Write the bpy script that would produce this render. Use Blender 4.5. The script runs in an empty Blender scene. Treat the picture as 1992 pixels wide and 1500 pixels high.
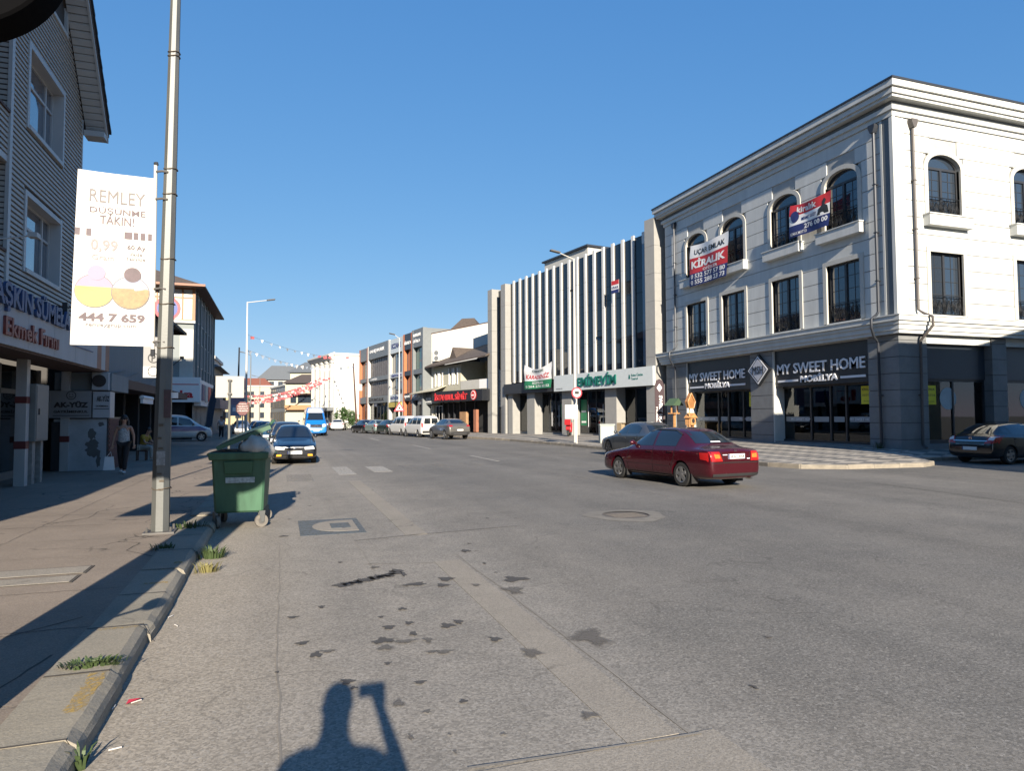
import bpy, bmesh, math, random
from mathutils import Vector, Matrix
from mathutils.bvhtree import BVHTree
R = math.radians
random.seed(7)
scn = bpy.context.scene
C = scn.collection

# ------------------------------------------------------------------ camera
SUN_AZ, SUN_EL = 7.0, 21.0          # light travels towards +Y, 7 degrees to the right
cam = bpy.data.cameras.new('camera'); camo = bpy.data.objects.new('camera', cam); C.objects.link(camo)
yaw, pitch, roll = R(19.0), R(2.6), R(-.24)
fw = Vector((math.sin(yaw)*math.cos(pitch), math.cos(yaw)*math.cos(pitch), math.sin(pitch)))
rt = Vector((math.cos(yaw), -math.sin(yaw), 0)); up = rt.cross(fw)
rt, up = rt*math.cos(roll)+up*math.sin(roll), up*math.cos(roll)-rt*math.sin(roll)
M = Matrix((rt, up, -fw)).transposed().to_4x4(); M.translation = (0, 0, 1.75)
camo.matrix_world = M
cam.sensor_fit = 'HORIZONTAL'; cam.sensor_width = 36.0; cam.lens = 36.0*1310/1992
cam.clip_start = .02; cam.clip_end = 3000
scn.camera = camo
# ------------------------------------------------------------------ world and sun
w = bpy.data.worlds.new('World'); scn.world = w; w.use_nodes = True
nt = w.node_tree; bg = nt.nodes['Background']
sky = nt.nodes.new('ShaderNodeTexSky'); sky.sky_type = 'NISHITA'; sky.sun_disc = False
sky.sun_elevation = R(SUN_EL); sky.sun_rotation = R(180+SUN_AZ)
sky.altitude = 0; sky.air_density = 1.0; sky.dust_density = 0; sky.ozone_density = 8
# one even tone curve over the whole dome, as the phone's camera applied it
sepn = nt.nodes.new('ShaderNodeSeparateColor'); comb = nt.nodes.new('ShaderNodeCombineColor'); nt.links.new(sky.outputs[0], sepn.inputs[0])
for i, (g_, k_) in enumerate(((.86, .632), (.563, .872), (.335, 1.528))):
    pw = nt.nodes.new('ShaderNodeMath'); pw.operation = 'POWER'; pw.inputs[1].default_value = g_; ml = nt.nodes.new('ShaderNodeMath'); ml.operation = 'MULTIPLY'; ml.inputs[1].default_value = k_
    nt.links.new(sepn.outputs[i], pw.inputs[0]); nt.links.new(pw.outputs[0], ml.inputs[0]); nt.links.new(ml.outputs[0], comb.inputs[i])
nt.links.new(comb.outputs[0], bg.inputs[0]); bg.inputs[1].default_value = .123
sl = bpy.data.lights.new('sun', 'SUN'); sl.energy = 5.0; sl.angle = R(.53); sl.color = (1, .885, .73)
so = bpy.data.objects.new('sun', sl); C.objects.link(so)
ld = Vector((math.sin(R(SUN_AZ))*math.cos(R(SUN_EL)), math.cos(R(SUN_AZ))*math.cos(R(SUN_EL)), -math.sin(R(SUN_EL))))
so.rotation_euler = ld.to_track_quat('-Z', 'Y').to_euler(); so.location = (-5, -40, 30)
vs = scn.view_settings; vs.view_transform = 'Standard'; vs.look = 'None'; vs.gamma = 1; vs.use_curve_mapping = False
vs.exposure = 1.2
scn.cycles.max_bounces = 6; scn.cycles.transparent_max_bounces = 12
scn.cycles.caustics_reflective = False; scn.cycles.caustics_refractive = False

# ------------------------------------------------------------------ materials
MATS = {}
def lin(c):
    return tuple(((v/255)/12.92 if v/255 <= .04045 else ((v/255+.055)/1.055)**2.4) for v in c)
def mat(name, col, rough=.6, metal=0, var=.12, scale=3.0, bump=0, bscale=40, coat=0, spec=.5, sub=None, streak=0):
    """principled material with a little procedural mottling (and optional rain streaks / bump)"""
    if name in MATS: return MATS[name]
    m = bpy.data.materials.new(name); m.use_nodes = True; n = m.node_tree; N = n.nodes; L = n.links
    p = N['Principled BSDF']; p.inputs['Roughness'].default_value = rough; p.inputs['Metallic'].default_value = metal
    p.inputs['Coat Weight'].default_value = coat; p.inputs['Coat Roughness'].default_value = .04
    p.inputs['Specular IOR Level'].default_value = spec
    if var or bump:
        g = N.new('ShaderNodeNewGeometry')
    if var:
        t = N.new('ShaderNodeTexNoise'); t.inputs['Scale'].default_value = scale; t.inputs['Detail'].default_value = 6; t.inputs['Roughness'].default_value = .65
        if streak:
            mp = N.new('ShaderNodeMapping'); mp.inputs['Scale'].default_value = (1, 1, streak); L.new(g.outputs['Position'], mp.inputs[0]); L.new(mp.outputs[0], t.inputs['Vector'])
        else: L.new(g.outputs['Position'], t.inputs['Vector'])
        r = N.new('ShaderNodeMapRange'); r.inputs[1].default_value = .3; r.inputs[2].default_value = .7
        r.inputs[3].default_value = 1-var; r.inputs[4].default_value = 1+var*.6
        L.new(t.outputs[0], r.inputs[0])
        x = N.new('ShaderNodeMix'); x.data_type = 'RGBA'; x.blend_type = 'MULTIPLY'; x.inputs[0].default_value = 1
        x.inputs[6].default_value = (*col, 1); L.new(r.outputs[0], x.inputs[7]); L.new(x.outputs[2], p.inputs['Base Color'])
        rr = N.new('ShaderNodeMapRange'); rr.inputs[3].default_value = max(.02, rough-.06); rr.inputs[4].default_value = min(1, rough+.08)
        L.new(t.outputs[0], rr.inputs[0]); L.new(rr.outputs[0], p.inputs['Roughness'])
    else:
        p.inputs['Base Color'].default_value = (*col, 1)
    if bump:
        t2 = N.new('ShaderNodeTexNoise'); t2.inputs['Scale'].default_value = bscale; t2.inputs['Detail'].default_value = 4
        L.new(g.outputs['Position'], t2.inputs['Vector'])
        b = N.new('ShaderNodeBump'); b.inputs['Strength'].default_value = bump; b.inputs['Distance'].default_value = .02
        L.new(t2.outputs[0], b.inputs['Height']); L.new(b.outputs[0], p.inputs['Normal'])
    MATS[name] = m; return m
def glass(name, tint=(.82, .88, .87), clear=.95):
    """window pane: fresnel mix of a mirror coat and tinted see-through"""
    if name in MATS: return MATS[name]
    m = bpy.data.materials.new(name); m.use_nodes = True; N = m.node_tree.nodes; L = m.node_tree.links
    N.remove(N['Principled BSDF']); o = N['Material Output']
    t = N.new('ShaderNodeBsdfTransparent'); t.inputs[0].default_value = (*[c*clear for c in tint], 1)
    gl = N.new('ShaderNodeBsdfGlossy'); gl.inputs['Roughness'].default_value = .015; gl.inputs[0].default_value = (.9, .93, .95, 1)
    f = N.new('ShaderNodeFresnel'); f.inputs[0].default_value = 1.7
    x = N.new('ShaderNodeMixShader'); L.new(f.outputs[0], x.inputs[0]); L.new(t.outputs[0], x.inputs[1]); L.new(gl.outputs[0], x.inputs[2])
    L.new(x.outputs[0], o.inputs[0]); MATS[name] = m; return m

# ------------------------------------------------------------------ mesh building
class MB:
    def __init__(s): s.v = []; s.f = []
    def add(s, vs, fs):
        b = len(s.v); s.v += [tuple(p) for p in vs]; s.f += [tuple(i+b for i in f) for f in fs]; return s
    def box(s, x0, x1, y0, y1, z0, z1):
        if x0 > x1: x0, x1 = x1, x0
        if y0 > y1: y0, y1 = y1, y0
        if z0 > z1: z0, z1 = z1, z0
        return s.add([(x0,y0,z0),(x1,y0,z0),(x1,y1,z0),(x0,y1,z0),(x0,y0,z1),(x1,y0,z1),(x1,y1,z1),(x0,y1,z1)],
                     [(0,3,2,1),(4,5,6,7),(0,1,5,4),(1,2,6,5),(2,3,7,6),(3,0,4,7)])
    def quad(s, *p): return s.add(p, [tuple(range(len(p)))])
    def prism(s, poly, a, b, axis='y'):
        """poly: 2D points; extruded from a to b along axis. y: poly=(x,z); x: poly=(y,z); z: poly=(x,y)"""
        n = len(poly)
        def P(q, t): return {'y': (q[0], t, q[1]), 'x': (t, q[0], q[1]), 'z': (q[0], q[1], t)}[axis]
        vs = [P(q, a) for q in poly]+[P(q, b) for q in poly]
        fs = [tuple(range(n)), tuple(range(2*n-1, n-1, -1))]+[(i, i+n, (i+1) % n+n, (i+1) % n) for i in range(n)]
        return s.add(vs, fs)
    def tube(s, pts, r, n=8, cap=True):
        pts = [Vector(p) for p in pts]; m = len(pts); rs = r if isinstance(r, (list, tuple)) else [r]*m
        vs = []; prev = None
        for i, p in enumerate(pts):
            d = (pts[min(i+1, m-1)]-pts[max(i-1, 0)]).normalized()
            a = prev if prev is not None and abs(prev.dot(d)) < .95 else (Vector((0, 0, 1)) if abs(d.z) < .9 else Vector((1, 0, 0)))
            u = d.cross(a).normalized(); v = d.cross(u).normalized(); prev = u.cross(d) if prev is None else prev
            for k in range(n):
                t = 2*math.pi*k/n; vs.append(p+(u*math.cos(t)+v*math.sin(t))*rs[i])
        fs = [(i*n+k, i*n+(k+1) % n, (i+1)*n+(k+1) % n, (i+1)*n+k) for i in range(m-1) for k in range(n)]
        if cap: fs += [tuple(range(n-1, -1, -1)), tuple((m-1)*n+k for k in range(n))]
        return s.add(vs, fs)
    def disc(s, c, r, axis='y', t=.01, n=24, sx=1, sz=1):
        poly = [(c[0 if axis != 'x' else 1]+r*sx*math.cos(2*math.pi*k/n), c[2 if axis != 'z' else 1]+r*sz*math.sin(2*math.pi*k/n)) for k in range(n)]
        a = {'y': c[1], 'x': c[0], 'z': c[2]}[axis]
        return s.prism(poly, a, a+t, axis)
    def ball(s, c, r, n=10, m=7, jit=0):
        sx, sy, sz = (r if isinstance(r, (tuple, list)) else (r, r, r)); vs = []; fs = []
        for i in range(m+1):
            ph = math.pi*i/m
            for k in range(n):
                th = 2*math.pi*k/n; j = 1+random.uniform(-jit, jit)
                vs.append((c[0]+sx*j*math.sin(ph)*math.cos(th), c[1]+sy*j*math.sin(ph)*math.sin(th), c[2]+sz*j*math.cos(ph)))
        for i in range(m):
            for k in range(n): fs.append((i*n+k, (i+1)*n+k, (i+1)*n+(k+1) % n, i*n+(k+1) % n))
        return s.add(vs, fs)
    def data(s, name, smooth=False, bevel=0):
        me = bpy.data.meshes.new(name); me.from_pydata(s.v, [], s.f); me.validate(); me.update()
        bm = bmesh.new(); bm.from_mesh(me)
        if smooth: bmesh.ops.remove_doubles(bm, verts=bm.verts, dist=1e-5)
        bmesh.ops.recalc_face_normals(bm, faces=bm.faces)
        if bevel:
            bmesh.ops.bevel(bm, geom=list(bm.edges), offset=bevel, segments=1, affect='EDGES', profile=.5)
        if smooth:
            for f in bm.faces: f.smooth = True
            for e in bm.edges:
                if len(e.link_faces) == 2 and e.calc_face_angle(0) > R(38): e.smooth = False
        bm.to_mesh(me); bm.free(); return me
    def build(s, name, m, parent=None, smooth=False, bevel=0, kind=None, label=None):
        return obj(name, s.data(name, smooth, bevel), m, parent, kind, label)
def obj(name, me, m, parent=None, kind=None, label=None):
    if m and not me.materials: me.materials.append(m)
    o = bpy.data.objects.new(name, me); C.objects.link(o); o.parent = parent
    if kind: o['kind'] = kind
    if label: o['label'] = label
    return o
def tag(o, label, cat, group=None):
    o['label'] = label; o['category'] = cat
    if group: o['group'] = group
    return o
def thing(name, label, cat, loc=(0, 0, 0), rotz=0, group=None):
    o = bpy.data.objects.new(name, None); C.objects.link(o); o.location = loc; o.rotation_euler = (0, 0, rotz)
    o.empty_display_size = .2
    return tag(o, label, cat, group)
def frame(name, label, cat, A, B, z=0, group=None):
    """Empty at A whose local x runs along A->B, local y points out of the facade (90 deg CCW), z up"""
    return thing(name, label, cat, (A[0], A[1], z), math.atan2(B[1]-A[1], B[0]-A[0]), group)
def dup(root, loc=None, rotz=None, label=None, group=None):
    r = root.copy(); C.objects.link(r)
    if loc is not None: r.location = loc
    if rotz is not None: r.rotation_euler = (0, 0, rotz)
    if label: r['label'] = label
    if group: r['group'] = group
    def rec(a, b):
        for ch in list(a.children):
            if ch.name in seen: continue
            c = ch.copy(); C.objects.link(c); c.parent = b; rec(ch, c)
    seen = set(); rec(root, r); return r
def copyto(o, parent, loc=None, rot=None):
    c = o.copy(); C.objects.link(c); c.parent = parent
    if loc is not None: c.location = loc
    if rot is not None: c.rotation_euler = rot
    return c
def struct(name, mb, m, **k): return mb.build(name, m, None, kind='structure', **k)
def text(s, m, parent, u, v, z, w=None, h=None, name='lettering', ext=.01, bold=0, face=1, align='l', rot=0, shear=0, vertical=None):
    """lettering in a facade frame: reads for a viewer at +y (face=1) or for one at -y (face=-1).
    (u,z) is its lower left corner as read; w,h the size of the whole line"""
    cu = bpy.data.curves.new('t', 'FONT'); cu.body = s; cu.extrude = .5; cu.offset = bold; cu.resolution_u = 2; cu.shear = shear
    o = bpy.data.objects.new('t', cu); C.objects.link(o)
    me = bpy.data.meshes.new_from_object(o.evaluated_get(bpy.context.evaluated_depsgraph_get()))
    bpy.data.objects.remove(o); bpy.data.curves.remove(cu)
    xs = [q.co.x for q in me.vertices]; ys = [q.co.y for q in me.vertices]
    x0, x1, y0, y1 = min(xs), max(xs), min(ys), max(ys)
    sx = w/(x1-x0) if w else None; sy = h/(y1-y0) if h else sx
    if sx is None: sx = sy
    for q in me.vertices:
        a = (q.co.x-x0)*sx; b = (q.co.y-y0)*sy; c = (q.co.z+.5)*ext
        if align == 'c': a -= (x1-x0)*sx/2
        if rot: a, b = a*math.cos(rot)-b*math.sin(rot), a*math.sin(rot)+b*math.cos(rot)
        q.co = (u-a, v+c, z+b) if face == 1 else (u+a, v-c, z+b)
    me.name = name
    me.materials.clear()
    return obj(name, me, m, parent)
def cells(u0, u1, z0, z1, holes):
    """rectangles covering [u0,u1]x[z0,z1] minus rectangular holes (u0,u1,z0,z1)"""
    zs = sorted({z0, z1, *[min(max(h[k], z0), z1) for h in holes for k in (2, 3)]}); out = []
    for a, b in zip(zs, zs[1:]):
        if b-a < 1e-6: continue
        cur = u0
        for h in sorted(h for h in holes if h[2] < b-1e-6 and h[3] > a+1e-6):
            if h[0] > cur+1e-6: out.append((cur, min(h[0], u1), a, b))
            cur = max(cur, h[1])
        if cur < u1-1e-6: out.append((cur, u1, a, b))
    return out
def shell(mb, u0, u1, z0, z1, holes, v=0, depth=.25):
    """wall front with openings and their reveals"""
    for a, b, c, d in cells(u0, u1, z0, z1, holes): mb.quad((a, v, c), (b, v, c), (b, v, d), (a, v, d))
    for a, b, c, d in holes:
        for p, q in (((a, c), (b, c)), ((b, c), (b, d)), ((b, d), (a, d)), ((a, d), (a, c))):
            mb.quad((p[0], v, p[1]), (q[0], v, q[1]), (q[0], v-depth, q[1]), (p[0], v-depth, p[1]))
    return mb
def shellbox(mb, u0, u1, z0, z1, D, v=0):
    """ends, back and top of a building whose front is at v"""
    mb.quad((u0, v, z0), (u0, v-D, z0), (u0, v-D, z1), (u0, v, z1)); mb.quad((u1, v, z0), (u1, v-D, z0), (u1, v-D, z1), (u1, v, z1))
    mb.quad((u0, v-D, z0), (u1, v-D, z0), (u1, v-D, z1), (u0, v-D, z1)); mb.quad((u0, v, z1), (u1, v, z1), (u1, v-D, z1), (u0, v-D, z1)); return mb
def window(parent, a, b, c, d, v, mf, mg, fr=.06, cols=2, rows=1, depth=.06, bar=.04, name='window'):
    """frame with panes; every pane its own sub-part"""
    f = MB(); f.box(a, a+fr, v, v+depth, c, d); f.box(b-fr, b, v, v+depth, c, d); f.box(a+fr, b-fr, v, v+depth, c, c+fr); f.box(a+fr, b-fr, v, v+depth, d-fr, d)
    us = [a+fr+(b-a-2*fr)*k/cols for k in range(cols+1)]; zs = [c+fr+(d-c-2*fr)*k/rows for k in range(rows+1)]
    for k in us[1:-1]: f.box(k-bar/2, k+bar/2, v, v+depth*.9, c+fr, d-fr)
    for k in zs[1:-1]: f.box(a+fr, b-fr, v+.004, v+depth*.8, k-bar/2, k+bar/2)
    o = f.build(name, mf, parent)
    for x0, x1 in zip(us, us[1:]):
        for y0, y1 in zip(zs, zs[1:]):
            MB().box(x0, x1, v+.012, v+.02, y0, y1).build('pane', mg, o)
    return o

# ================================================================== the ground
def node_mat(name):
    m = bpy.data.materials.new(name); m.use_nodes = True; MATS[name] = m
    return m, m.node_tree.nodes, m.node_tree.links, m.node_tree.nodes['Principled BSDF']
def ground_mat(name, cA, cB, edge=None, speck=.5, patch=.35, bump=.35, crack=0.0, fine=85, tracks=0, dust=None):
    """asphalt / worn pavement: two tones blended by big noise (and by dust towards X=edge), stone chips, fine relief, cracks"""
    m, N, L, p = node_mat(name); g = N.new('ShaderNodeNewGeometry'); P = g.outputs['Position']
    def noise(sc, det=5, rough=.6, vec=P):
        t = N.new('ShaderNodeTexNoise'); t.inputs['Scale'].default_value = sc; t.inputs['Detail'].default_value = det; t.inputs['Roughness'].default_value = rough
        L.new(vec, t.inputs['Vector']); return t.outputs[0]
    def rng(s, a, b, c=0, d=1):
        r = N.new('ShaderNodeMapRange'); r.inputs[1].default_value = a; r.inputs[2].default_value = b; r.inputs[3].default_value = c; r.inputs[4].default_value = d
        L.new(s, r.inputs[0]); return r.outputs[0]
    def math_(op, a, b):
        r = N.new('ShaderNodeMath'); r.operation = op; r.use_clamp = False
        for i, q in enumerate((a, b)):
            if isinstance(q, (int, float)): r.inputs[i].default_value = q
            else: L.new(q, r.inputs[i])
        return r.outputs[0]
    def mix(f, a, b, bt='MIX'):
        x = N.new('ShaderNodeMix'); x.data_type = 'RGBA'; x.blend_type = bt
        for i, q in ((0, f), (6, a), (7, b)):
            if isinstance(q, (int, float)): x.inputs[i].default_value = q
            elif isinstance(q, tuple): x.inputs[i].default_value = (*q, 1)
            else: L.new(q, x.inputs[i])
        return x.outputs[2]
    big = noise(.35, 6, .6); med = noise(2.2, 6, .65)
    f = rng(math_('ADD', math_('MULTIPLY', big, .7), math_('MULTIPLY', med, .3)), .38, .62)
    if edge:
        s = N.new('ShaderNodeSeparateXYZ'); L.new(P, s.inputs[0])
        e = rng(s.outputs[0], edge[0], edge[1], 0, 1)
        f = math_('ADD', math_('MULTIPLY', f, patch), math_('MULTIPLY', e, math_('ADD', .45, math_('MULTIPLY', med, .6))))
    c = mix(f, cA, cB)
    if dust:   # drifted dust along the kerb
        sd = N.new('ShaderNodeSeparateXYZ'); L.new(P, sd.inputs[0]); wob = math_('ADD', sd.outputs[0], math_('MULTIPLY', math_('SUBTRACT', noise(1.1, 5, .7), .5), 1.3))
        c = mix(rng(wob, -.95, dust, .9, 0), c, (.285, .25, .2))
    if tracks:   # darker, smoother wheel tracks running with the traffic
        mp = N.new('ShaderNodeMapping'); mp.inputs['Scale'].default_value = (.75, .025, 1); L.new(P, mp.inputs[0])
        tr = rng(noise(1, 3, .5, mp.outputs[0]), .35, .65, 1-tracks, 1+tracks*.6); c = mix(1, c, tr, 'MULTIPLY')
    v = N.new('ShaderNodeTexVoronoi'); v.inputs['Scale'].default_value = fine; L.new(P, v.inputs['Vector'])
    sp = N.new('ShaderNodeSeparateColor'); L.new(v.outputs['Color'], sp.inputs[0])
    ch = rng(sp.outputs[0], .0, 1.0, 1-speck*.55, 1+speck*.5); c = mix(1, c, ch, 'MULTIPLY')
    hi = rng(sp.outputs[1], .90, .97, 0, speck*.75); c = mix(hi, c, (.34, .325, .3))
    if crack:
        mp = N.new('ShaderNodeMapping'); L.new(P, mp.inputs[0]); 
        dn = N.new('ShaderNodeVectorMath'); dn.operation = 'ADD'; L.new(P, dn.inputs[0])
        nn = N.new('ShaderNodeTexNoise'); nn.inputs['Scale'].default_value = 1.5; nn.inputs['Detail'].default_value = 5; L.new(P, nn.inputs['Vector']); L.new(nn.outputs['Color'], dn.inputs[1])
        vc = N.new('ShaderNodeTexVoronoi'); vc.feature = 'DISTANCE_TO_EDGE'; vc.inputs['Scale'].default_value = .55; L.new(dn.outputs[0], vc.inputs['Vector'])
        k = math_('MULTIPLY', rng(vc.outputs['Distance'], 0, .012, 1, 0), rng(noise(.8, 3), .45, .6, 0, crack)); c = mix(k, c, (.03, .028, .025))
    L.new(c, p.inputs['Base Color'])
    p.inputs['Roughness'].default_value = .88; p.inputs['Specular IOR Level'].default_value = .3
    b = N.new('ShaderNodeBump'); b.inputs['Strength'].default_value = bump; b.inputs['Distance'].default_value = .012
    hgt = math_('ADD', math_('MULTIPLY', sp.outputs[2], .6), math_('MULTIPLY', noise(30, 4), .7)); L.new(hgt, b.inputs['Height']); L.new(b.outputs[0], p.inputs['Normal'])
    return m
m_road = ground_mat('asphalt', (.122, .118, .110), (.285, .262, .228), (4.6, -.4), speck=.5, patch=.3, crack=.35, tracks=.14, fine=70, dust=.55)
m_pave = ground_mat('worn_pavement', (.185, .154, .125), (.25, .208, .168), None, speck=.3, crack=.9, bump=.3, fine=120)
m_soil = ground_mat('bare_ground', (.12, .115, .1), (.2, .18, .15), None, speck=.3, bump=.3)
m_conc = ground_mat('concrete', (.22, .2, .17), (.27, .245, .208), None, speck=.35, bump=.3, crack=.4, fine=110)
m_kerb = ground_mat('kerb_concrete', (.215, .197, .16), (.29, .262, .21), None, speck=.25, bump=.4, crack=.3, fine=120)
m_gutter = ground_mat('gutter_dust', (.2, .165, .125), (.27, .225, .17), None, speck=.4, bump=.5, fine=150)

struct('ground', MB().quad((-900, -300, -.06), (900, -300, -.06), (900, 1500, -.06), (-900, 1500, -.06)), m_soil)
road = struct('road', MB().quad((-1.25, -60, 0), (60, -60, 0), (60, 60, 0), (-1.25, 60, 0)).quad((-1.25, 60, 0), (60, 60, 0), (25, 260, 0), (-60, 260, 0)), m_road)
# seams, patches and markings on the road: thin sheets stacked 4 mm apart
m_seam = mat('road_seam', (.055, .05, .045), .95, var=.3)
def strip(pts, wd, z, mt, nm, jit=.012):
    """thin wandering band along a polyline on the road"""
    q = []; rows = []
    for (x0, y0), (x1, y1) in zip(pts, pts[1:]):
        n = max(2, int(math.hypot(x1-x0, y1-y0)/.35))
        for k in range(n): q.append((x0+(x1-x0)*k/n, y0+(y1-y0)*k/n))
    q.append(pts[-1]); b = MB()
    for i, (x, y) in enumerate(q):
        a = q[min(i+1, len(q)-1)]; c = q[max(i-1, 0)]; d = Vector((a[0]-c[0], a[1]-c[1])).normalized(); nx, ny = -d.y, d.x
        x += nx*random.uniform(-jit, jit); y += ny*random.uniform(-jit, jit); h = wd*random.uniform(.35, .6)
        rows.append(((x-nx*h, y-ny*h, z), (x+nx*h, y+ny*h, z)))
    for (a, c), (d, e) in zip(rows, rows[1:]): b.quad(a, d, e, c)
    return b.build(nm, mt, road)
strip([(18.15, 16.4), (18.1, 12), (17.9, -6)], .035, .004, m_seam, 'seam')
strip([(14.3, 13.2), (13.75, 9.2), (13.2, 0)], .025, .004, m_seam, 'seam')
strip([(0.02, 9.8), (.0, 5.6), (.05, 2)], .012, .004, mat('seam_faint', (.2, .182, .156), .9, var=.3), 'seam')
m_seaml = mat('seam_pale', (.2, .185, .162), .9, var=.2)
strip([(1.0, 9.78), (1.84, 9.94), (3.6, 10.2)], .03, .0085, m_seaml, 'seam')
strip([(1.02, 9.7), (1.04, 7.8)], .02, .004, m_seaml, 'seam'); strip([(.95, 8.2), (1.75, 8.0)], .02, .004, m_seaml, 'seam')
strip([(2.14, 8.4), (2.16, 2.6)], .022, .004, m_seaml, 'seam'); strip([(.9, 3.3), (2.2, 3.24)], .018, .012, m_seaml, 'seam')
conc = MB().box(1.77, 2.09, 9.97, 18.8, -.02, .004); conc.build('concrete_strip', m_conc, None, kind='structure')
MB().box(1.77, 2.09, 3.28, 8.05, -.02, .004).build('concrete_strip', m_conc, None, kind='structure')
MB().box(.9, 2.3, 1.0, 3.26, -.02, .006).build('concrete_slab', m_conc, None, kind='structure')
# water and oil stains: irregular flat blots whose rims thin out
def stain_mat(name, col, rough, soft):
    m, N, L, p = node_mat(name); p.inputs['Base Color'].default_value = (*col, 1); p.inputs['Roughness'].default_value = rough; p.inputs['Specular IOR Level'].default_value = .3
    at = N.new('ShaderNodeAttribute'); at.attribute_name = 'fade'; g = N.new('ShaderNodeNewGeometry'); t = N.new('ShaderNodeTexNoise'); t.inputs['Scale'].default_value = 34; t.inputs['Detail'].default_value = 5; L.new(g.outputs['Position'], t.inputs['Vector'])
    a1 = N.new('ShaderNodeMath'); a1.operation = 'ADD'; L.new(at.outputs['Fac'], a1.inputs[0]); L.new(t.outputs[0], a1.inputs[1]); r = N.new('ShaderNodeMapRange'); r.inputs[1].default_value = .62; r.inputs[2].default_value = .62+soft; r.inputs[4].default_value = .92; L.new(a1.outputs[0], r.inputs[0])
    tr = N.new('ShaderNodeBsdfTransparent'); x = N.new('ShaderNodeMixShader'); L.new(r.outputs[0], x.inputs[0]); L.new(tr.outputs[0], x.inputs[1]); L.new(p.outputs[0], x.inputs[2]); L.new(x.outputs[0], N['Material Output'].inputs[0]); return m
m_wet = stain_mat('wet_stain', (.072, .068, .065), .8, .4); m_oil = stain_mat('oil_stain', (.115, .107, .098), .88, .9)
def blot(x, y, a, b, k, name='stain'):
    n = 20; ph = random.uniform(0, 9); z = .009 if .88 < x < 2.32 else .0065; rs = (0, .45, .8, 1.15); vs = [(x, y, z)]; fd = [1.0]
    R_ = [1+.22*math.sin(3*2*math.pi*i/n+ph)+.16*math.sin(5*2*math.pi*i/n+ph*2)+random.uniform(-.12, .12) for i in range(n)]
    for j, f in ((1, 1.0), (2, .5), (3, 0.0)):
        for i in range(n): t = 2*math.pi*i/n; vs.append((x+a*.5*rs[j]*R_[i]*math.cos(t), y+b*.5*rs[j]*R_[i]*math.sin(t), z)); fd.append(f)
    fs = [(0, 1+i, 1+(i+1) % n) for i in range(n)]+[(1+(j-1)*n+i, 1+j*n+i, 1+j*n+(i+1) % n, 1+(j-1)*n+(i+1) % n) for j in (1, 2) for i in range(n)]
    me = bpy.data.meshes.new(name); me.from_pydata(vs, [], fs); at = me.attributes.new('fade', 'FLOAT', 'POINT'); at.data.foreach_set('value', fd)
    obj(name, me, m_oil if k else m_wet, road)
for s in [(1.26,7.71,.15,.15,0),(1.35,7.03,.23,.13,0),(1.7,7.14,.16,.18,0),(1.61,6.89,.13,.13,0),(2.29,8.53,.12,.16,0),(1.06,7.97,.12,.14,1),(1.31,7.53,.05,.24,0),(2.4,6.89,.26,.22,0),(2.23,6.45,.2,.32,1),(2.33,4.89,.29,.42,1),(.38,6.5,.06,.09,0),(.85,6,.05,.06,0),(1.07,6.18,.08,.08,0),(1.05,5.74,.07,.09,0),(.87,5.69,.1,.11,0),(.78,5.37,.16,.14,0),(.77,5.2,.13,.12,1),(1.03,5.45,.06,.1,0),(1.11,5.26,.07,.15,1),(.94,5.29,.2,.09,1),(1.34,5.56,.12,.13,0),(1.45,5.63,.07,.12,0),(1.61,5.1,.09,.11,0),(.27,5.22,.09,.13,0),(.36,5.27,.11,.07,1),(1.08,4.99,.09,.07,1),(1.17,4.96,.15,.09,1),(.74,4.87,.05,.06,0),(1.08,4.07,.06,.05,0),(.84,4.01,.06,.05,1),(.9,3.68,.02,.04,1),(.88,3.49,.02,.05,1),(.07,10.5,.15,.1,0),(1.93,6.78,.09,.12,1),(1.77,4.72,.16,.21,1),(1.72,3.64,.12,.09,1),(1.18,3.59,.04,.04,1),(.7,4.18,.09,.11,1),(.44,4.63,.09,.09,0),(.47,4.51,.05,.05,0),(0,4.96,.03,.04,0)]:
    blot(*s)
for i in range(9): blot(.62+.075*i, 7.27+.04*i+random.uniform(-.03, .03), .16, .17, 0)
for i in range(22):
    x = random.uniform(.1, 4.0); y = random.uniform(3.5, 18); blot(x, y, random.uniform(.03, .1), random.uniform(.03, .1), random.random() < .6)
# painted markings, worn
def worn(name, col, keep, sc=22):
    m, N, L, p = node_mat(name); p.inputs['Base Color'].default_value = (*col, 1); p.inputs['Roughness'].default_value = .85; g = N.new('ShaderNodeNewGeometry'); t = N.new('ShaderNodeTexNoise'); t.inputs['Scale'].default_value = sc; t.inputs['Detail'].default_value = 8; t.inputs['Roughness'].default_value = .75; L.new(g.outputs['Position'], t.inputs['Vector'])
    r = N.new('ShaderNodeMapRange'); r.inputs[1].default_value = keep-.12; r.inputs[2].default_value = keep+.06; r.inputs[3].default_value = .95; r.inputs[4].default_value = 0; L.new(t.outputs[0], r.inputs[0])
    tr = N.new('ShaderNodeBsdfTransparent'); x = N.new('ShaderNodeMixShader'); L.new(r.outputs[0], x.inputs[0]); L.new(tr.outputs[0], x.inputs[1]); L.new(p.outputs[0], x.inputs[2]); L.new(x.outputs[0], N['Material Output'].inputs[0]); return m
m_paint = worn('worn_white_paint', (.34, .325, .295), .6); m_pblue = worn('worn_blue_paint', (.095, .11, .12), .62, 14)
m_paintf = worn('faded_white_paint', (.26, .245, .22), .48)
MB().box(.30, 1.26, 10.42, 11.95, -.02, .004).build('parking_bay_patch', m_pblue, road)
d = []
for i in range(13):
    t = -math.pi/2+math.pi*i/12; d.append((.92-.42*math.cos(t), 11.2+.55*math.sin(t)))
d = [(1.17, 10.65)]+d+[(1.17, 11.75)]
MB().prism(d, -.01, .008, 'z').build('painted_letter', m_conc, road)
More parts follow.
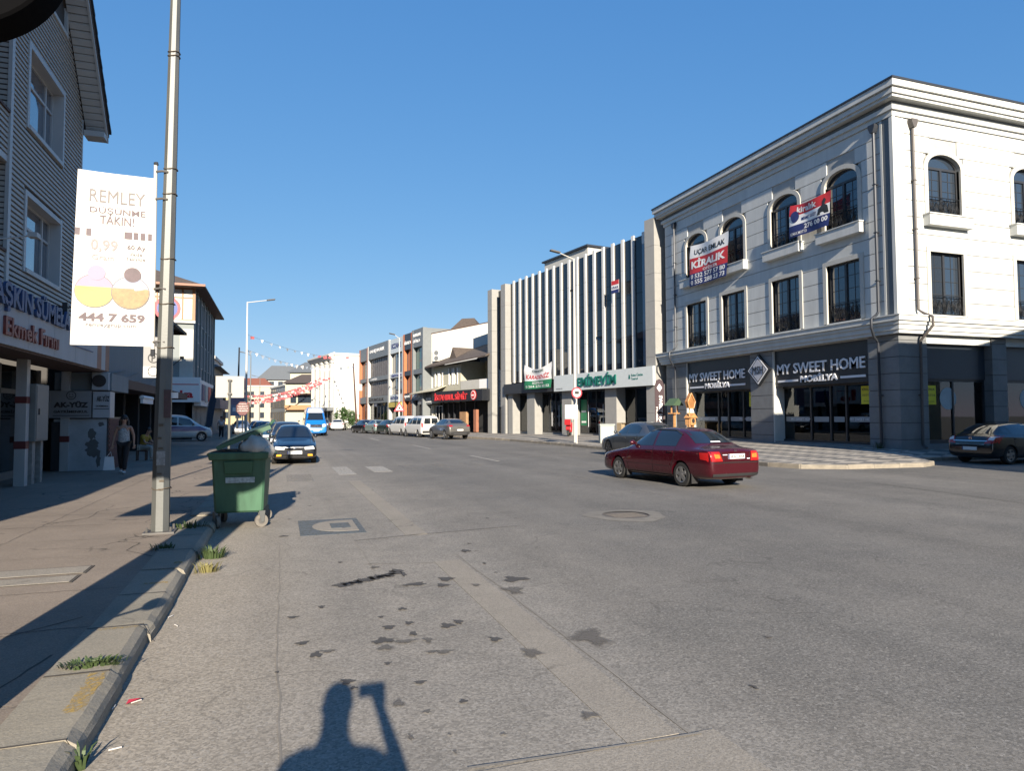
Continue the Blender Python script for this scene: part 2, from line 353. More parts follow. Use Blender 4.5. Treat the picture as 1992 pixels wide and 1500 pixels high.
MB().box(.78, 1.08, 10.95, 11.45, -.01, .012).build('painted_letter', m_pblue, road)
for x0, y0, x1, y1, mt in ((1.7, 21, 2.22, 24.2, m_paint), (2.82, 21.6, 3.42, 24.0, m_paint), (4.0, 22.3, 4.5, 24.2, m_paintf), (5.2, 22.8, 5.7, 24.6, m_paintf), (6.4, 23.2, 6.9, 24.8, m_paintf), (.2, 19.2, .9, 21.5, m_paintf),
                           (7.95, 25, 8.1, 29, m_paint), (8.02, 16.3, 8.14, 18.4, m_paintf), (7.9, 12.6, 8.0, 14.6, m_paintf), (7.6, 36, 7.75, 41, m_paint), (6.8, 50, 6.95, 55, m_paint), (9.5, 27.5, 12.8, 28.0, m_paintf)):
    MB().box(x0, x1, y0, y1, -.01, .004).build('painted_marking', mt, road)
# manhole
mh = thing('manhole_cover', 'round iron manhole cover in a worn concrete collar in the road', 'manhole', (5.75, 10.6, 0))
ring = MB(); n = 36
for i in range(n):
    a, b = 2*math.pi*i/n, 2*math.pi*(i+1)/n; ra = .7+.05*math.sin(3*a)+.03*math.sin(7*a); rb = .7+.05*math.sin(3*b)+.03*math.sin(7*b)
    ring.quad((.42*math.cos(a), .42*math.sin(a), .012), (.42*math.cos(b), .42*math.sin(b), .012), (rb*math.cos(b), rb*math.sin(b), .004), (ra*math.cos(a), ra*math.sin(a), .004))
ring.build('concrete_collar', mat('worn_collar', (.17, .158, .138), .9, var=.25, scale=6, bump=.3), mh)
m_iron = mat('rusty_iron', (.13, .115, .1), .7, .3, var=.3, scale=20)
cv = MB().disc((0, 0, -.03), .385, 'z', .034, 32)
for k in range(5): cv.box(-.3, .3, -.22+k*.1, -.19+k*.1, .004, .009)
cv.build('iron_cover', m_iron, mh); rim = MB()
for i in range(n):
    a, b = 2*math.pi*i/n, 2*math.pi*(i+1)/n
    rim.quad((.395*math.cos(a), .395*math.sin(a), .014), (.395*math.cos(b), .395*math.sin(b), .014), (.42*math.cos(b), .42*math.sin(b), .014), (.42*math.cos(a), .42*math.sin(a), .014))
rim.build('iron_rim', m_iron, mh)

# ------------------------------------------------------------------ left pavement with kerb stones
lp = MB()
ny = 70
for i in range(ny):
    y0 = -8+i*2.2; y1 = y0+2.2
    lp.quad((-1.38, y0, .125), (-1.38, y1, .125), (-9, y1, .15), (-9, y0, .15))
lp.quad((-1.38, -8, .125), (-1.38, 146, .125), (-1.38, 146, -.1), (-1.38, -8, -.1))
lpave = struct('pavement_left', lp, m_pave)
m_jd = mat('joint_dirt', (.07, .06, .05), .95, var=.3); random.seed(3)
ky = -3.0; ks = []
while ky < 75:
    ln = random.uniform(.93, 1.1) if ky < 30 else 2.2
    b = MB(); zt = .135+random.uniform(-.008, .008); z2 = zt+random.uniform(-.008, .008); dx = random.uniform(-.012, .012); g = .0
    dx2 = dx+random.uniform(-.012, .012); secs = []; nsec = 7 if ky < 20 else 2
    for i in range(nsec):
        f = i/(nsec-1); z = zt+(z2-zt)*f; sx = dx+(dx2-dx)*f; ch = random.uniform(0, .012)+(random.choice((0, 0, .03)) if i in (0, nsec-1) else 0) if ky < 20 else 0
        secs.append([(x, ky+ln*f, zz) for x, zz in ((-1.375, -.1), (-1.375, z), (-1.0+sx-ch, z-ch*.3), (-.955+sx-ch*.7, z-.03-ch), (-.94+sx-ch*.3, z-.07), (-.93+sx, -.1))])
    nA = 6; b.add([p for q in secs for p in q], [tuple(range(nA)), tuple((nsec-1)*nA+k for k in range(nA-1, -1, -1))]+[(j*nA+i, (j+1)*nA+i, (j+1)*nA+(i+1) % nA, j*nA+(i+1) % nA) for j in range(nsec-1) for i in range(nA)])
    b.build('kerb_stone', m_kerb, lpave, bevel=0)
    if ky < 30:
        j = MB(); h = random.uniform(.007, .014); e = max(zt, ks[-1][3] if ks else zt)+.003; q = ky+random.uniform(-.004, .004)
        j.quad((-1.37, q-h, e), (-1.37, q+h, e), (-1.0+dx, q+h, e), (-1.0+dx, q-h, e)).quad((-1.0+dx, q-h, e), (-1.0+dx, q+h, e), (-.92+dx, q+h*.6, .0), (-.92+dx, q-h*.6, .0)); j.build('kerb_joint', m_jd, lpave)
    ks.append((ky, ky+ln, zt, z2)); ky += ln
m_yel = worn('worn_yellow_paint', (.42, .28, .07), .5)
for x0, y0, x1, y1 in ((-1.12, 4.35, -1.0, 5.0), (-1.3, 5.9, -1.0, 5.96), (-1.25, 7.4, -1.02, 7.46), (-1.1, 8.3, -1.0, 8.4)):
    k = [q for q in ks if q[0] <= (y0+y1)/2 < q[1]][0]; y0 = max(y0, k[0]+.03); y1 = min(y1, k[1]-.03); Z = lambda y: k[2]+(k[3]-k[2])*(y-k[0])/(k[1]-k[0])+.003
    b = MB(); n = max(2, int((y1-y0)/.04)); ed = [(x0+random.uniform(0, .02), x1-random.uniform(0, .02)) for _ in range(n+1)]
    for i in range(n): ya = y0+(y1-y0)*i/n; yb = y0+(y1-y0)*(i+1)/n; b.quad((ed[i][0], ya, Z(ya)), (ed[i][1], ya, Z(ya)), (ed[i+1][1], yb, Z(yb)), (ed[i+1][0], yb, Z(yb)))
    b.build('yellow_paint_mark', m_yel, lpave)
m_crk = m_jd
def pave_line(pts, wd, mt):
    q = []; b = MB()
    for (x0, y0), (x1, y1) in zip(pts, pts[1:]):
        n = max(2, int(math.hypot(x1-x0, y1-y0)/.12))
        for k in range(n): q.append((x0+(x1-x0)*k/n+random.uniform(-.012, .012), y0+(y1-y0)*k/n+random.uniform(-.012, .012)))
    zz = lambda x: .1275+.025*(-1.38-x)/7.62
    for (x0, y0), (x1, y1) in zip(q, q[1:]):
        d = Vector((x1-x0, y1-y0)); d = d.normalized()*wd*random.uniform(.25, .6) if d.length else d; b.quad((x0-d.y, y0+d.x, zz(x0)), (x0+d.y, y0-d.x, zz(x0)), (x1+d.y, y1-d.x, zz(x1)), (x1-d.y, y1+d.x, zz(x1)))
    b.build('pavement_joint', mt, lpave)
m_pj = mat('pavement_joint', (.12, .1, .085), .95, var=.3); m_pjl = mat('pavement_joint_pale', (.23, .2, .168), .95, var=.2)
for y in (4.6, 6.1, 7.4, 9.2, 10.4, 11.7, 13.1, 14.6, 16.2, 18.1, 20.3, 23): pave_line([(-1.4, y), (-3.2, y+random.uniform(-.12, .12)), (-6, y+random.uniform(-.15, .15))], .014, m_pj if random.random() < .6 else m_pjl)
pave_line([(-3.3, 3.5), (-3.35, 9), (-3.3, 24)], .014, m_pj); pave_line([(-5.1, 8), (-5.05, 24)], .014, m_pj)
for p in ([(-1.5, 6.4), (-1.9, 6.0), (-2.2, 6.15), (-2.7, 5.7), (-3.1, 5.9)], [(-1.4, 8.9), (-1.75, 9.4), (-1.7, 9.9), (-2.1, 10.2)], [(-2.4, 4.2), (-2.1, 4.9), (-2.3, 5.5), (-1.9, 6.0)], [(-3.4, 12), (-2.9, 12.6), (-2.95, 13.4), (-2.2, 14.2)], [(-1.45, 4.1), (-1.6, 4.8), (-1.42, 5.6)]): pave_line(p, .02, m_jd)
# sunken service covers in the left pavement
for (a, b, c, d) in ((-3.3, -1.92, 7.75, 8.1), (-3.3, -1.9, 8.16, 8.55)):
    t = thing('service_cover', 'narrow sunken concrete service cover %s in the left pavement' % ('nearer the camera' if c < 8 else 'farther from the camera'), 'cover', (a, c, .131))
    MB().box(.03, b-a-.03, .03, d-c-.03, -.03, .006).build('lid', m_conc, t); f = MB()
    f.box(0, b-a, 0, .028, -.03, .003); f.box(0, b-a, d-c-.028, d-c, -.03, .003); f.box(0, .028, .028, d-c-.028, -.03, .003); f.box(b-a-.028, b-a, .028, d-c-.028, -.03, .003)
    f.build('frame', m_crk, t)

# ------------------------------------------------------------------ right pavement, rising gently to the shop fronts
def tile_mat():
    m, N, L, p = node_mat('striped_paving'); g = N.new('ShaderNodeNewGeometry')
    mp = N.new('ShaderNodeMapping'); mp.inputs['Rotation'].default_value = (0, 0, R(2)); L.new(g.outputs['Position'], mp.inputs[0])
    b = N.new('ShaderNodeTexBrick'); b.inputs['Scale'].default_value = 1; b.inputs['Color1'].default_value = (.36, .33, .28, 1); b.inputs['Color2'].default_value = (.15, .145, .14, 1)
    b.inputs['Mortar'].default_value = (.12, .11, .1, 1); b.inputs['Mortar Size'].default_value = .008; b.inputs['Brick Width'].default_value = .8; b.inputs['Row Height'].default_value = .4; b.inputs['Bias'].default_value = 0
    b.offset = .5; b.squash = 1
    c = N.new('ShaderNodeTexChecker'); c.inputs['Scale'].default_value = 1.0; c.inputs[1].default_value = (.34, .31, .265, 1); c.inputs[2].default_value = (.14, .135, .128, 1)
    mp2 = N.new('ShaderNodeMapping'); mp2.inputs['Scale'].default_value = (1.1, 2.2, 1); mp2.inputs['Rotation'].default_value = (0, 0, R(45)); L.new(g.outputs['Position'], mp2.inputs[0]); L.new(mp2.outputs[0], c.inputs[0])
    t = N.new('ShaderNodeTexNoise'); t.inputs['Scale'].default_value = 1.3; t.inputs['Detail'].default_value = 6; L.new(g.outputs['Position'], t.inputs['Vector'])
    r = N.new('ShaderNodeMapRange'); r.inputs[1].default_value = .3; r.inputs[2].default_value = .7; r.inputs[3].default_value = .75; r.inputs[4].default_value = 1.15; L.new(t.outputs[0], r.inputs[0])
    x = N.new('ShaderNodeMix'); x.data_type = 'RGBA'; x.blend_type = 'MULTIPLY'; x.inputs[0].default_value = 1; L.new(c.outputs[0], x.inputs[6]); L.new(r.outputs[0], x.inputs[7]); L.new(x.outputs[2], p.inputs['Base Color'])
    p.inputs['Roughness'].default_value = .8; return m
m_tile = tile_mat()
KR = [(11.2, 75), (12.6, 62), (14.0, 52), (15.3, 45), (15.65, 36), (15.65, 18.8), (15.95, 17.7), (17.2, 17.0), (20.2, 16.75), (21.2, 17.2), (21.6, 18.3), (22.5, 18.7), (45, 18.9)]
FB = [(15.4, 76, .12), (18.5, 68, .12), (19.6, 61, .12), (21.2, 50, .24), (22.9, 38.5, .38), (23.25, 30, .38), (23.25, 24, .38), (23.25, 21.5, .38), (23.25, 20.6, .38), (23.3, 20.58, .38), (24, 20.55, .38), (25, 20.55, .38), (45, 20.55, .38)]
rp = MB(); S = 6
for i in range(len(KR)-1):
    for k in range(S):
        def pt(j, t):
            a = KR[j]; b = FB[j]; return (a[0]+(b[0]-a[0])*t, a[1]+(b[1]-a[1])*t, .125+(b[2]-.125)*t)
        rp.quad(pt(i, k/S), pt(i+1, k/S), pt(i+1, (k+1)/S), pt(i, (k+1)/S))
for a, b in zip(KR, KR[1:]): rp.quad((a[0], a[1], .125), (b[0], b[1], .125), (b[0], b[1], -.1), (a[0], a[1], -.1))
rpave = struct('pavement_right', rp, m_tile)
m_kerbr = mat('pale_kerb', (.24, .212, .17), .85, var=.25, scale=4, bump=.3)
def kerb_run(pts, step, parent, mt, wd=.16, zt=.15):
    for a, b in zip(pts, pts[1:]):
        A, B = Vector((*a, 0)), Vector((*b, 0)); d = (B-A); n = max(1, int(round(d.length/step))); d.normalize(); nr = Vector((d.y, -d.x, 0))
        me = None
        for k in range(n):
            l = (B-A).length/n; q = MB(); q.box(.008, l-.008, -.02, wd, -.1, zt)
            if me is None: me = q.data('kerb_stone', bevel=.015)
            o = obj('kerb_stone', me, mt, parent); o.location = A+d*(l*k)+Vector((0, 0, random.uniform(-.015, .01))); o.rotation_euler = (0, 0, math.atan2(d.y, d.x)+random.uniform(-.006, .006))
kerb_run(KR[1:], 1.0, rpave, m_kerbr)

# ================================================================== the white corner building on the right
m_white = mat('white_render', (.52, .53, .51), .75, var=.13, scale=2.2, streak=.15)
m_trim = mat('pale_grey_trim', (.46, .45, .41), .7, var=.08)
m_dgrey = mat('slate_grey_trim', (.13, .14, .145), .6, var=.1)
m_cap = mat('dark_metal_cap', (.035, .04, .05), .45, .3, var=.1)
m_frame = mat('anthracite_frame', (.028, .03, .034), .4, var=.08)
m_winglass = mat('window_glass', (.025, .035, .05), .03, var=.0, spec=.9, coat=.6)
m_clear = glass('shop_glass')
m_stone = mat('grey_stone_block', (.17, .178, .182), .65, var=.14, scale=2.5, bump=.15)
m_joint = mat('dark_joint', (.06, .06, .06), .9, var=0)  # plain dark colour of the joints between blocks and bricks
m_black = mat('black_panel', (.016, .018, .022), .35, var=.1)
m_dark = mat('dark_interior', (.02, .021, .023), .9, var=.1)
m_inter = mat('interior_wall', (.2, .2, .19), .9, var=.1)
m_iron2 = mat('wrought_iron', (.012, .013, .015), .45, .4, var=.1)
m_letw = mat('white_letters', (.72, .73, .76), .5, var=.05)
m_vinw = mat('white_vinyl', (.78, .77, .75), .6, var=.05)
m_vinr = mat('red_vinyl', (.52, .03, .035), .6, var=.08)
m_vinb = mat('navy_vinyl', (.02, .03, .13), .6, var=.08)
m_blackp = mat('black_print', (.02, .02, .022), .6, var=0)
m_yelp = mat('yellow_poster', (.62, .58, .03), .6, var=.05)

RB = frame('corner_building', 'white three storey corner building with arched top windows and dark ground floor shops', 'building', (23.2, 20.2), (23.2, 37.1))
ST = [(1.73, 3.57), (5.25, 7.13), (9.22, 11.15), (12.62, 14.56)]; SD = [(-3.65, -1.8), (-8.65, -6.8), (-13.7, -11.85)]
ZR, ZA, ZS = (5.82, 8.4), (9.93, 12.5), 11.95
def arch_pts(a, b, zs, zt, n=14):
    c = (a+b)/2; rx = (b-a)/2; return [(c-rx*math.cos(math.pi*k/n), zs+(zt-zs)*math.sin(math.pi*k/n)) for k in range(n+1)]
# railing shared by all windows
def railing_mesh(wd, h=.78):
    b = MB(); b.box(0, wd, -.012, .012, h-.03, h); b.box(0, wd, -.012, .012, 0, .03)
    for x in (0, wd-.025): b.box(x, x+.025, -.01, .01, .03, h-.03)
    for i in range(9):
        x = wd*(i+.5)/9
        b.box(x-.006, x+.006, -.006, .006, .03, h-.03)
    for cx, s in ((wd*.22, 1), (wd*.5, -1), (wd*.78, 1)):
        for q in (0, 1):
            pts = [(cx+(.05+.21*t)*math.cos(4.5*math.pi*t*s+math.pi*q)*wd/1.9, 0, h*.48+(.05+.24*t)*math.sin(4.5*math.pi*t*s+math.pi*q)) for t in [k/16 for k in range(17)]]
            b.tube(pts, .014, 4, False)
    for k in range(4):
        x0 = wd*k/4; b.tube([(x0+wd/4*t, 0, .1+.55*math.sin(math.pi*t)) for t in [j/8 for j in range(9)]], .013, 4, False)
    return b.data('railing')
rail_me = railing_mesh(1.84)
def rb_window(a, b, arched, side):
    z0, z1 = ZA if arched else ZR; v = -.2; top = ZS if arched else z1
    f = MB(); fr = .07
    if arched:
        o_ = arch_pts(a, b, ZS, z1); i_ = arch_pts(a+fr, b-fr, ZS, z1-fr)
        for (p, q, r, s) in zip(o_, o_[1:], i_, i_[1:]):
            f.add([(p[0], v, p[1]), (q[0], v, q[1]), (s[0], v, s[1]), (r[0], v, r[1]), (p[0], v+.08, p[1]), (q[0], v+.08, q[1]), (s[0], v+.08, s[1]), (r[0], v+.08, r[1])], [(0, 1, 2, 3), (4, 7, 6, 5), (3, 2, 6, 7), (0, 4, 5, 1)])
        f.box(a+fr, b-fr, v, v+.085, ZS-.05, ZS+.05)
    else: f.box(a+fr, b-fr, v, v+.08, z1-fr, z1)
    f.box(a, a+fr, v, v+.08, z0, top); f.box(b-fr, b, v, v+.08, z0, top); f.box(a+fr, b-fr, v, v+.08, z0, z0+fr); m = (a+b)/2
    f.box(m-.055, m+.055, v, v+.09, z0+fr, top-.05 if arched else z1-fr)
    o = f.build('window', m_frame, RB)
    for x0, x1 in ((a+fr, m-.055), (m+.055, b-fr)):
        MB().box(x0, x1, v+.02, v+.03, z0+fr, (top-.05 if arched else z1-fr)).build('pane', m_winglass, o)
        g = MB(); xm = (x0+x1)/2; g.box(xm-.012, xm+.012, v+.03, v+.045, z0+fr, top-.06)
        for zz in (.34, .55, .77): g.box(x0, x1, v+.031, v+.044, z0+(top-z0)*zz-.012, z0+(top-z0)*zz+.012)
        g.build('glazing_bar', m_frame, o)
    if arched:
        MB().prism(i_, v+.02, v+.03, 'y').build('pane', m_winglass, o)
    r = obj('railing', rail_me, m_iron2, o); r.location = (a, -.04, z0+.02); r.scale = ((b-a)/1.84, 1, 1)
    # stone surround
    t = MB(); tw = .2
    if arched:
        O = arch_pts(a-tw, b+tw, ZS, z1+tw); I = arch_pts(a, b, ZS, z1)
        for (p, q, r_, s) in zip(O, O[1:], I, I[1:]):
            t.add([(p[0], -.2, p[1]), (q[0], -.2, q[1]), (s[0], -.2, s[1]), (r_[0], -.2, r_[1]), (p[0], .07, p[1]), (q[0], .07, q[1]), (s[0], .07, s[1]), (r_[0], .07, r_[1])], [(4, 7, 6, 5), (3, 2, 6, 7), (0, 4, 5, 1)])
    else: t.box(a-tw, b+tw, -.1, .07, z1, z1+tw)
    t.box(a-tw, a, -.2, .07, z0-.02, top); t.box(b, b+tw, -.2, .07, z0-.02, top)
    s2 = t.build('window_surround', m_trim, RB); sl = MB()
    if arched: sl.box(a-.3, b+.3, -.1, .34, z0-.5, z0-.06); sl.box(a-.34, b+.34, -.1, .38, z0-.06, z0-.015)
    else: sl.box(a-.02, b+.02, -.15, .09, z0-.17, z0-.02)
    s3 = sl.build('window_sill', m_white, RB)
    if side:
        for q in (o, s2, s3): q.rotation_euler = (0, 0, R(90))
for wins, sd in ((ST, 0), (SD, 1)):
    for a, b in wins:
        rb_window(a, b, False, sd); rb_window(a, b, True, sd)
# backing wall with openings (street and side), and cladding panels course by course
hs = [(a, b, *ZR) for a, b in ST]+[(a, b, *ZA) for a, b in ST]
bw = shell(MB(), 0, 16.9, 4.9, 15.0, hs, -.02, .3); bw.quad((16.9, -.02, 0), (16.9, -16, 0), (16.9, -16, 15), (16.9, -.02, 15)); bw.quad((0, -16, 0), (16.9, -16, 0), (16.9, -16, 15), (0, -16, 15))
m_backing = mat('render_joint', (.36, .36, .345), .85)
bw.build('wall', m_backing, RB)
hd = [(a, b, *ZR) for a, b in SD]+[(a, b, *ZA) for a, b in SD]
sw = shell(MB(), -16, -.02, 4.9, 15.0, hd, -.02, .3); so_ = sw.build('wall', m_backing, RB); so_.rotation_euler = (0, 0, R(90))
dk = MB().box(.4, 16.6, -15.6, -.4, 4.9, 14.6); dk.build('interior', m_dark, RB)
def panels(u0, u1, wins, side):
    z = 5.68; courses = []
    while z < 13.75:
        courses.append((z, min(z+.68, 13.78))); z += .68
    holes = [(a-.2, b+.2, ZR[0]-.17, ZR[1]+.2) for a, b in wins]+[(a-.2, b+.2, ZA[0]-.5, ZS) for a, b in wins]
    for c, d in courses:
        for a, b, e, f in cells(u0, u1, c, d, holes):
            if f-e < .03 or b-a < .03: continue
            # arch heads: trim the panel back to the outside of the surround
            segs = [(a, b)]
            for wa, wb in wins:
                if f > ZS+.001 and e < ZA[1]+.2:
                    zc = max(e, ZS); k = min(1, (zc-ZS)/(ZA[1]+.2-ZS)); hw = ((wb-wa)/2+.2)*math.sqrt(max(0, 1-k*k)); m = (wa+wb)/2; ns = []
                    for p, q in segs:
                        if q <= m-hw or p >= m+hw: ns.append((p, q)); continue
                        if p < m-hw: ns.append((p, m-hw))
                        if q > m+hw: ns.append((m+hw, q))
                    segs = ns
            for p, q in segs:
                if q-p < .05: continue
                o = MB().box(p, q, -.02, .03, e+(.015 if abs(e-c) < 1e-6 else 0), f-(.015 if abs(f-d) < 1e-6 else 0)).build('cladding_panel', m_white, RB)
                if side: o.rotation_euler = (0, 0, R(90))
panels(.55, 16.9, ST, 0); panels(-16, -.55, SD, 1)
# corner pilaster: grey strips between white edges
MB().box(.08, .44, -.02, .05, 5.68, 13.78).build('corner_strip', m_dgrey, RB); MB().box(-.05, 0, -.44, -.08, 5.68, 13.78).build('corner_strip', m_trim, RB)
MB().box(-.08, .08, -.08, .08, 5.68, 13.78).box(.44, .54, -.02, .06, 5.68, 13.78).box(-.06, .02, -.54, -.44, 5.68, 13.78).build('corner_moulding', m_white, RB)
def band(nm, levels, mt, L=16.9, D=16):
    b = MB()
    for v, z0, z1 in levels: b.box(0, L+v, -.1, v, z0, z1); b.box(-v, 0, -D, v, z0, z1)
    return b.build(nm, mt, RB)
band('ledge', [(.3, 4.96, 5.1), (.36, 5.1, 5.3), (.42, 5.3, 5.44), (.5, 5.44, 5.64), (.54, 5.64, 5.68)], m_white)
band('cornice', [(.1, 13.78, 14.0), (.2, 14.0, 14.18), (.42, 14.38, 14.5), (.5, 14.5, 14.7), (.46, 14.7, 14.74), (.6, 14.74, 15.0)], m_white)
band('cornice_recess', [(.12, 14.18, 14.38)], m_dgrey); band('roof_cap', [(.64, 15.0, 15.08)], m_cap)
MB().box(.1, 16.8, -15.9, -.1, 15.0, 15.05).build('roof', m_dgrey, RB)
# ground floor: stone piers block by block
zc = [.2, .75, 1.41, 2.07, 2.73, 3.39, 4.05, 4.71, 4.95]
def pier(x0, x1, y0, y1):
    MB().box(x0+.03, x1-.03, y0+.03, y1-.03, .1, 4.96).build('pier_core', m_joint, RB)
    for a, b in zip(zc, zc[1:]): MB().box(x0, x1, y0, y1, a+.012, b-.012).build('stone_block', m_stone, RB)
pier(-.07, 1.42, -1.42, .07); pier(7.2, 8.85, -.75, .07); pier(14.75, 16.9, -.75, .07); pier(-.07, .75, -5.95, -5.1); pier(-.07, .75, -10.9, -10.05); pier(-.07, .75, -16, -15)
# lit side reveals of the shop openings
for x in (7.17, 14.72): MB().box(x-.03, x+.025, -.72, .05, .4, 4.9).build('opening_reveal', m_white, RB)
MB().box(1.42, 16.8, -.7, .02, .05, .46).box(-.02, .7, -15, -1.42, .05, .55).build('plinth', m_stone, RB)
# shop interiors
MB().quad((1.0, -6, .4), (14.7, -6, .4), (14.7, -6, 4.9), (1.0, -6, 4.9)).quad((1, -6, .4), (1, -.5, .4), (1, -.5, 4.9), (1, -6, 4.9)).quad((1, -6, 3.2), (14.7, -6, 3.2), (14.7, -.5, 3.2), (1, -.5, 3.2)).build('shop_back_wall', m_inter, RB)
MB().quad((.6, -15, .45), (14.7, -15, .45), (14.7, -.6, .45), (.6, -.6, .45)).build('shop_floor', m_inter, RB)
def shop(u0, u1, doors):
    MB().box(u0, u1, -.3, -.06, 3.13, 4.9).build('sign_board', m_black, RB)
    f = MB(); f.box(u0, u1, -.62, -.5, .46, .56); f.box(u0, u1, -.62, -.5, 3.05, 3.15)
    for x in doors: f.box(x-.04, x+.04, -.62, -.5, .56, 3.05)
    o = f.build('shop_front', m_frame, RB)
    e = [u0]+doors+[u1]
    for a, b in zip(e, e[1:]): MB().box(a+.04, b-.04, -.57, -.56, .56, 3.05).build('pane', m_clear, o)
    for a, b in zip(e, e[1:]): MB().box(a+.15, b-.15, -.558, -.555, 1.42, 1.66).build('frosted_band', mat('frosted_film', (.25, .27, .28), .6), o)
    return o
s2_ = shop(1.42, 7.15, [3.2, 4.1, 5.3]); s1_ = shop(8.9, 14.7, [10.2, 11.5, 12.4])
for x0, ww in ((14.5, 5.1), (6.95, 5.3)):
    text('MY SWEET HOME', m_letw, RB, x0, -.055, 3.72, ww, .5, ext=.05, bold=.012)
    text('MOBİLYA', m_letw, RB, x0-1.55, -.055, 3.28, 2.25, .4, ext=.05, bold=.03)
    MB().box(x0-1.4, x0-.02, -.055, -.02, 3.34, 3.44).box(x0-ww, x0-ww+1.35, -.055, -.02, 3.34, 3.44).build('sign_bar', m_letw, RB)
    text('MY SWEET HOME', m_letw, RB, x0-.3, -.552, 1.48, 1.4, .12, ext=.002)
    text('MY SWEET HOME', m_letw, RB, x0-3.9, -.552, 1.48, 1.3, .12, ext=.002)
def dia(k): return [(8.1-.86*k, 4.03), (8.1, 4.03-.82*k), (8.1+.86*k, 4.03), (8.1, 4.03+.82*k)]
dm = MB().prism(dia(1), .07, .2, 'y').build('diamond_sign', m_black, RB)
MB().prism(dia(.87), .2, .215, 'y').build('rim', m_letw, dm); MB().prism(dia(.77), .215, .22, 'y').build('face', m_black, dm); MB().prism(dia(.7), .22, .225, 'y').build('face', mat('pale_sign_face', (.42, .44, .49), .4), dm)
text('MSH', m_black, dm, 8.48, .225, 3.83, .8, .4, ext=.02, bold=-.005)
# side shops
for (a, b) in ((-5.08, -1.45), (-10.0, -5.98), (-14.95, -10.95)):
    o = MB().box(a, b, -.35, -.25, 3.2, 4.62).build('fascia_panel', mat('blue_grey_panel', (.03, .04, .055), .4), RB); o.rotation_euler = (0, 0, R(90))
    h = MB().box(a, b, -.3, .02, 4.62, 4.95).build('lintel', m_white, RB); h.rotation_euler = (0, 0, R(90))
    f = MB(); m = (a+b)/2; f.box(a, b, -.4, -.3, .56, .7); f.box(a, b, -.4, -.3, 3.1, 3.2)
    for x in (a+.04, m, b-.04): f.box(x-.04, x+.04, -.4, -.3, .7, 3.1)
    f = f.build('shop_front', m_frame, RB); f.rotation_euler = (0, 0, R(90))
    for p, q in ((a+.08, m-.04), (m+.04, b-.08)): MB().box(p, q, -.36, -.35, .7, 3.1).build('pane', m_clear, f)
    MB().disc((m+.25, -.345, 2.4), .46, 'y', .006, 28).build('round_sticker', mat('pale_blue_film', (.30, .38, .42), .5), f)
    MB().box(m+.06, b-.1, -.9, -.86, .8, 1.7).build('window_screen', mat('olive_screen', (.13, .13, .06), .7), f)
# yellow letting posters
for u, z, sd in ((9.75, 2.2, 0), (2.4, 2.2, 0), (-1.75, 2.15, 1)):
    v = -.545 if not sd else -.335
    p = MB().box(u-.58, u, v, v+.004, z, z+.78).build('yellow_poster', m_yelp, RB)
    text('KİRALIK', m_blackp, p, u-.05, v+.004, z+.58, .48, .13, ext=.002, bold=.02); text('0 532 577 57 80', m_blackp, p, u-.06, v+.004, z+.34, .46, .09, ext=.002, bold=.01); text('OFİS DÜKKAN', m_blackp, p, u-.12, v+.004, z+.1, .34, .06, ext=.002)
    if sd: p.rotation_euler = (0, 0, R(90))
# down pipes with hopper heads
def pipe(u, side):
    b = MB(); b.tube([(u, .14, 13.45), (u, .14, 5.95), (u-.05, .3, 5.8), (u-.12, .66, 5.6), (u-.12, .66, 5.25), (u, .4, 4.9), (u, .2, 4.7), (u, .16, .55), (u, .32, .42)], .055, 8)
    b.prism([(u-.16, 13.72), (u+.16, 13.72), (u+.16, 13.6), (u+.07, 13.38), (u-.07, 13.38), (u-.16, 13.6)], .04, .26, 'y')
    for z in (7.2, 9.2, 11.2, 2.5): b.box(u-.075, u+.075, .03, .2, z, z+.04)
    o = b.build('drain_pipe', m_cap if not side else mat('brown_grey_pipe', (.09, .08, .075), .5), RB, smooth=True)
    if side: o.rotation_euler = (0, 0, R(90))
pipe(.78, 0); pipe(15.7, 0); pipe(-.95, 1)
# things behind the shop glass
sofa = thing('sofa', 'white sofa behind the glass of the right hand furniture shop', 'sofa', (24.9, 24.9, .46), R(90))
sf = MB().box(-1.0, 1.0, -.4, .4, .05, .42).box(-1.0, 1.0, -.45, -.2, .42, .85).box(-1.1, -.85, -.4, .4, .1, .6).box(.85, 1.1, -.4, .4, .1, .6).build('frame', mat('white_upholstery', (.6, .62, .6), .9), sofa, bevel=.05)
for x in (-.42, .42): MB().box(x-.4, x+.4, -.2, .4, .42, .56).build('cushion', MATS['white_upholstery'], sofa, bevel=.05)
shf = thing('shelf_unit', 'white open shelf unit behind the shop glass near the corner', 'shelf', (24.3, 22.4, .46), R(90))
s_ = MB()
for x in (-.6, 0, .6): s_.box(x-.02, x+.02, -.15, .15, 0, 1.35)
for z in (.05, .5, .95): s_.box(-.6, .6, -.15, .15, z, z+.03)
s_.build('frame', MATS['white_upholstery'], shf)
mir = thing('oval_mirror', 'tall oval mirror standing at the back of the right hand furniture shop', 'mirror', (26.3, 25.6, .5), R(90)); MB().disc((0, 0, 1.45), .95, 'y', .04, 28, .42, 1).build('glass', mat('grey_mirror', (.3, .33, .33), .3), mir); MB().box(-.3, .3, -.1, .15, 0, .5).build('stand', m_frame, mir)

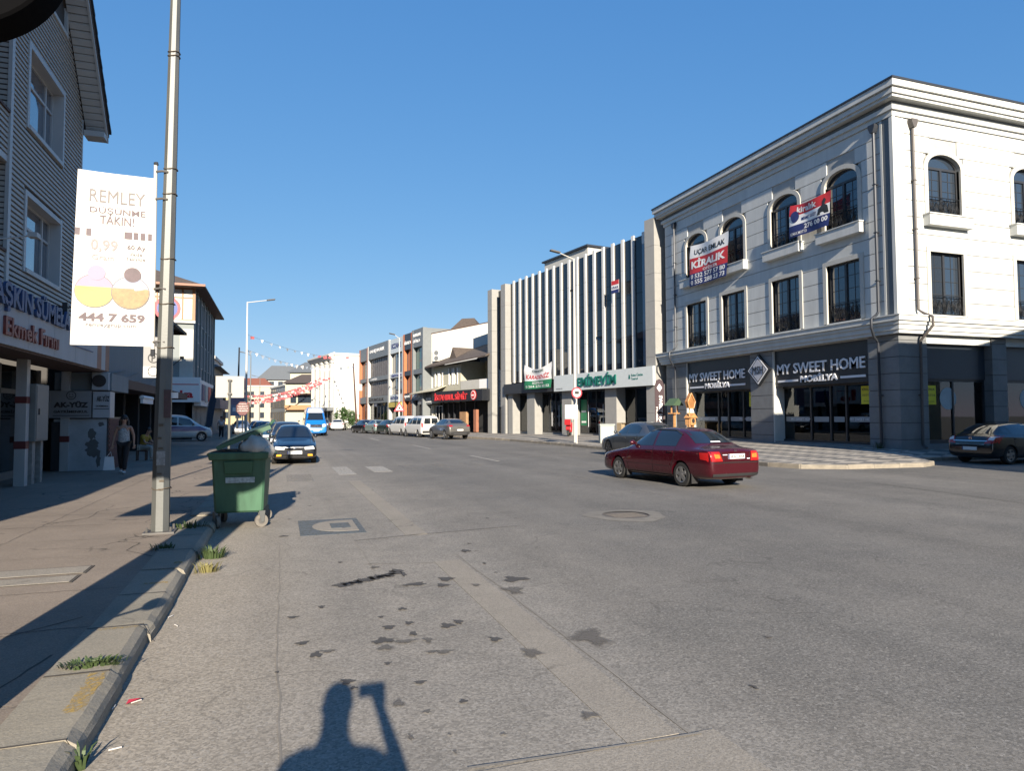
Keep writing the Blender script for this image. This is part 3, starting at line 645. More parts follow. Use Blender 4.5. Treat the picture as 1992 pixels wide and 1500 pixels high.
# ------------------------------------------------------------------ hung banners
def banner(name, label, u0, u1, z0, z1, fr, v, amp, mats, cat='banner', nx=26, nz=16, sag=.12, skew=0):
    """wrinkled cloth hanging flat before a facade; mats: list of (z-fraction from, to, material), each a mesh of its own"""
    t = thing(name, label, cat, (0, 0, 0)); t.location = fr.location; t.rotation_euler = fr.rotation_euler
    def P(a, b):
        x = u1+(u0-u1)*a+skew*(1-b); y = v+amp*(math.sin(a*9+b*2.3)+.5*math.sin(b*11-a*5)); z = z0+(z1-z0)*b-sag*math.sin(math.pi*a)*(b**2)
        return (x, y, z)
    for (f0, f1, mt, nm) in mats:
        b = MB(); k = max(2, int(nz*(f1-f0)))
        for i in range(nx):
            for j in range(k):
                a0, a1 = i/nx, (i+1)/nx; b0, b1 = f0+(f1-f0)*j/k, f0+(f1-f0)*(j+1)/k
                b.quad(P(a0, b0), P(a1, b0), P(a1, b1), P(a0, b1))
        b.build(nm, mt, t, smooth=True)
    t['P'] = 0
    return t, P
def ptext(t, P, s, mt, a, b, wa, hb, off=.008, **k):
    """flat print that follows the cloth"""
    o = text(s, mt, t, 0, 0, 0, 1, 1, ext=.001, name='print', **k); me = o.data
    for q in me.vertices:
        x, y, z = P(a+(-q.co.x)*wa, b+q.co.z*hb); q.co = (x, y+off+q.co.y, z)
    return o
t, P = banner('letting_banner', 'white red and navy letting banner across the two left arched windows', 10.0, 13.5, 9.3, 11.72, RB, .42, .03, [(0, .3, m_vinb, 'navy_band'), (.3, .68, m_vinr, 'red_band'), (.68, 1, m_vinw, 'white_band')], skew=.18)
ptext(t, P, 'UÇAR EMLAK', m_blackp, .12, .72, .8, .16, bold=.02); ptext(t, P, 'KİRALIK', m_vinw, .05, .42, .9, .24, bold=.04); ptext(t, P, 'OFİSLER', m_vinw, .36, .31, .4, .09, bold=.02)
ptext(t, P, '0 532 577 57 80', m_vinw, .05, .17, .9, .11, bold=.02); ptext(t, P, '0 555 288 23 73', m_vinw, .05, .03, .9, .11, bold=.02)
t, P = banner('letting_banner', 'red white and navy letting banner between the two right arched windows', 2.85, 5.3, 10.1, 11.65, RB, .42, .03, [(0, .36, m_vinb, 'navy_band'), (.36, .66, m_vinw, 'white_band'), (.66, 1, m_vinr, 'red_band')], skew=.12)
ptext(t, P, 'kiralık', m_vinw, .18, .72, .5, .2, bold=.03); ptext(t, P, 'MEHMET GÜZEY', m_vinb, .3, .45, .4, .13, bold=.02); ptext(t, P, '276 00 00', m_vinw, .38, .17, .58, .15, bold=.03); ptext(t, P, 'RE/MAX MOTTO', m_vinw, .04, .05, .4, .09, bold=.01)
b = MB()
for k in range(14):
    a0, a1 = 2*math.pi*k/14, 2*math.pi*(k+1)/14; f = lambda a, r: tuple(Vector(P(.14+r*.1*math.cos(a), .62+r*.18*math.sin(a)))+Vector((0, .012, 0)))
    b.quad(f(a0, 0), f(a0, 1), f(a1, 1))
b.build('balloon_emblem', m_vinb, t)
b = MB(); pr = [(.72, .4), (.98, .4), (.95, .6), (.88, .68), (.90, .8), (.86, .88), (.82, .8), (.83, .68), (.75, .6)]
cx = (.85, .55)
for p, q in zip(pr, pr[1:]+pr[:1]): b.quad(*[tuple(Vector(P(*w_))+Vector((0, .012, 0))) for w_ in (cx, p, q)])
b.build('portrait_print', m_blackp, t)

# ================================================================== the office block with white fins
EM = frame('finned_office_building', 'office block with rows of white vertical fins over dark glass', 'building', (23.2, 37.8), (19.3, 62.0))
m_fin = mat('white_fin', (.54, .54, .52), .5, var=.06); m_beige = mat('beige_stone_cladding', (.28, .277, .262), .7, var=.08, bump=.1)
m_cw = mat('dark_curtain_glass', (.012, .018, .027), .03, var=0, spec=.5); m_cw2 = mat('bluish_glass', (.1, .14, .19), .05, spec=.9)
LE = 24.55
MB().box(1.0, 20.9, -12, -.45, 3.75, 13.7).build('core', m_dark, EM); MB().quad((.85, -4, .34), (20.9, -4, .34), (20.9, -.6, .34), (.85, -.6, .34)).build('shop_floor', m_inter, EM)
fx = [20.2-1.155*k for k in range(17)]
# curtain wall glass: one pane per bay and storey
zsE = [4.9, 7.0, 8.0, 10.1, 11.1, 13.95]
for k in range(18):
    a = 20.9 if k == 0 else fx[k-1]-.0; b_ = fx[k] if k < 17 else .85
    if a-b_ < .15: continue
    for z0, z1 in zip(zsE, zsE[1:]):
        if (k, z0) in ((8, 10.1), (11, 4.9+2.1)): pass
        MB().box(b_+.012, a-.012, -.2, -.16, z0+.012, z1-.012).build('glass_pane', m_cw, EM)
MB().box(.85, 20.9, -.3, -.21, 4.8, 13.97).build('mullion_wall', m_frame, EM)
for i, x in enumerate(fx):
    zl = 4.95 if i > 8 else 4.75
    pz = [zl, 7.2, 9.6, 11.9, 14.12]
    if i == 16: pz = [13.3, 14.12]
    for a, b_ in zip(pz, pz[1:]): MB().box(x-.13, x+.13, -.18, -.04, a+.008, b_-.008).build('fin_panel', m_fin, EM)
MB().box(fx[16]-.13, fx[16]+.13, -.18, -.05, 5.1, 13.3).build('glass_fin', m_cw2, EM)
def clad(x0, x1, y0, y1, z0, z1, st=1.9):
    n = max(1, int(round((z1-z0)/st)))
    for k in range(n): MB().box(x0, x1, y0, y1, z0+(z1-z0)*k/n+.006, z0+(z1-z0)*(k+1)/n-.006).build('cladding_panel', m_beige, EM)
clad(-.1, .85, -12, .55, .1, 14.55); clad(20.9, 21.75, -3, .42, -.1, 13.95); clad(23.65, 24.55, -12, .42, -.2, 13.9)
MB().box(21.75, 23.65, -.5, -.3, 6.2, 13.75).build('glass_pane', m_cw, EM); MB().box(21.75, 23.65, -.5, -.3, 2.6, 6.15).build('glass_pane', m_cw2, EM); MB().box(21.8, 23.6, -.55, -.3, .1, 2.5).build('door', m_frame, EM)
for z in (3.2, 4.1, 5.0): MB().box(21.75, 23.65, -.3, -.28, z, z+.04).build('mullion', m_frame, EM)
MB().box(.6, 21, -11.5, -.3, 13.9, 14.0).build('roof', m_dgrey, EM)
MB().box(12.5, 19.5, -9, -3, 14.0, 15.9).build('roof_house', m_trim, EM); MB().box(12.3, 19.7, -9.2, -2.8, 15.9, 16.05).build('roof_house_cap', m_cap, EM)
# two tilted-open windows
for u, z, h in ((10.35, 10.2, 1.5), (6.85, 5.6, 2.0)):
    o = MB().box(-.5, .5, -.02, .02, -h, 0).build('open_window', m_cw, EM); o.location = (u, -.1, z+h); o.rotation_euler = (R(-24) if u > 10 else R(-16), 0, 0)
    MB().box(-.54, -.5, -.03, .03, -h, 0).box(.5, .54, -.03, .03, -h, 0).box(-.54, .54, -.03, .03, -h-.04, -h).build('window_frame', m_frame, o)
# fascias and shop fronts
m_em = mat('pale_grey_fascia', (.56, .60, .60), .4, var=.04); m_green = mat('dark_green_letters', (.008, .12, .095), .4, var=0)
MB().box(-.05, 11.95, .36, .75, 3.68, 4.92).build('fascia', m_em, EM); MB().box(11.95, 20.9, .0, .6, 3.72, 4.62).build('fascia', m_frame, EM)
text('EMİNEVİM', m_green, EM, 8.5, .75, 3.92, 4.7, .9, ext=.08, bold=.012)
text('Evim Üstün', m_green, EM, 2.15, .75, 4.35, 1.2, .2, ext=.01, bold=.01); text('Tasarruf', m_green, EM, 2.15, .75, 4.12, .7, .15, ext=.01)
MB().prism([(2.25, 4.2), (2.45, 4.2), (2.4, 4.5), (2.3, 4.45)], .75, .76, 'y').build('leaf_emblem', m_green, EM)
text('EMİNEVİM', m_blackp, EM, 11.6, .75, 3.8, .9, .14, ext=.004)
for x0, x1 in ((19.75, 20.6), (15.8, 17.1), (10.1, 11.5), (4.4, 5.75)):
    MB().box(x0, x1, -.5, .3, .0, 3.72).build('pier', m_beige, EM)
MB().box(.85, 20.9, -.7, -.45, .0, .35).build('plinth', m_beige, EM)
m_pale = mat('pale_return_wall', (.55, .54, .48), .7)
for x0, x1, n in ((17.1, 19.75, 2), (11.5, 15.8, 4), (5.75, 10.1, 4), (.85, 4.4, 3)):
    f = MB(); f.box(x0, x1, -.55, -.47, .35, .45); f.box(x0, x1, -.55, -.47, 3.6, 3.72)
    for k in range(n+1): xx = x0+(x1-x0)*k/n; f.box(xx-.035, xx+.035, -.55, -.47, .45, 3.6)
    f = f.build('shop_front', m_frame, EM)
    for k in range(n): MB().box(x0+(x1-x0)*k/n+.04, x0+(x1-x0)*(k+1)/n-.04, -.53, -.52, .45, 3.6).build('pane', m_clear, f)
    MB().quad((x1, -.6, .3), (x1, -4, .3), (x1, -4, 3.7), (x1, -.6, 3.7)).build('room_wall', m_pale, EM)
MB().quad((.85, -4, .3), (20.9, -4, .3), (20.9, -4, 3.7), (.85, -4, 3.7)).build('room_back_wall', m_inter, EM)
for x in (8.9, 7.0, 6.5, 14.2, 13.1): MB().tube([(x, -.44, .9), (x, -.44, 2.6)], .02, 6).build('door_handle', m_letw, EM)
MB().box(9.2, 10.0, -.50, -.49, 1.0, 3.0).build('green_poster', mat('green_poster', (.01, .16, .07), .5), EM); MB().box(11.7, 12.9, -.50, -.49, 1.6, 2.7).build('green_poster', MATS['green_poster'], EM)
for z, c in ((2.0, m_vinw), (1.2, m_vinw)): MB().box(9.3, 9.9, -.49, -.485, z, z+.14).build('poster_text', c, EM)
p = MB().box(3.9, 4.75, .35, .36, 10.35, 11.25).build('letting_notice', m_vinw, EM); MB().box(3.9, 4.75, .36, .364, 10.95, 11.25).build('notice_band', m_vinr, p); MB().box(3.9, 4.75, .36, .364, 10.35, 10.6).build('notice_band', m_vinb, p); text('KİRALIK', m_vinb, p, 4.7, .364, 10.68, .75, .2, ext=.003, bold=.03)
t, P = banner('shop_banner', 'white and green cloth banner sagging above the office block shop windows', 12.1, 16.4, 4.0, 6.1, EM, .9, .05, [(0, .34, mat('green_cloth', (.02, .2, .09), .7), 'green_band'), (.34, 1, m_vinw, 'white_band')], sag=.5)
ptext(t, P, 'CENGE', mat('dark_green_print', (.02, .07, .05), .6), .28, .78, .45, .14, bold=.02); ptext(t, P, 'KARADENİZ', m_vinr, .06, .42, .88, .26, bold=.03, shear=.2); ptext(t, P, 'SOFRASI', m_vinw, .3, .19, .4, .1, bold=.02); ptext(t, P, '0 264 276 52 52', m_vinw, .06, .05, .88, .1, bold=.02)

# ================================================================== left side of the street
m_side = mat('grey_beige_siding', (.42, .385, .34), .6, var=.06, scale=2); m_sidew = mat('white_trim', (.46, .46, .45), .5, var=.06)
m_tileroof = mat('brown_roof_tiles', (.085, .066, .054), .8, var=.3, scale=6, bump=.4, bscale=12)
m_brown = mat('dark_brown_soffit', (.07, .035, .025), .7, var=.15); m_sky = mat('reflecting_window', (.05, .07, .1), .03, var=0, spec=1, coat=1)
GB = frame('bakery_house', 'siding clad gabled house with the bakery shop on its ground floor', 'building', (-6.1, 24.5), (-6.1, 2))
# u = 24.5 - Y.  bay u 0..5.95 flush, nearer part recessed 1.5 m behind balconies
def gz_(u): return 10.95+1.08*(u+1.1)    # underside of the rake at the overhang
RID = 7.4
wins = [(2.05, 4.8, 9.15, 11.15), (2.05, 4.8, 5.5, 7.35), (1.95, 3.6, 13.05, 14.6)]
def rake(u): return 11.45+1.15*(u if u < RID else 2*RID-u)
back = MB()
for a, b, c, d in cells(0, 5.95, 3.3, 11.35, wins): back.quad((a, -.03, c), (b, -.03, c), (b, -.03, d), (a, -.03, d))
back.add([(0, -.03, 11.35), (5.95, -.03, 11.35), (5.95, -.03, rake(5.95)), (0, -.03, rake(0)+.01)], [(0, 1, 2, 3)])
for a, b, c, d in wins:
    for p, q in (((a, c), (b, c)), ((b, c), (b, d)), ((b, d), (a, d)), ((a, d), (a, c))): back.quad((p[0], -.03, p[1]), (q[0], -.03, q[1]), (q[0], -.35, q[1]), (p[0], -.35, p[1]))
back.quad((0, -.03, 0), (0, -11, 0), (0, -11, 11.4), (0, -.03, 11.4))
back.quad((5.95, -.03, 3.3), (5.95, -1.5, 3.3), (5.95, -1.5, rake(5.95)), (5.95, -.03, rake(5.95)))
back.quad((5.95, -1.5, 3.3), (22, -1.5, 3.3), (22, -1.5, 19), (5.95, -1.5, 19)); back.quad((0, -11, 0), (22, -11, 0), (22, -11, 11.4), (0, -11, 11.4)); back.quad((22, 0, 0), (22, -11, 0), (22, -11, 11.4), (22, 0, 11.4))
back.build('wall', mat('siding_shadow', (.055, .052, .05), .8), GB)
# siding boards, each lapping the one below
def board(u0, u1, z, h, v=0, mt=m_side, rot=0):
    o = MB().prism([(v-.03, z+.04), (v+.03, z+.036), (v+.012, z+h), (v-.03, z+h)], u0, u1, 'x').build('siding_board', mt, GB)
    if rot: o.rotation_euler = (0, 0, rot)
    return o
z = 4.35; hb = .128
holes = [(a-.12, b+.12, c-.1, d+.12) for a, b, c, d in wins]
while z < 17.2:
    lo = 0 if z+hb < 11.45 else max(0, (z+hb-11.45)/1.15)
    if lo > 5.9: break
    cur = lo+.06 if lo == 0 else lo
    for h in sorted(h for h in holes if h[2] < z+hb-.01 and h[3] > z+.01):
        if h[0] > cur: board(cur, h[0], z, hb)
        cur = max(cur, h[1])
    if cur < 5.83: board(cur, 5.83, z, hb)
    z += hb
# siding on the near flank of the bay (faces the camera)
z = 4.35
while z < 16.5:
    MB().prism([(5.92, z+.03), (5.975, z+.028), (5.958, z+hb), (5.92, z+hb)], -1.5, -.05, 'y').build('siding_board', m_side, GB); z += hb
t = MB().box(-.03, .06, -.04, .035, 3.4, 11.3).box(5.83, 5.99, -.04, .04, 3.4, rake(5.9)).build('corner_post', m_sidew, GB)
for i, (a, b, c, d) in enumerate(wins):
    f = MB(); f.box(a-.12, a+.012, -.34, .05, c-.1, d+.12); f.box(b-.012, b+.12, -.34, .05, c-.1, d+.12); f.box(a+.012, b-.012, -.34, .05, d-.012, d+.12); f.box(a+.012, b-.012, -.34, .07, c-.1, c+.012); f.build('window_surround', m_sidew, GB)
    fr = MB(); v = -.3
    fr.box(a, a+.07, v, v+.07, c, d); fr.box(b-.07, b, v, v+.07, c, d); fr.box(a+.07, b-.07, v, v+.07, c, c+.07); fr.box(a+.07, b-.07, v, v+.07, d-.07, d)
    x1 = a+.62*1.0; zt = d-.62
    fr.box(x1-.04, x1+.04, v, v+.072, c+.07, d-.07); fr.box(a+.07, b-.07, v+.002, v+.068, zt-.035, zt+.035)
    fo = fr.build('window', m_sidew, GB)
    for p, q, r_, s in ((a+.07, x1-.04, c+.07, zt-.035), (x1+.04, b-.07, c+.07, zt-.035), (a+.07, x1-.04, zt+.035, d-.07), (x1+.04, b-.07, zt+.035, d-.07)):
        MB().box(p, q, v+.02, v+.03, r_, s).build('pane', m_sky, fo)
# balconies of the recessed part
for z0 in (4.6, 7.9):
    bp = MB().box(6.0, 20, -1.45, 0, z0-.15, z0).build('balcony_floor', m_sidew, GB)
    zz = z0
    while zz < z0+1.0: board(6.0, 20, zz, hb, -.02); zz += hb
    MB().box(6.0, 20, -.12, .04, zz, zz+.06).build('balcony_rail', m_brown, GB)
for zz in (5.4, 8.8): MB().box(6.6, 9, -1.47, -1.44, zz, zz+1.8).build('balcony_window', m_sky, GB)
OV, OA, OB, OC, OD = .66, .58, .64, .5, .72
# roof: overhanging rake with boarded soffit
def rk(u, dz=0): return (u, 11.45+1.15*u+dz)
u0 = -.5
MB().add([(u0, OV, rk(u0)[1]+.12), (RID, OV, rk(RID)[1]+.12), (RID, -11.5, rk(RID)[1]+.12), (u0, -11.5, rk(u0)[1]+.12), (u0, OV, rk(u0)[1]+.3), (RID, OV, rk(RID)[1]+.3), (RID, -11.5, rk(RID)[1]+.3), (u0, -11.5, rk(u0)[1]+.3)],
         [(0, 1, 2, 3), (4, 5, 6, 7), (0, 1, 5, 4), (1, 2, 6, 5), (2, 3, 7, 6), (3, 0, 4, 7)]).build('roof', m_tileroof, GB)
MB().add([(RID, OV, rk(RID)[1]+.12), (2*RID-u0, OV, rk(u0)[1]+.12), (2*RID-u0, -11.5, rk(u0)[1]+.12), (RID, -11.5, rk(RID)[1]+.12), (RID, OV, rk(RID)[1]+.3), (2*RID-u0, OV, rk(u0)[1]+.3), (2*RID-u0, -11.5, rk(u0)[1]+.3), (RID, -11.5, rk(RID)[1]+.3)],
         [(0, 1, 2, 3), (4, 5, 6, 7), (0, 1, 5, 4), (1, 2, 6, 5), (2, 3, 7, 6), (3, 0, 4, 7)]).build('roof', m_tileroof, GB)
u = u0
while u < RID-.2:   # soffit boards across the overhang and roof tile ends along the rake
    a, b = u+.006, u+.114; za, zb = rk(a)[1], rk(b)[1]
    MB().add([(a, .04, za), (b, .04, zb), (b, OA, zb), (a, OA, za), (a, .04, za+.05), (b, .04, zb+.05), (b, OA, zb+.05), (a, OA, za+.05)], [(0, 3, 2, 1), (4, 5, 6, 7), (0, 1, 5, 4), (1, 2, 6, 5), (2, 3, 7, 6), (3, 0, 4, 7)]).build('soffit_board', m_sidew, GB)
    u += .145
u = u0-.03
while u < RID:
    za = rk(u)[1]
    MB().add([(u, OC, za+.28), (u+.36, OC, za+.66), (u+.36, OD, za+.66), (u, OD, za+.28), (u, OC, za+.38), (u+.36, OC, za+.69), (u+.36, OD, za+.69), (u, OD, za+.38)], [(0, 3, 2, 1), (4, 5, 6, 7), (0, 1, 5, 4), (1, 2, 6, 5), (2, 3, 7, 6), (3, 0, 4, 7)]).build('verge_tile', m_cap, GB)
    u += .33
MB().add([(u0-.02, OA, rk(u0)[1]-.06), (RID, OA, rk(RID)[1]-.06), (RID, OB, rk(RID)[1]-.06), (u0-.02, OB, rk(u0)[1]-.06), (u0-.02, OA, rk(u0)[1]+.28), (RID, OA, rk(RID)[1]+.28), (RID, OB, rk(RID)[1]+.28), (u0-.02, OB, rk(u0)[1]+.28)],
         [(0, 3, 2, 1), (4, 5, 6, 7), (0, 1, 5, 4), (1, 2, 6, 5), (2, 3, 7, 6), (3, 0, 4, 7)]).build('barge_board', m_sidew, GB)
MB().box(u0-.03, .0, .05, .62, rk(u0)[1]-.05, rk(u0)[1]+.12).build('eave_box', m_sidew, GB)
# canopy with the bakery lettering
m_fas = mat('faded_white_fascia', (.38, .39, .40), .6, var=.12, scale=2, streak=.2); m_blue = mat('blue_letters', (.035, .07, .17), .5, var=.05); m_red = mat('brick_red_letters', (.20, .045, .035), .5, var=.05)
m_orange = mat('orange_cladding', (.27, .13, .085), .6, var=.1)
MB().box(.4, 20, -.1, .95, 3.15, 3.3).build('canopy_soffit', m_brown, GB)
for k in range(10): MB().box(2.35+k*1.75, 4.09+k*1.75, .9, 1.0, 3.2, 4.3).build('fascia_panel', m_fas, GB)
for k, mt in enumerate((m_orange, m_fas, m_orange, m_fas)): MB().box(.4+k*.49, .88+k*.49, .9, 1.0, 3.2, 4.12).build('fascia_panel', mt, GB)
MB().box(.45, 20, -.1, .9, 3.3, 4.1).build('canopy_core', m_brown, GB)
text('AŞKIN SÜMELA', m_blue, GB, 9.62, 1.0, 3.84, 4.8, .66, ext=.06, bold=.03); text('Ekmek Fırını', m_red, GB, 9.0, 1.0, 3.38, 3.35, .37, ext=.05, bold=.02)
for z in (3.62, 4.0): MB().box(2.4, 4.6, 1.0, 1.02, z, z+.03).build('sign_line', m_blue, GB)
# ground floor
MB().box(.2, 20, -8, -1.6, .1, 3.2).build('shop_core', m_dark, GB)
sf = MB()
for x in (1.2, 2.6, 4.2, 5.6, 7.2, 9, 11): sf.box(x-.06, x+.06, -.75, -.6, .15, 3.15)
sf.box(.9, 20, -.75, -.6, .15, .35); sf.box(.9, 20, -.75, -.6, 2.4, 2.52)
sfo = sf.build('shop_front', mat('aluminium_frame', (.22, .21, .19), .5, .2), GB)
for a, b in ((1.2, 2.6), (2.6, 4.2), (4.2, 5.6), (5.6, 7.2), (7.2, 9), (9, 11)):
    MB().box(a+.06, b-.06, -.69, -.68, .35, 2.4).build('pane', m_clear, sfo); MB().box(a+.06, b-.06, -.69, -.68, 2.52, 3.15).build('pane', m_clear, sfo)
MB().box(5.2, 7.1, -.59, -.585, .2, .95).build('window_sticker', mat('green_white_sticker', (.22, .3, .27), .6, var=.5, scale=8), GB)
MB().box(5.0, 8.5, -1.3, -1.0, .15, 1.05).build('counter', mat('brown_wood', (.14, .07, .035), .6, var=.2), GB)
m_band = mat('dark_red_band', (.11, .02, .02), .5)
for u, v in ((5.55, .3), (.75, -.05)):
    p = MB().box(u-.11, u+.11, v-.11, v+.11, .1, 3.15).build('post', mat('painted_post', (.42, .42, .41), .5, var=.12, streak=.3), GB)
    MB().box(u-.12, u+.12, v-.12, v+.12, 1.02, 1.2).build('painted_band', m_band, p); MB().box(u-.12, u+.12, v-.12, v+.12, 2.1, 2.26).build('painted_band', m_band, p)
MB().box(12.2, 12.5, -1.6, .88, .1, 3.15).build('added_sun_block', m_dark, GB)  # added unseen wall that keeps low sun out from under the canopy
# things under the canopy
eb = thing('electric_cabinet', 'tall grey electric cabinet fixed on the striped post under the bakery canopy', 'cabinet', (-5.75, 19.6, .13), R(-90))
MB().box(-.45, .5, -.16, .18, 1.05, 2.45).build('box', mat('grey_cabinet', (.17, .185, .18), .5, var=.1), eb, bevel=.015); MB().box(-.4, .45, .18, .19, 1.1, 2.4).build('door', mat('grey_cabinet_door', (.19, .2, .195), .5, var=.1), eb); MB().box(.3, .34, .19, .215, 1.7, 1.85).build('handle', m_frame, eb)
MB().box(-.38, -.2, -.1, .1, 0, 1.05).box(.2, .4, -.1, .1, 0, 1.05).build('pedestal', mat('tiled_pedestal', (.28, .27, .25), .6, var=.3, scale=9), eb)
cl = thing('canopy_lamp', 'small floodlight on a thin white arm above the bakery sign', 'lamp', (-5.1, 16.3, 5.0)); MB().tube([(-.95, 0, .3), (.1, .35, .62)], .018, 6).build('arm', m_sidew, cl); MB().box(.02, .2, .28, .5, .58, .68).build('head', m_sidew, cl)
cl = thing('canopy_lamp', 'black floodlight bracket beside the street banner above the bakery sign', 'lamp', (-5.1, 20.6, 4.3)); MB().tube([(-.95, 0, .5), (-.3, 0, .35), (.25, .2, .55)], .02, 6).box(-.36, -.24, -.08, .08, .15, .5).build('arm', m_frame, cl); MB().box(.15, .4, .1, .3, .5, .62).build('head', m_frame, cl)
# estate agent's booth
bo = thing('estate_agent_booth', 'small peeling white booth with smiling face sign and brick flank', 'booth', (-6.45, 23.72, .13))
m_peel = mat('peeling_white_paint', (.40, .43, .45), .7, var=.18, scale=2.5); m_bare = mat('bare_plaster', (.13, .135, .13), .9, var=.2)
MB().box(0, 1.4, .0, 2.6, 0, 1.58).build('wall', m_peel, bo)
random.seed(12)
for cx, cz, rx, rz in ((1.0, 1.12, .13, .16), (1.04, .8, .17, .16), (1.08, .55, .2, .13), (1.2, .3, .06, .2), (1.25, 1.42, .08, .06), (.95, .62, .1, .08)):
    MB().prism([(cx+rx*(1+random.uniform(-.3, .3))*math.cos(2*math.pi*k/16), cz+rz*(1+random.uniform(-.3, .3))*math.sin(2*math.pi*k/16)) for k in range(16)], -.004+cx*.001, 0, 'y').build('peeled_patch', m_bare, bo)
m_brick = mat('dark_red_brick', (.13, .06, .05), .85, var=.25, scale=8, bump=.2)
MB().box(1.4, 1.44, .02, 2.6, 0, 1.58).build('brick_backing', m_joint, bo)
bme = MB().box(0, .03, 0, .205, 0, .062).data('brick')
for r_ in range(22):
    for k in range(12):
        y = .02+k*.218+(r_ % 2)*.109
        if y+.2 > 2.6: continue
        o = obj('brick', bme, m_brick, bo); o.location = (1.435, y, .02+r_*.0715)
MB().box(-.1, 1.0, -.12, .05, 1.62, 2.44).build('sign_board', mat('grey_sign_board', (.26, .27, .275), .5, var=.06), bo)
MB().box(1.04, 1.5, -.1, .5, 1.62, 2.42).build('sign_board', mat('white_sign_board', (.42, .43, .44), .5, var=.06), bo)
text('AK-YÜZ', m_blackp, bo, .02, -.12, 1.93, .9, .2, face=-1, bold=.05); text('GAYRİMENKUL', m_blackp, bo, .02, -.12, 1.77, .9, .1, face=-1, bold=.03); MB().box(.0, .96, -.124, -.12, 1.68, 1.70).build('sign_line', m_blackp, bo)
sm = MB()
for k in range(20):
    a, b = 2*math.pi*k/20, 2*math.pi*(k+1)/20; sm.quad(*[(.47+r_*math.cos(t_), -.125, 2.3+r_*math.sin(t_)) for r_, t_ in ((.13, a), (.13, b), (.11, b), (.11, a))])
for k in range(8):
    a, b = math.pi*1.15+math.pi*.7*k/8, math.pi*1.15+math.pi*.7*(k+1)/8; sm.quad(*[(.47+r_*math.cos(t_), -.125, 2.31+r_*math.sin(t_)) for r_, t_ in ((.075, a), (.075, b), (.058, b), (.058, a))])
sm.disc((.43, -.127, 2.33), .016, 'y', .003, 8).disc((.51, -.127, 2.33), .016, 'y', .003, 8).build('smiling_face', m_blackp, bo)
text('AK-YÜZ', m_blackp, bo, 1.14, -.1, 2.12, .34, .2, face=-1, bold=.03); text('GAYRİMENKUL', m_blackp, bo, 1.12, -.1, 1.95, .34, .07, face=-1, bold=.01); MB().box(1.06, 1.48, -.104, -.1, 1.88, 1.9).build('sign_line', m_blackp, bo)
MB().box(0, 1.45, .0, 2.6, 1.58, 1.64).build('roof', m_cap, bo); MB().box(-.02, 1.5, .06, 2.5, 2.46, 3.0).build('upper_wall', mat('blue_grey_wall', (.17, .205, .225), .7, var=.12, streak=.3), bo)
MB().box(-.05, .18, -.03, .02, .02, 1.5).build('door', m_frame, bo)
ac = thing('air_conditioner', 'air conditioner outdoor unit on the booth roof under the bakery canopy', 'air conditioner', (-5.45, 23.6, 2.6)); MB().box(0, .45, 0, .3, 0, .55).build('case', m_peel, ac, bevel=.01); MB().disc((.2, -.012, .28), .19, 'y', .01, 20).build('fan_grille', m_frame, ac)

# ------------------------------------------------------------------ low shop row behind
m_bgw = MATS['blue_grey_wall']
MR = frame('low_shop_row', 'dark shop arcade under a blue grey wall beyond the bakery', 'building', (-6.6, 46.5), (-6.6, 25.2))
MB().quad((0, 0, 3.2), (21.3, 0, 3.2), (21.3, 0, 7.3), (0, 0, 7.3)).quad((0, 0, 0), (0, -9, 0), (0, -9, 7.3), (0, 0, 7.3)).quad((21.3, 0, 0), (21.3, -9, 0), (21.3, -9, 7.3), (21.3, 0, 7.3)).build('wall', m_bgw, MR)
MB().add([(-.9, .9, 7.0), (22, .9, 7.0), (22, -4.5, 9.6), (-.9, -4.5, 9.6), (-.9, -9.5, 7.0), (22, -9.5, 7.0), (-.9, .9, 7.15), (22, .9, 7.15), (22, -4.5, 9.75), (-.9, -4.5, 9.75)], [(0, 1, 2, 3), (3, 2, 5, 4), (6, 7, 8, 9), (0, 1, 7, 6), (0, 3, 9, 6), (0, 3, 4)]).build('roof', m_tileroof, MR)
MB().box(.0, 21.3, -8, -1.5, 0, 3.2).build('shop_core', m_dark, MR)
cn = MB().box(0, 21.3, -.2, 1.1, 2.85, 3.2).build('canopy', m_brown, MR)
for u in (.3, 3.4, 6.4, 9.6, 12.8, 16.2, 20.9): MB().box(u-.2, u+.2, -.6, .1, .1, 2.85).build('pier', m_brick if u > 16 else m_dark, MR)
for a, b in zip((.3, 3.4, 6.4, 9.6, 12.8, 16.2), (3.4, 6.4, 9.6, 12.8, 16.2, 20.9)): window(MR, a+.2, b-.2, .25, 2.75, -.75, m_sidew, m_clear, fr=.08, cols=3, rows=1, name='shop_front')
for k in range(5): MB().tube([(21-k*3, .03, 4.0-.2*k), (18.5-k*3, .12, 3.55), (15.5-k*3, .05, 3.75+.1*k)], .018, 5).build('wall_cable', m_frame, MR)
aw = thing('shop_awning', 'small pale retracted shop awning on the dark arcade', 'awning', (-6.0, 33, 2.4), R(-90)); MB().tube([(-1.2, .5, .2), (1.2, .5, .2)], .09, 8).box(-1.2, 1.2, .45, .55, -.05, .15).build('roll', m_vinw, aw)

# ------------------------------------------------------------------ grey corner house with the red lettered shop sign
EK = frame('grey_corner_house', 'grey three storey corner house with brown window bay and white shop sign', 'building', (-6.05, 69.5), (-6.05, 54))
m_gw = mat('pale_grey_wall', (.2, .225, .225), .7, var=.06); m_wood = mat('brown_window_frame', (.26, .11, .04), .5, var=.12); m_cur = mat('curtained_glass', (.5, .49, .43), .25, var=.2, scale=3, spec=.7)
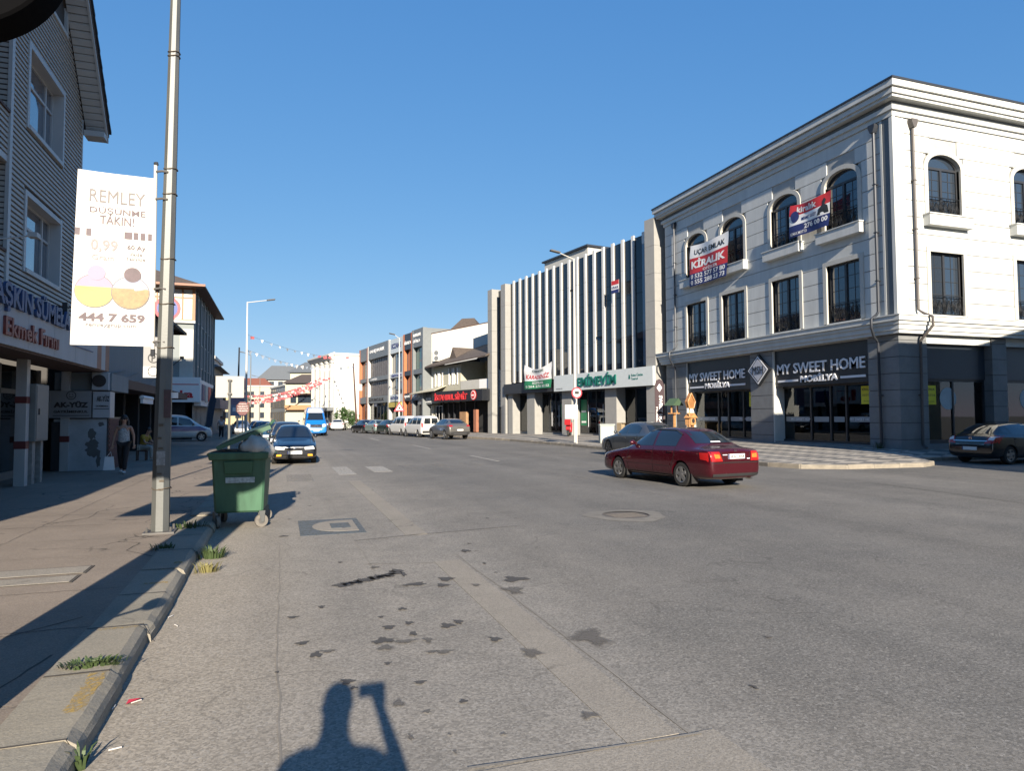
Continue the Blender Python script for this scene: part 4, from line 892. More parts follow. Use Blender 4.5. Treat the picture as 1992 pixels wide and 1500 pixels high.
# near face lies at u = 15.5 and looks at the camera; local x -> -Y, local y -> +X
ew = MB(); ew.quad((0, 0, 0), (15.5, 0, 0), (15.5, 0, 11.4), (0, 0, 11.4)).quad((0, 0, 0), (0, -9, 0), (0, -9, 11.4), (0, 0, 11.4)).quad((15.5, 0, 4.6), (15.5, -9, 4.6), (15.5, -9, 11.4), (15.5, 0, 11.4)); ew.build('wall', m_gw, EK)
MB().box(15.5, 15.53, -.9, 0, 4.6, 8.2).build('white_wall_panel', m_trim, EK)
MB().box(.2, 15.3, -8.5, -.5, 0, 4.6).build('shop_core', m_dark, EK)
def side_window(y0, y1, z0, z1, n):
    f = MB(); u = 15.5
    for k in range(n+1): y = y0+(y1-y0)*k/n; f.box(u, u+.09, y-.06, y+.06, z0, z1)
    f.box(u, u+.085, y0+.06, y1-.06, z0, z0+.1); f.box(u, u+.085, y0+.06, y1-.06, z1-.1, z1); f.box(u, u+.08, y0+.06, y1-.06, z1-.75, z1-.66)
    o = f.build('window', m_wood, EK)
    for k in range(n):
        a, b = y0+(y1-y0)*k/n+.06, y0+(y1-y0)*(k+1)/n-.06
        MB().box(u+.02, u+.03, a, b, z0+.1, z1-.75).build('pane', m_cur, o); MB().box(u+.02, u+.03, a, b, z1-.66, z1-.1).build('pane', m_cur, o)
side_window(-1.45, -.06, 8.8, 11.2, 2); side_window(-3.1, -1.75, 8.8, 11.2, 2)
MB().box(15.45, 15.75, -3.3, .12, 8.62, 8.8).build('bay_sill', m_sidew, EK); MB().box(15.5, 15.62, -.06, .1, 8.8, 11.3).build('corner_post', m_wood, EK)
for k in range(5):
    window(EK, 1.2+k*2.8, 2.6+k*2.8, 8.9, 10.8, .0, m_sidew, m_winglass, cols=2); window(EK, 1.2+k*2.8, 2.6+k*2.8, 5.6, 7.5, .0, m_sidew, m_winglass, cols=2)
for k in range(7): MB().box(.1+k*2.3, .28+k*2.3, 0, .12, 4.6, 11.3).build('wall_rib', m_gw, EK)
MB().add([(-1, .8, 11.3), (16.6, .8, 11.3), (16.6, -10, 11.3), (-1, -10, 11.3), (4, -4.5, 13.6), (11.5, -4.5, 13.6)], [(0, 1, 5, 4), (1, 2, 5), (2, 3, 4, 5), (3, 0, 4)]).build('roof', m_tileroof, EK)
MB().box(-1.02, 16.62, -10.02, .82, 11.18, 11.3).build('eaves', m_brown, EK); MB().box(16.55, 16.68, -10, .85, 11.2, 11.36).build('gutter', m_orange, EK)
sg = MB().box(15.55, 16.0, -4, .55, 2.85, 4.65).build('shop_sign', m_vinw, EK); sg2 = MB().box(5, 15.5, 0.1, .55, 2.6, 4.5).build('shop_sign', m_vinw, EK)
text('eka', m_vinr, EK, 0, 0, 0, 1.35, .55, ext=.02, bold=.04).data.transform(Matrix.Translation((16.0, -1.25, 3.15)) @ Matrix.Rotation(R(-90), 4, 'Z') @ Matrix.Scale(-1, 4, (1, 0, 0)) @ Matrix.Scale(-1, 4, (1, 0, 0)))
MB().box(16.0, 16.01, -1.3, .45, 4.1, 4.16).build('sign_line', m_vinr, EK); MB().box(16.0, 16.01, -1.9, -1.35, 3.2, 4.3).build('sign_emblem', m_vinr, EK)
for k in range(4): MB().box(6+k*2.4, 7.8+k*2.4, .55, .6, 2.9+.1*(k % 2), 4.2).build('sign_plate', (m_blackp, m_vinr, m_trim, m_vinb)[k], EK)
for k in range(5): MB().box(.5+k*3.1, 1+k*3.1, -.3, 0, 0, 2.7).build('pier', m_dgrey, EK)
lamp = thing('wall_camera', 'black camera on a thin arm on the grey corner house', 'camera', (-6.9, 53.98, 5.9)); MB().tube([(-.5, 0, -.4), (.15, -.5, .1)], .03, 5).build('arm', m_frame, lamp); MB().box(.05, .3, -.6, -.4, .05, .25).build('head', m_frame, lamp)

# ================================================================== farther houses on the right
m_cream = mat('cream_wall', (.42, .40, .31), .75, var=.08); m_ww = mat('plain_white_wall', (.55, .54, .50), .8, var=.05, scale=.7); m_rust = mat('rust_orange_panel', (.42, .13, .05), .6, var=.1)
m_gglass = mat('green_glass', (.05, .13, .11), .05, var=.1, spec=.9); m_steel = mat('grey_steel_panel', (.16, .175, .18), .5, var=.08); m_cur2 = mat('striped_blinds', (.17, .15, .14), .5, var=.5, scale=3)
IS = frame('balcony_house', 'low cream house with corner balcony and red lettered black sign', 'building', (19.0, 62.6), (15.9, 74.2))
holes = [(5.9, 6.5, 5.2, 6.85), (7.0, 7.6, 5.2, 6.85), (9.2, 9.75, 5.1, 6.6), (10.2, 10.75, 5.1, 6.6)]
wl = shell(MB(), 5.2, 11.2, 3.2, 7.2, holes, 0, .25); wl.quad((5.2, 0, 3.2), (5.2, -3, 3.2), (5.2, -3, 7.5), (5.2, 0, 7.5)).quad((-1, -3, 3.2), (5.2, -3, 3.2), (5.2, -3, 7.6), (-1, -3, 7.6)).quad((11.2, 0, 0), (11.2, -6, 0), (11.2, -6, 7.2), (11.2, 0, 7.2)).quad((11.2, 0, 0), (14.3, 0, 0), (14.3, 0, 3.0), (11.2, 0, 3.0)); wl.build('wall', m_cream, IS)
for a, b, c, d in holes:
    window(IS, a, b, c, d, -.22, m_vinw, m_winglass, fr=.05, cols=1)
    t = MB().box(a-.14, a, 0, .06, c-.1, d); t.build('window_surround', m_vinw, IS); MB().box(b, b+.14, 0, .06, c-.1, d).build('window_surround', m_vinw, IS)
MB().box(1.4, 1.0, -2.98, -2.9, 4.5, 6.7).build('balcony_door', m_vinw, IS); MB().box(3.6, 2.8, -2.98, -2.9, 5.4, 6.7).build('balcony_window', m_winglass, IS)
MB().box(-.3, 5.2, -3, .05, 4.35, 4.5).build('balcony_floor', m_cream, IS); MB().box(1.4, 5.1, -.05, .05, 4.5, 5.4).build('balcony_parapet', m_trim, IS); MB().box(-.2, 1.4, -.05, .05, 4.5, 5.4).build('balcony_parapet', m_vinw, IS)
MB().add([(-1, .8, 7.45), (11.9, .8, 7.1), (11.9, -4, 9.3), (-1, -4, 9.6), (-1, .8, 7.6), (11.9, .8, 7.25), (11.9, -4, 9.45), (-1, -4, 9.75)], [(0, 3, 2, 1), (4, 5, 6, 7), (0, 1, 5, 4), (1, 2, 6, 5), (2, 3, 7, 6), (3, 0, 4, 7)]).build('roof', m_tileroof, IS)
MB().add([(.3, 1.0, 7.35), (7, .9, 7.2), (6.2, -1.6, 8.5), (1.2, -1.6, 8.6)], [(0, 1, 2, 3)]).add([(.3, 1.0, 7.3), (7, .9, 7.15), (7, .9, 7.22), (.3, 1.0, 7.37)], [(0, 1, 2, 3)]).build('porch_roof', m_ww, IS)
MB().add([(7.0, -.6, 7.6), (9.0, -.6, 7.5), (8.0, -.6, 9.2), (8.0, -3.5, 9.2), (7.0, -3.5, 7.6), (9.0, -3.5, 7.5)], [(0, 1, 2), (0, 2, 3, 4), (1, 5, 3, 2)]).build('dormer', m_tileroof, IS)
sb = MB().box(-1.0, 8.95, .05, 1.2, 3.25, 4.36).build('sign_board', m_black, IS)
text('İSTANBUL SİMİT', m_vinr, IS, 8.7, 1.2, 3.4, 6.9, .8, ext=.06, bold=.03)
MB().disc((.55, 1.2, 3.8), .5, 'y', .05, 24).build('round_emblem', m_vinr, IS); MB().disc((.55, 1.25, 3.8), .42, 'y', .02, 24).build('round_emblem', m_vinw, IS); MB().disc((.55, 1.27, 3.8), .34, 'y', .02, 24).build('round_emblem', m_vinr, IS); text('SİMİT', m_vinw, IS, .82, 1.29, 3.7, .54, .2, ext=.01, bold=.02)
MB().box(-1, 14.3, -6, -.8, 0, 3.2).build('shop_core', m_dark, IS)
for x in (-.7, 2.2, 4.0, 5.2, 6.5, 7.7, 8.9): MB().box(x-.06, x+.06, -.1, .1, 0, 3.25).build('shop_post', m_frame, IS)
MB().box(3.6, 4.9, .0, .3, .1, 2.2).build('wooden_panel', mat('pale_wood', (.32, .19, .1), .6, var=.2), IS); MB().box(1.1, 1.6, .3, .6, .2, 2.4).build('menu_stand', mat('reddish_wood', (.28, .12, .07), .6), IS)
MB().box(10.7, 14.2, .05, .5, 3.1, 4.2).build('sign_board', m_steel, IS); text('UNLU MAMULLER', m_vinw, IS, 14.0, .5, 3.3, 3.1, .5, ext=.03, bold=.02); MB().box(9.0, 10.65, .05, .5, 3.2, 4.2).build('sign_board', m_cream, IS); text('NİL', m_blackp, IS, 10.1, .5, 3.5, .6, .4, ext=.02, bold=.03)
MB().add([(8.2, .05, 5.0), (14.3, .05, 4.6), (14.3, 1.5, 4.25), (8.2, 1.5, 4.45), (8.2, .05, 5.1), (14.3, .05, 4.7), (14.3, 1.5, 4.33), (8.2, 1.5, 4.53)], [(0, 3, 2, 1), (4, 5, 6, 7), (0, 1, 5, 4), (1, 2, 6, 5), (2, 3, 7, 6), (3, 0, 4, 7)]).build('canopy', m_cream, IS)
for a, b in ((9.1, 10.6), (11.5, 13.8)): window(IS, a, b, .4, 2.9, .01, m_sidew, m_clear, cols=2, name='shop_front')
WB = frame('blank_white_building', 'tall blank white wall of the building behind the cream house', 'building', (25.0, 67.5), (15.95, 74.3))
MB().prism([(0, 0), (11.25, 0), (11.25, 11.0), (0, 12.6)], -1.5, 0, 'y').build('wall', m_ww, WB); MB().prism([(0, 12.6), (11.3, 11.0), (11.3, 11.1), (0, 12.7)], -1.6, .05, 'y').build('parapet_cap', m_brown, WB)
MB().add([(6.5, -4, 10.5), (12.5, -4, 10.5), (12.5, -10, 10.5), (6.5, -10, 10.5), (8.6, -6.5, 13.6), (10.2, -6.5, 13.6)], [(0, 1, 5, 4), (1, 2, 5), (2, 3, 4, 5), (3, 0, 4)]).build('roof', m_tileroof, WB); MB().box(7.9, 7.98, 0, .03, 7.5, 11.3).build('rain_pipe', m_trim, WB)
ac = thing('air_conditioner', 'double fan air conditioner unit on the blank white wall', 'air conditioner', (0, 0, 0)); ac.location = WB.location; ac.rotation_euler = WB.rotation_euler
MB().box(10.1, 10.9, .02, .45, 7.9, 9.15).build('case', m_ww, ac)
for z in (8.22, 8.82): MB().disc((10.45, .45, z), .26, 'y', .03, 18).build('fan_grille', m_dgrey, ac)
# shop and office terrace with rust coloured panels
GR = frame('glass_and_panel_terrace', 'three storey terrace of grey frames, glass and rust panels', 'building', (15.1, 74.1), (11.05, 100.8))
MB().box(.05, 26.95, -9, -.35, 0, 11.5).build('core', m_dark, GR)
def bay(u0, u1, top, fm, gm, sc, name=''):
    """framed bay: side posts, floor bands, two glazed storeys and a shop below"""
    MB().box(u0, u0+.35, -.4, .1, 0, top).build('frame_post', fm, GR); MB().box(u1-.35, u1, -.4, .1, 0, top).build('frame_post', fm, GR)
    for z0, z1 in ((3.6, 4.5), (6.6, 7.15), (9.7, top)): MB().box(u0+.35, u1-.35, -.4, .06, z0, z1).build('floor_band', sc, GR)
    for z0, z1 in ((4.5, 6.6), (7.15, 9.7)): window(GR, u0+.35, u1-.35, z0, z1, -.34, m_frame, gm, fr=.06, cols=max(2, int((u1-u0)/1.1)), name='window')
    window(GR, u0+.35, u1-.35, .2, 3.6, -.34, m_frame, m_clear, fr=.08, cols=max(2, int((u1-u0)/1.6)), name='shop_front')
bay(0, 3.7, 11.75, m_steel, m_gglass, m_steel); bay(3.72, 6.9, 11.6, m_rust, m_winglass, m_frame); bay(6.92, 12.6, 11.5, m_ww, m_winglass, m_em); bay(12.62, 22.6, 11.6, m_ww, m_cur2, m_steel); bay(22.62, 27, 11.5, m_rust, m_gglass, m_steel)
MB().box(0, .9, -9, -.4, 0, 11.7).build('end_wall', m_steel, GR)
for u, s, mt, z, wv, hv in ((3.4, 'AVUKATLIK', m_vinw, 10.9, 2.6, .35), (3.3, 'BÜRO', m_vinw, 10.2, 2.2, .45), (6.5, 'SİGORTA', m_vinw, 10.3, 2.3, .5), (11.5, 'ECZANE', m_vinb, 10.3, 3.6, .6), (21.5, 'DANIŞMANLIK', m_vinw, 10.4, 6.8, .6), (3.4, 'OPTİK', m_vinw, 3.85, 2.6, .4), (6.5, 'spor', m_vinw, 3.85, 2.2, .4), (11.9, 'GİYİM', m_vinb, 3.9, 3.5, .4), (21.8, 'KUYUMCULUK', m_blackp, 3.85, 7, .4), (21.0, 'OFİS', m_vinw, 6.72, 3, .3), (11.5, 'SÜRÜCÜ KURSU', m_vinb, 6.72, 4, .3)):
    text(s, mt, GR, u, .07, z, wv, hv, ext=.03, bold=.02)
MB().box(7.3, 12.2, .07, .25, 2.9, 3.5).build('yellow_awning', mat('yellow_awning', (.5, .4, .1), .7), GR)
for k in range(3): MB().box(13+k*.1, 27, .3+k*.35, .65+k*.35, 0, .45-k*.13).build('step', m_conc, GR)
# white ornate building
OW = frame('ornate_white_building', 'white building with columns, grey cornice and a blank side wall', 'building', (7.9, 108), (5.2, 120.5))
MB().box(0, 12.5, -22, 0, 0, 11.4).build('wall', m_ww, OW)
MB().prism([(-.1, 10.6), (.35, 10.7), (.9, 11.3), (.9, 11.5), (-.1, 11.9)], 0, 12.9, 'x').build('cornice', m_trim, OW); MB().box(-.15, .0, -22, .2, 11.4, 11.75).build('parapet', m_ww, OW)
for k in range(5):
    u = .5+k*2.8; MB().tube([(u, .2, 3.2), (u, .2, 10.2)], .26, 10).build('column', m_ww, OW); MB().box(u-.4, u+.4, 0, .5, 10.2, 10.6).build('capital', m_trim, OW)
for k in range(4):
    for z in (4.2, 7.4): window(OW, 1.3+k*2.8, 2.6+k*2.8, z, z+2.2, .01, m_sidew, m_winglass, cols=2)
    window(OW, 1.0+k*2.8, 2.9+k*2.8, .2, 2.6, .02, m_frame, m_clear, cols=2, name='shop_front')
MB().box(.2, 12.3, 0, 1.0, 2.7, 3.2).build('balcony_band', m_dgrey, OW)

# ------------------------------------------------------------------ houses closing the street
def house(name, label, A, B, H, D, mt, wins, roof='flat', rm=None, group='distant houses closing the street', extra=None):
    t = frame(name, label, 'building', A, B, 0, group); L = math.hypot(B[0]-A[0], B[1]-A[1])
    MB().box(0, L, -D, 0, 0, H).build('wall', mt, t)
    if roof == 'flat': MB().box(-.2, L+.2, -D-.2, .2, H, H+.35).build('roof', rm or m_trim, t)
    else: MB().add([(-.6, .7, H), (L+.6, .7, H), (L+.6, -D-.6, H), (-.6, -D-.6, H), (L*.25, -D/2, H+roof), (L*.75, -D/2, H+roof)], [(0, 1, 5, 4), (1, 2, 5), (2, 3, 4, 5), (3, 0, 4), (0, 3, 2, 1)]).build('roof', rm or m_tileroof, t)
    for a, b, c, d in wins: window(t, a, b, c, d, .01, m_frame, m_winglass, fr=.08, cols=2)
    return t
def grid(L, n, zs, h=1.5, w=.55): return [(L*(k+.5)/n-L/n*w/2, L*(k+.5)/n+L/n*w/2, z, z+h) for k in range(n) for z in zs]
m_pink = mat('pink_wall', (.42, .3, .26), .8, var=.08); m_sand = mat('sand_wall', (.42, .375, .30), .8, var=.08); m_ylw = mat('yellow_wall', (.42, .34, .2), .8, var=.08)
# faces that look back down the street: local x runs to -X
h1 = house('cream_gabled_house', 'cream house with brown balcony beside the ornate white building', (7.2, 134), (.9, 136), 8.2, 10, m_cream, [(.6, 4.2, 4.4, 5.9), (4.5, 5.6, 4.4, 5.9), (1, 2, 6.5, 7.6)], 2.0)
MB().box(.3, 6.3, .05, 1.2, 3.1, 4.0).build('balcony', mat('tan_wood', (.34, .19, .09), .7, var=.15), h1); MB().box(.2, 6.4, -.1, 1.3, 6.0, 6.25).build('balcony_roof', m_brown, h1)
house('mansard_house', 'tall cream house with grey slate roof rising behind the ornate white building', (9.5, 150), (2.0, 152), 11.3, 10, m_cream, grid(7.5, 3, (2, 5, 8)), 2.6, m_dgrey)
house('glazed_grey_house', 'grey glazed house left of the cream gabled house', (1.0, 142), (-2.0, 160), 8.0, 9, m_steel, grid(18, 7, (1, 3.6, 6), 1.8, .75))
house('sand_coloured_house', 'sand coloured house with pale side wall at the end of the street', (-.6, 172), (-7.6, 173), 9.0, 10, m_sand, grid(7, 3, (1.5, 4, 6.5), 1.4, .4), 'flat')
house('red_roofed_house', 'pinkish house with long red roof behind the flag strings', (-2, 196), (-13, 197), 9.5, 12, m_pink, grid(11, 5, (1.5, 4.2, 7)), 3.2, mat('red_brown_roof', (.22, .08, .05), .8, var=.2))
house('yellow_house', 'yellow house with grey awning low at the end of the street', (-7.9, 168), (-12.9, 169), 7.5, 10, m_ylw, grid(5, 2, (1.5, 4.2)))
house('green_grey_house', 'dark grey roofed house peeking over the end of the street', (6, 205), (-6, 206), 12.5, 12, m_trim, grid(12, 5, (8, 10.5)), 4.5, m_dgrey)
# left row receding
l1 = house('dark_roofed_house', 'narrow house with dark overhanging eaves after the grey corner house', (-6.1, 82), (-6.1, 70.5), 6.6, 9, m_gw, grid(11.5, 4, (4.0,), 1.8), 2.4, m_dgrey, 'houses along the left pavement'); MB().box(.5, 11, .05, .6, 2.6, 3.5).build('shop_sign', m_pink, l1)
l2 = house('white_turret_house', 'white house with square roof turret beyond the dark roofed house', (-7.2, 94), (-7.2, 83), 8.4, 9, m_ww, grid(11, 4, (1, 4.0, 6.2), 1.6), 'flat', m_ww, 'houses along the left pavement'); MB().box(7.8, 10.2, -2.6, -.2, 8.7, 11.2).build('turret', m_ww, l2); MB().box(8.3, 9.7, -2, -.6, 11.2, 11.6).build('turret_cap', m_ww, l2)
house('grey_shop_house', 'grey two storey shop house far along the left pavement', (-8.5, 120), (-7.0, 95), 6.2, 9, m_dgrey, grid(25, 8, (1, 3.8), 1.6), 'flat', m_trim, 'houses along the left pavement')
house('pale_shop_house', 'pale shop house at the far end of the left pavement', (-14, 150), (-9, 121), 7.0, 9, m_trim, grid(29, 8, (1, 4.2), 1.6), 'flat', m_trim, 'houses along the left pavement')
# building outside the frame across the side street; its shadow falls on the corner building
OB = frame('side_street_building', 'plain building across the side street outside the picture on the right', 'building', (20.3, -6), (20.3, 9.0))
MB().box(0, 15, -20, 0, 0, 8.7).build('wall', m_cream, OB); MB().prism([(0.05, 8.7), (0.05, 8.9), (-5.7, 8.9), (-20.05, 12.4), (-20.05, 8.7)], -.05, 15.05, 'x').build('roof', m_tileroof, OB)
for z in (1, 4.2, 6.6):
    for k in range(5): window(OB, .8+k*2.8, 2.4+k*2.8, z, z+1.6, .01, m_sidew, m_winglass)
struct('far_hills', MB().add([(-400, 700, -1), (-150, 650, 22), (60, 680, 16), (320, 700, 26), (600, 720, -1), (600, 900, -1), (-400, 900, -1)], [(0, 1, 2, 3, 4), (1, 6, 5, 3, 2), (0, 6, 1), (4, 3, 5)]), mat('hill_green', (.07, .085, .06), .9, var=.2, scale=.02))

# ================================================================== vehicles
m_tyre = mat('tyre_rubber', (.018, .018, .018), .85, var=.15, scale=20); m_rim = mat('alloy_rim', (.34, .34, .34), .3, .8, var=.1); m_rimd = mat('dark_alloy_rim', (.12, .12, .125), .35, .8)
m_cglass = mat('car_glass', (.012, .016, .02), .02, var=0, spec=.8, coat=.7); m_chrome = mat('chrome', (.6, .6, .6), .12, 1, var=0); m_bplast = mat('black_plastic', (.02, .02, .021), .55, var=.1)
m_tail = mat('tail_lamp_red', (.33, .012, .012), .15, var=.15, scale=25, coat=.6); m_tailo = mat('tail_lamp_amber', (.62, .16, .03), .18, var=.15, scale=25, coat=.6); m_head = mat('headlamp_lens', (.62, .63, .62), .12, var=.25, scale=18, coat=.8); m_amber = mat('amber_lamp', (.65, .33, .03), .2, var=.1, coat=.6)
m_plate = mat('number_plate', (.66, .66, .64), .5, var=.05); m_well = mat('wheel_well', (.008, .008, .008), .9, var=0)
def paint(name, c, rough=.28, metal=.25): return mat(name, c, rough, metal, var=.05, scale=1.5, coat=.9)
_wheels = {}
def wheel_meshes(r, wd):
    if (r, wd) in _wheels: return _wheels[(r, wd)]
    t = MB(); n = 28; prof = [(r*.64, -wd/2), (r*.92, -wd/2), (r*.99, -wd/2+.025), (r, -wd/4), (r, wd/4), (r*.99, wd/2-.025), (r*.92, wd/2), (r*.64, wd/2)]
    vs = [(p*math.cos(2*math.pi*k/n), y, p*math.sin(2*math.pi*k/n)) for k in range(n) for p, y in prof]; m = len(prof)
    t.add(vs, [(k*m+i, k*m+(i+1) % m, ((k+1) % n)*m+(i+1) % m, ((k+1) % n)*m+i) for k in range(n) for i in range(m)])
    rm = MB(); rr = r*.655
    for k in range(n):
        a, b = 2*math.pi*k/n, 2*math.pi*(k+1)/n
        for (p0, y0), (p1, y1) in (((rr, -wd/2-.004), (rr*.88, -wd/2+.004)), ((rr*.88, -wd/2+.004), (rr*.84, -wd/2+.06)), ((rr*.84, -wd/2+.06), (0, -wd/2+.075))):
            rm.quad((p0*math.cos(a), y0, p0*math.sin(a)), (p0*math.cos(b), y0, p0*math.sin(b)), (p1*math.cos(b), y1, p1*math.sin(b)), (p1*math.cos(a), y1, p1*math.sin(a)))
    rd = MB().disc((0, -wd/2+.058, 0), rr*.83, 'y', .01, n)
    sp = MB()
    for k in range(5):
        a = 2*math.pi*k/5; c, s = math.cos(a), math.sin(a)
        for (x0, h0, x1, h1) in ((0, .055, rr*.5, .045), (rr*.5, .045, rr*.9, .05)):
            q = [(x0, -h0), (x1, -h1), (x1, h1), (x0, h0)]; sp.prism([(x*c-z*s, x*s+z*c) for x, z in q], -wd/2-.002, -wd/2+.05, 'y')
    sp.disc((0, -wd/2-.008, 0), .05, 'y', .03, 14)
    _wheels[(r, wd)] = (t.data('tyre', True), rm.data('rim', True), rd.data('brake_disc'), sp.data('spokes')); return _wheels[(r, wd)]
def loft(st):
    vs = []; fs = []
    for x, zb, zs, zt, w, wt in st:
        h = zs-zb; half = [(0, zb), (.8*w, zb), (.965*w, zb+.07), (w, zb+.36*h), (.995*w, zb+.7*h), (.972*w, zs-.025), (.935*w, zs+.01), (wt, zt-.045), (wt*.62, zt-.012), (0, zt)]
        ring = half+[(-y, z) for y, z in half[-2:0:-1]]; vs += [(x, y, z) for y, z in ring]
    n = 18; m = len(st)
    for i in range(m-1):
        for k in range(n): fs.append((i*n+k, i*n+(k+1) % n, (i+1)*n+(k+1) % n, (i+1)*n+k))
    fs += [tuple(range(n)), tuple((m-1)*n+k for k in range(n-1, -1, -1))]
    return MB().add(vs, fs)
def car(name, label, loc, head, spec, pt, group=None, z=0, cat='car', rimm=None, glassm=None, plates=('', ''), trims=True):
    """loc: point on the road under the car's middle; head: heading in degrees from +Y, positive to the left"""
    t = thing(name, label, cat, (loc[0], loc[1], z), R(90+head), group); S = spec; W = S['W']; gm = glassm or m_cglass
    me = loft(S['st']).data('body'); o = bpy.data.objects.new('b', me); C.objects.link(o)
    md = o.modifiers.new('s', 'SUBSURF'); md.levels = md.render_levels = 2
    dg = bpy.context.evaluated_depsgraph_get(); sm = bpy.data.meshes.new_from_object(o.evaluated_get(dg))
    bvh = BVHTree.FromPolygons([v.co.copy() for v in sm.vertices], [tuple(p.vertices) for p in sm.polygons])
    # wheel arches
    cu = MB(); r = S['r']; ra = r*1.13
    for wx in S['wx']:
        for s in (-1, 1):
            cu.prism([(wx+ra*math.cos(2*math.pi*k/26), r*1.02+ra*math.sin(2*math.pi*k/26)) for k in range(26)], s*(W-.3), s*(W+.3), 'y')
    co = bpy.data.objects.new('c', cu.data('c')); C.objects.link(co); bm_ = o.modifiers.new('b', 'BOOLEAN'); bm_.object = co; bm_.operation = 'DIFFERENCE'; bm_.solver = 'EXACT'
    dg = bpy.context.evaluated_depsgraph_get(); dg.update(); bme = bpy.data.meshes.new_from_object(o.evaluated_get(dg)); bpy.data.objects.remove(o); bpy.data.objects.remove(co); bpy.data.meshes.remove(sm)
    bme.materials.clear(); bme.materials.append(pt); bme.name = 'body'
    for p in bme.polygons: p.use_smooth = True
    bmm = bmesh.new(); bmm.from_mesh(bme)
    for e in bmm.edges:
        if len(e.link_faces) == 2 and e.calc_face_angle(0) > R(45): e.smooth = False
    bmm.to_mesh(bme); bmm.free()
    body = obj('body', bme, None, t)
    def hit(p, d):
        h = bvh.ray_cast(Vector(p), Vector(d)); return (h[0], h[1]) if h[0] else (None, None)
    def pl(poly, k):
        L = [0]
        for a, b in zip(poly, poly[1:]): L.append(L[-1]+math.hypot(b[0]-a[0], b[1]-a[1]))
        out = []
        for i in range(k+1):
            d = L[-1]*i/k
            for j in range(len(poly)-1):
                if d <= L[j+1]+1e-9:
                    f = (d-L[j])/max(1e-9, L[j+1]-L[j]); out.append((poly[j][0]+(poly[j+1][0]-poly[j][0])*f, poly[j][1]+(poly[j+1][1]-poly[j][1])*f)); break
        return out
    def patch(nm, lo, hi, mt, ax='y', sg=1, n=10, m=5, off=.005, par=None):
        A, B = pl(lo, n), pl(hi, n); g = []
        for j in range(m+1):
            row = []
            for a, b in zip(A, B):
                q = (a[0]+(b[0]-a[0])*j/m, a[1]+(b[1]-a[1])*j/m)
                if ax == 'y': h = hit((q[0], sg*4, q[1]), (0, -sg, 0))
                elif ax == 'x': h = hit((sg*8, q[0], q[1]), (-sg, 0, 0))
                else: h = hit((q[0], q[1], 5), (0, 0, -1))
                row.append(tuple(h[0]+h[1]*off) if h[0] else None)
            g.append(row)
        b = MB()
        for j in range(m):
            for i in range(n):
                q = [g[j][i], g[j][i+1], g[j+1][i+1], g[j+1][i]]
                if all(q): b.quad(*q)
        return b.build(nm, mt, par or t, smooth=True)
    def line(nm, pts, mt, wd=.012, ax='y', sg=1, off=.003):
        P = pl(pts, max(4, int(24))); b = MB(); rows = []
        for i, q in enumerate(P):
            a = P[min(i+1, len(P)-1)]; c = P[max(i-1, 0)]; d = Vector((a[0]-c[0], a[1]-c[1])).normalized()*wd/2; e = []
            for s in (-1, 1):
                q2 = (q[0]-d.y*s, q[1]+d.x*s)
                h = hit((q2[0], sg*4, q2[1]), (0, -sg, 0)) if ax == 'y' else hit((sg*8, q2[0], q2[1]), (-sg, 0, 0)) if ax == 'x' else hit((q2[0], q2[1], 5), (0, 0, -1))
                e.append(tuple(h[0]+h[1]*off) if h[0] else None)
            rows.append(e)
        for a, c in zip(rows, rows[1:]):
            if all(a) and all(c): b.quad(a[0], a[1], c[1], c[0])
        if b.f: b.build(nm, mt, t)
    mir = lambda P: [(-y, q) for y, q in P]
    for sg in (1, -1):
        for lo, hi in S['side']: patch('side_window', lo, hi, gm, 'y', sg)
        if trims:
            for pts in S.get('seams', []): line('door_seam', pts, m_well, .011, 'y', sg)
            for (hx, hz) in S.get('handles', []):
                h = hit((hx, sg*4, hz), (0, -sg, 0))
                if h[0]: q = h[0]; MB().box(q.x-.09, q.x+.09, q.y-.015, q.y+.025*sg, q.z-.018, q.z+.018).build('door_handle', S.get('handle_mat', pt), t)
            if 'moulding' in S: a, b, zz = S['moulding']; patch('side_moulding', [(a, zz-.03), (b, zz-.03)], [(a, zz+.03), (b, zz+.03)], S.get('mould_mat', m_bplast), 'y', sg, 14, 1, .012)
            if 'sill' in S: a, b, zz = S['sill']; patch('sill_trim', [(a, zz), (b, zz)], [(a, zz+.07), (b, zz+.07)], m_bplast, 'y', sg, 14, 1, .01)
        mx, mz = S['mirror']
        h = hit((mx, sg*4, mz), (0, -sg, 0)); yb = abs(h[0].y) if h[0] else W
        mo = MB().ball((mx-.02, sg*(yb+.13), mz+.03), (.055, .095, .065), 10, 6).box(mx-.03, mx+.03, sg*(yb-.03), sg*(yb+.08), mz-.02, mz+.03).build('mirror', S.get('mirror_mat', pt), t, smooth=True)
        for (lo, hi, mt) in S.get('rear_lights', []):
            patch('tail_light', lo if sg > 0 else mir(lo), hi if sg > 0 else mir(hi), mt, 'x', -1, 6, 4, .01)
        for (lo, hi, mt) in S.get('rear_lights_side', []): patch('tail_light', lo, hi, mt, 'y', sg, 4, 4, .008)
        for (lo, hi, mt) in S.get('front_lights', []):
            patch('headlight' if mt != m_amber else 'fog_light', lo if sg > 0 else mir(lo), hi if sg > 0 else mir(hi), mt, 'x', 1, 6, 4, .012)
    lo, hi = S['wind']; patch('windscreen', lo, hi, gm, 'x', 1, 12, 8)
    lo, hi = S['rearw']; patch('rear_window', lo, hi, gm, 'x', -1, 12, 8)
    for (nm, ax, sg, lo, hi, mt, off) in S.get('patches', []): patch(nm, lo, hi, mt, ax, sg, 12, 4, off)
    if trims:
        for (nm, ax, sg, pts, wd) in S.get('lines', []): line(nm, pts, m_well, wd, ax, sg)
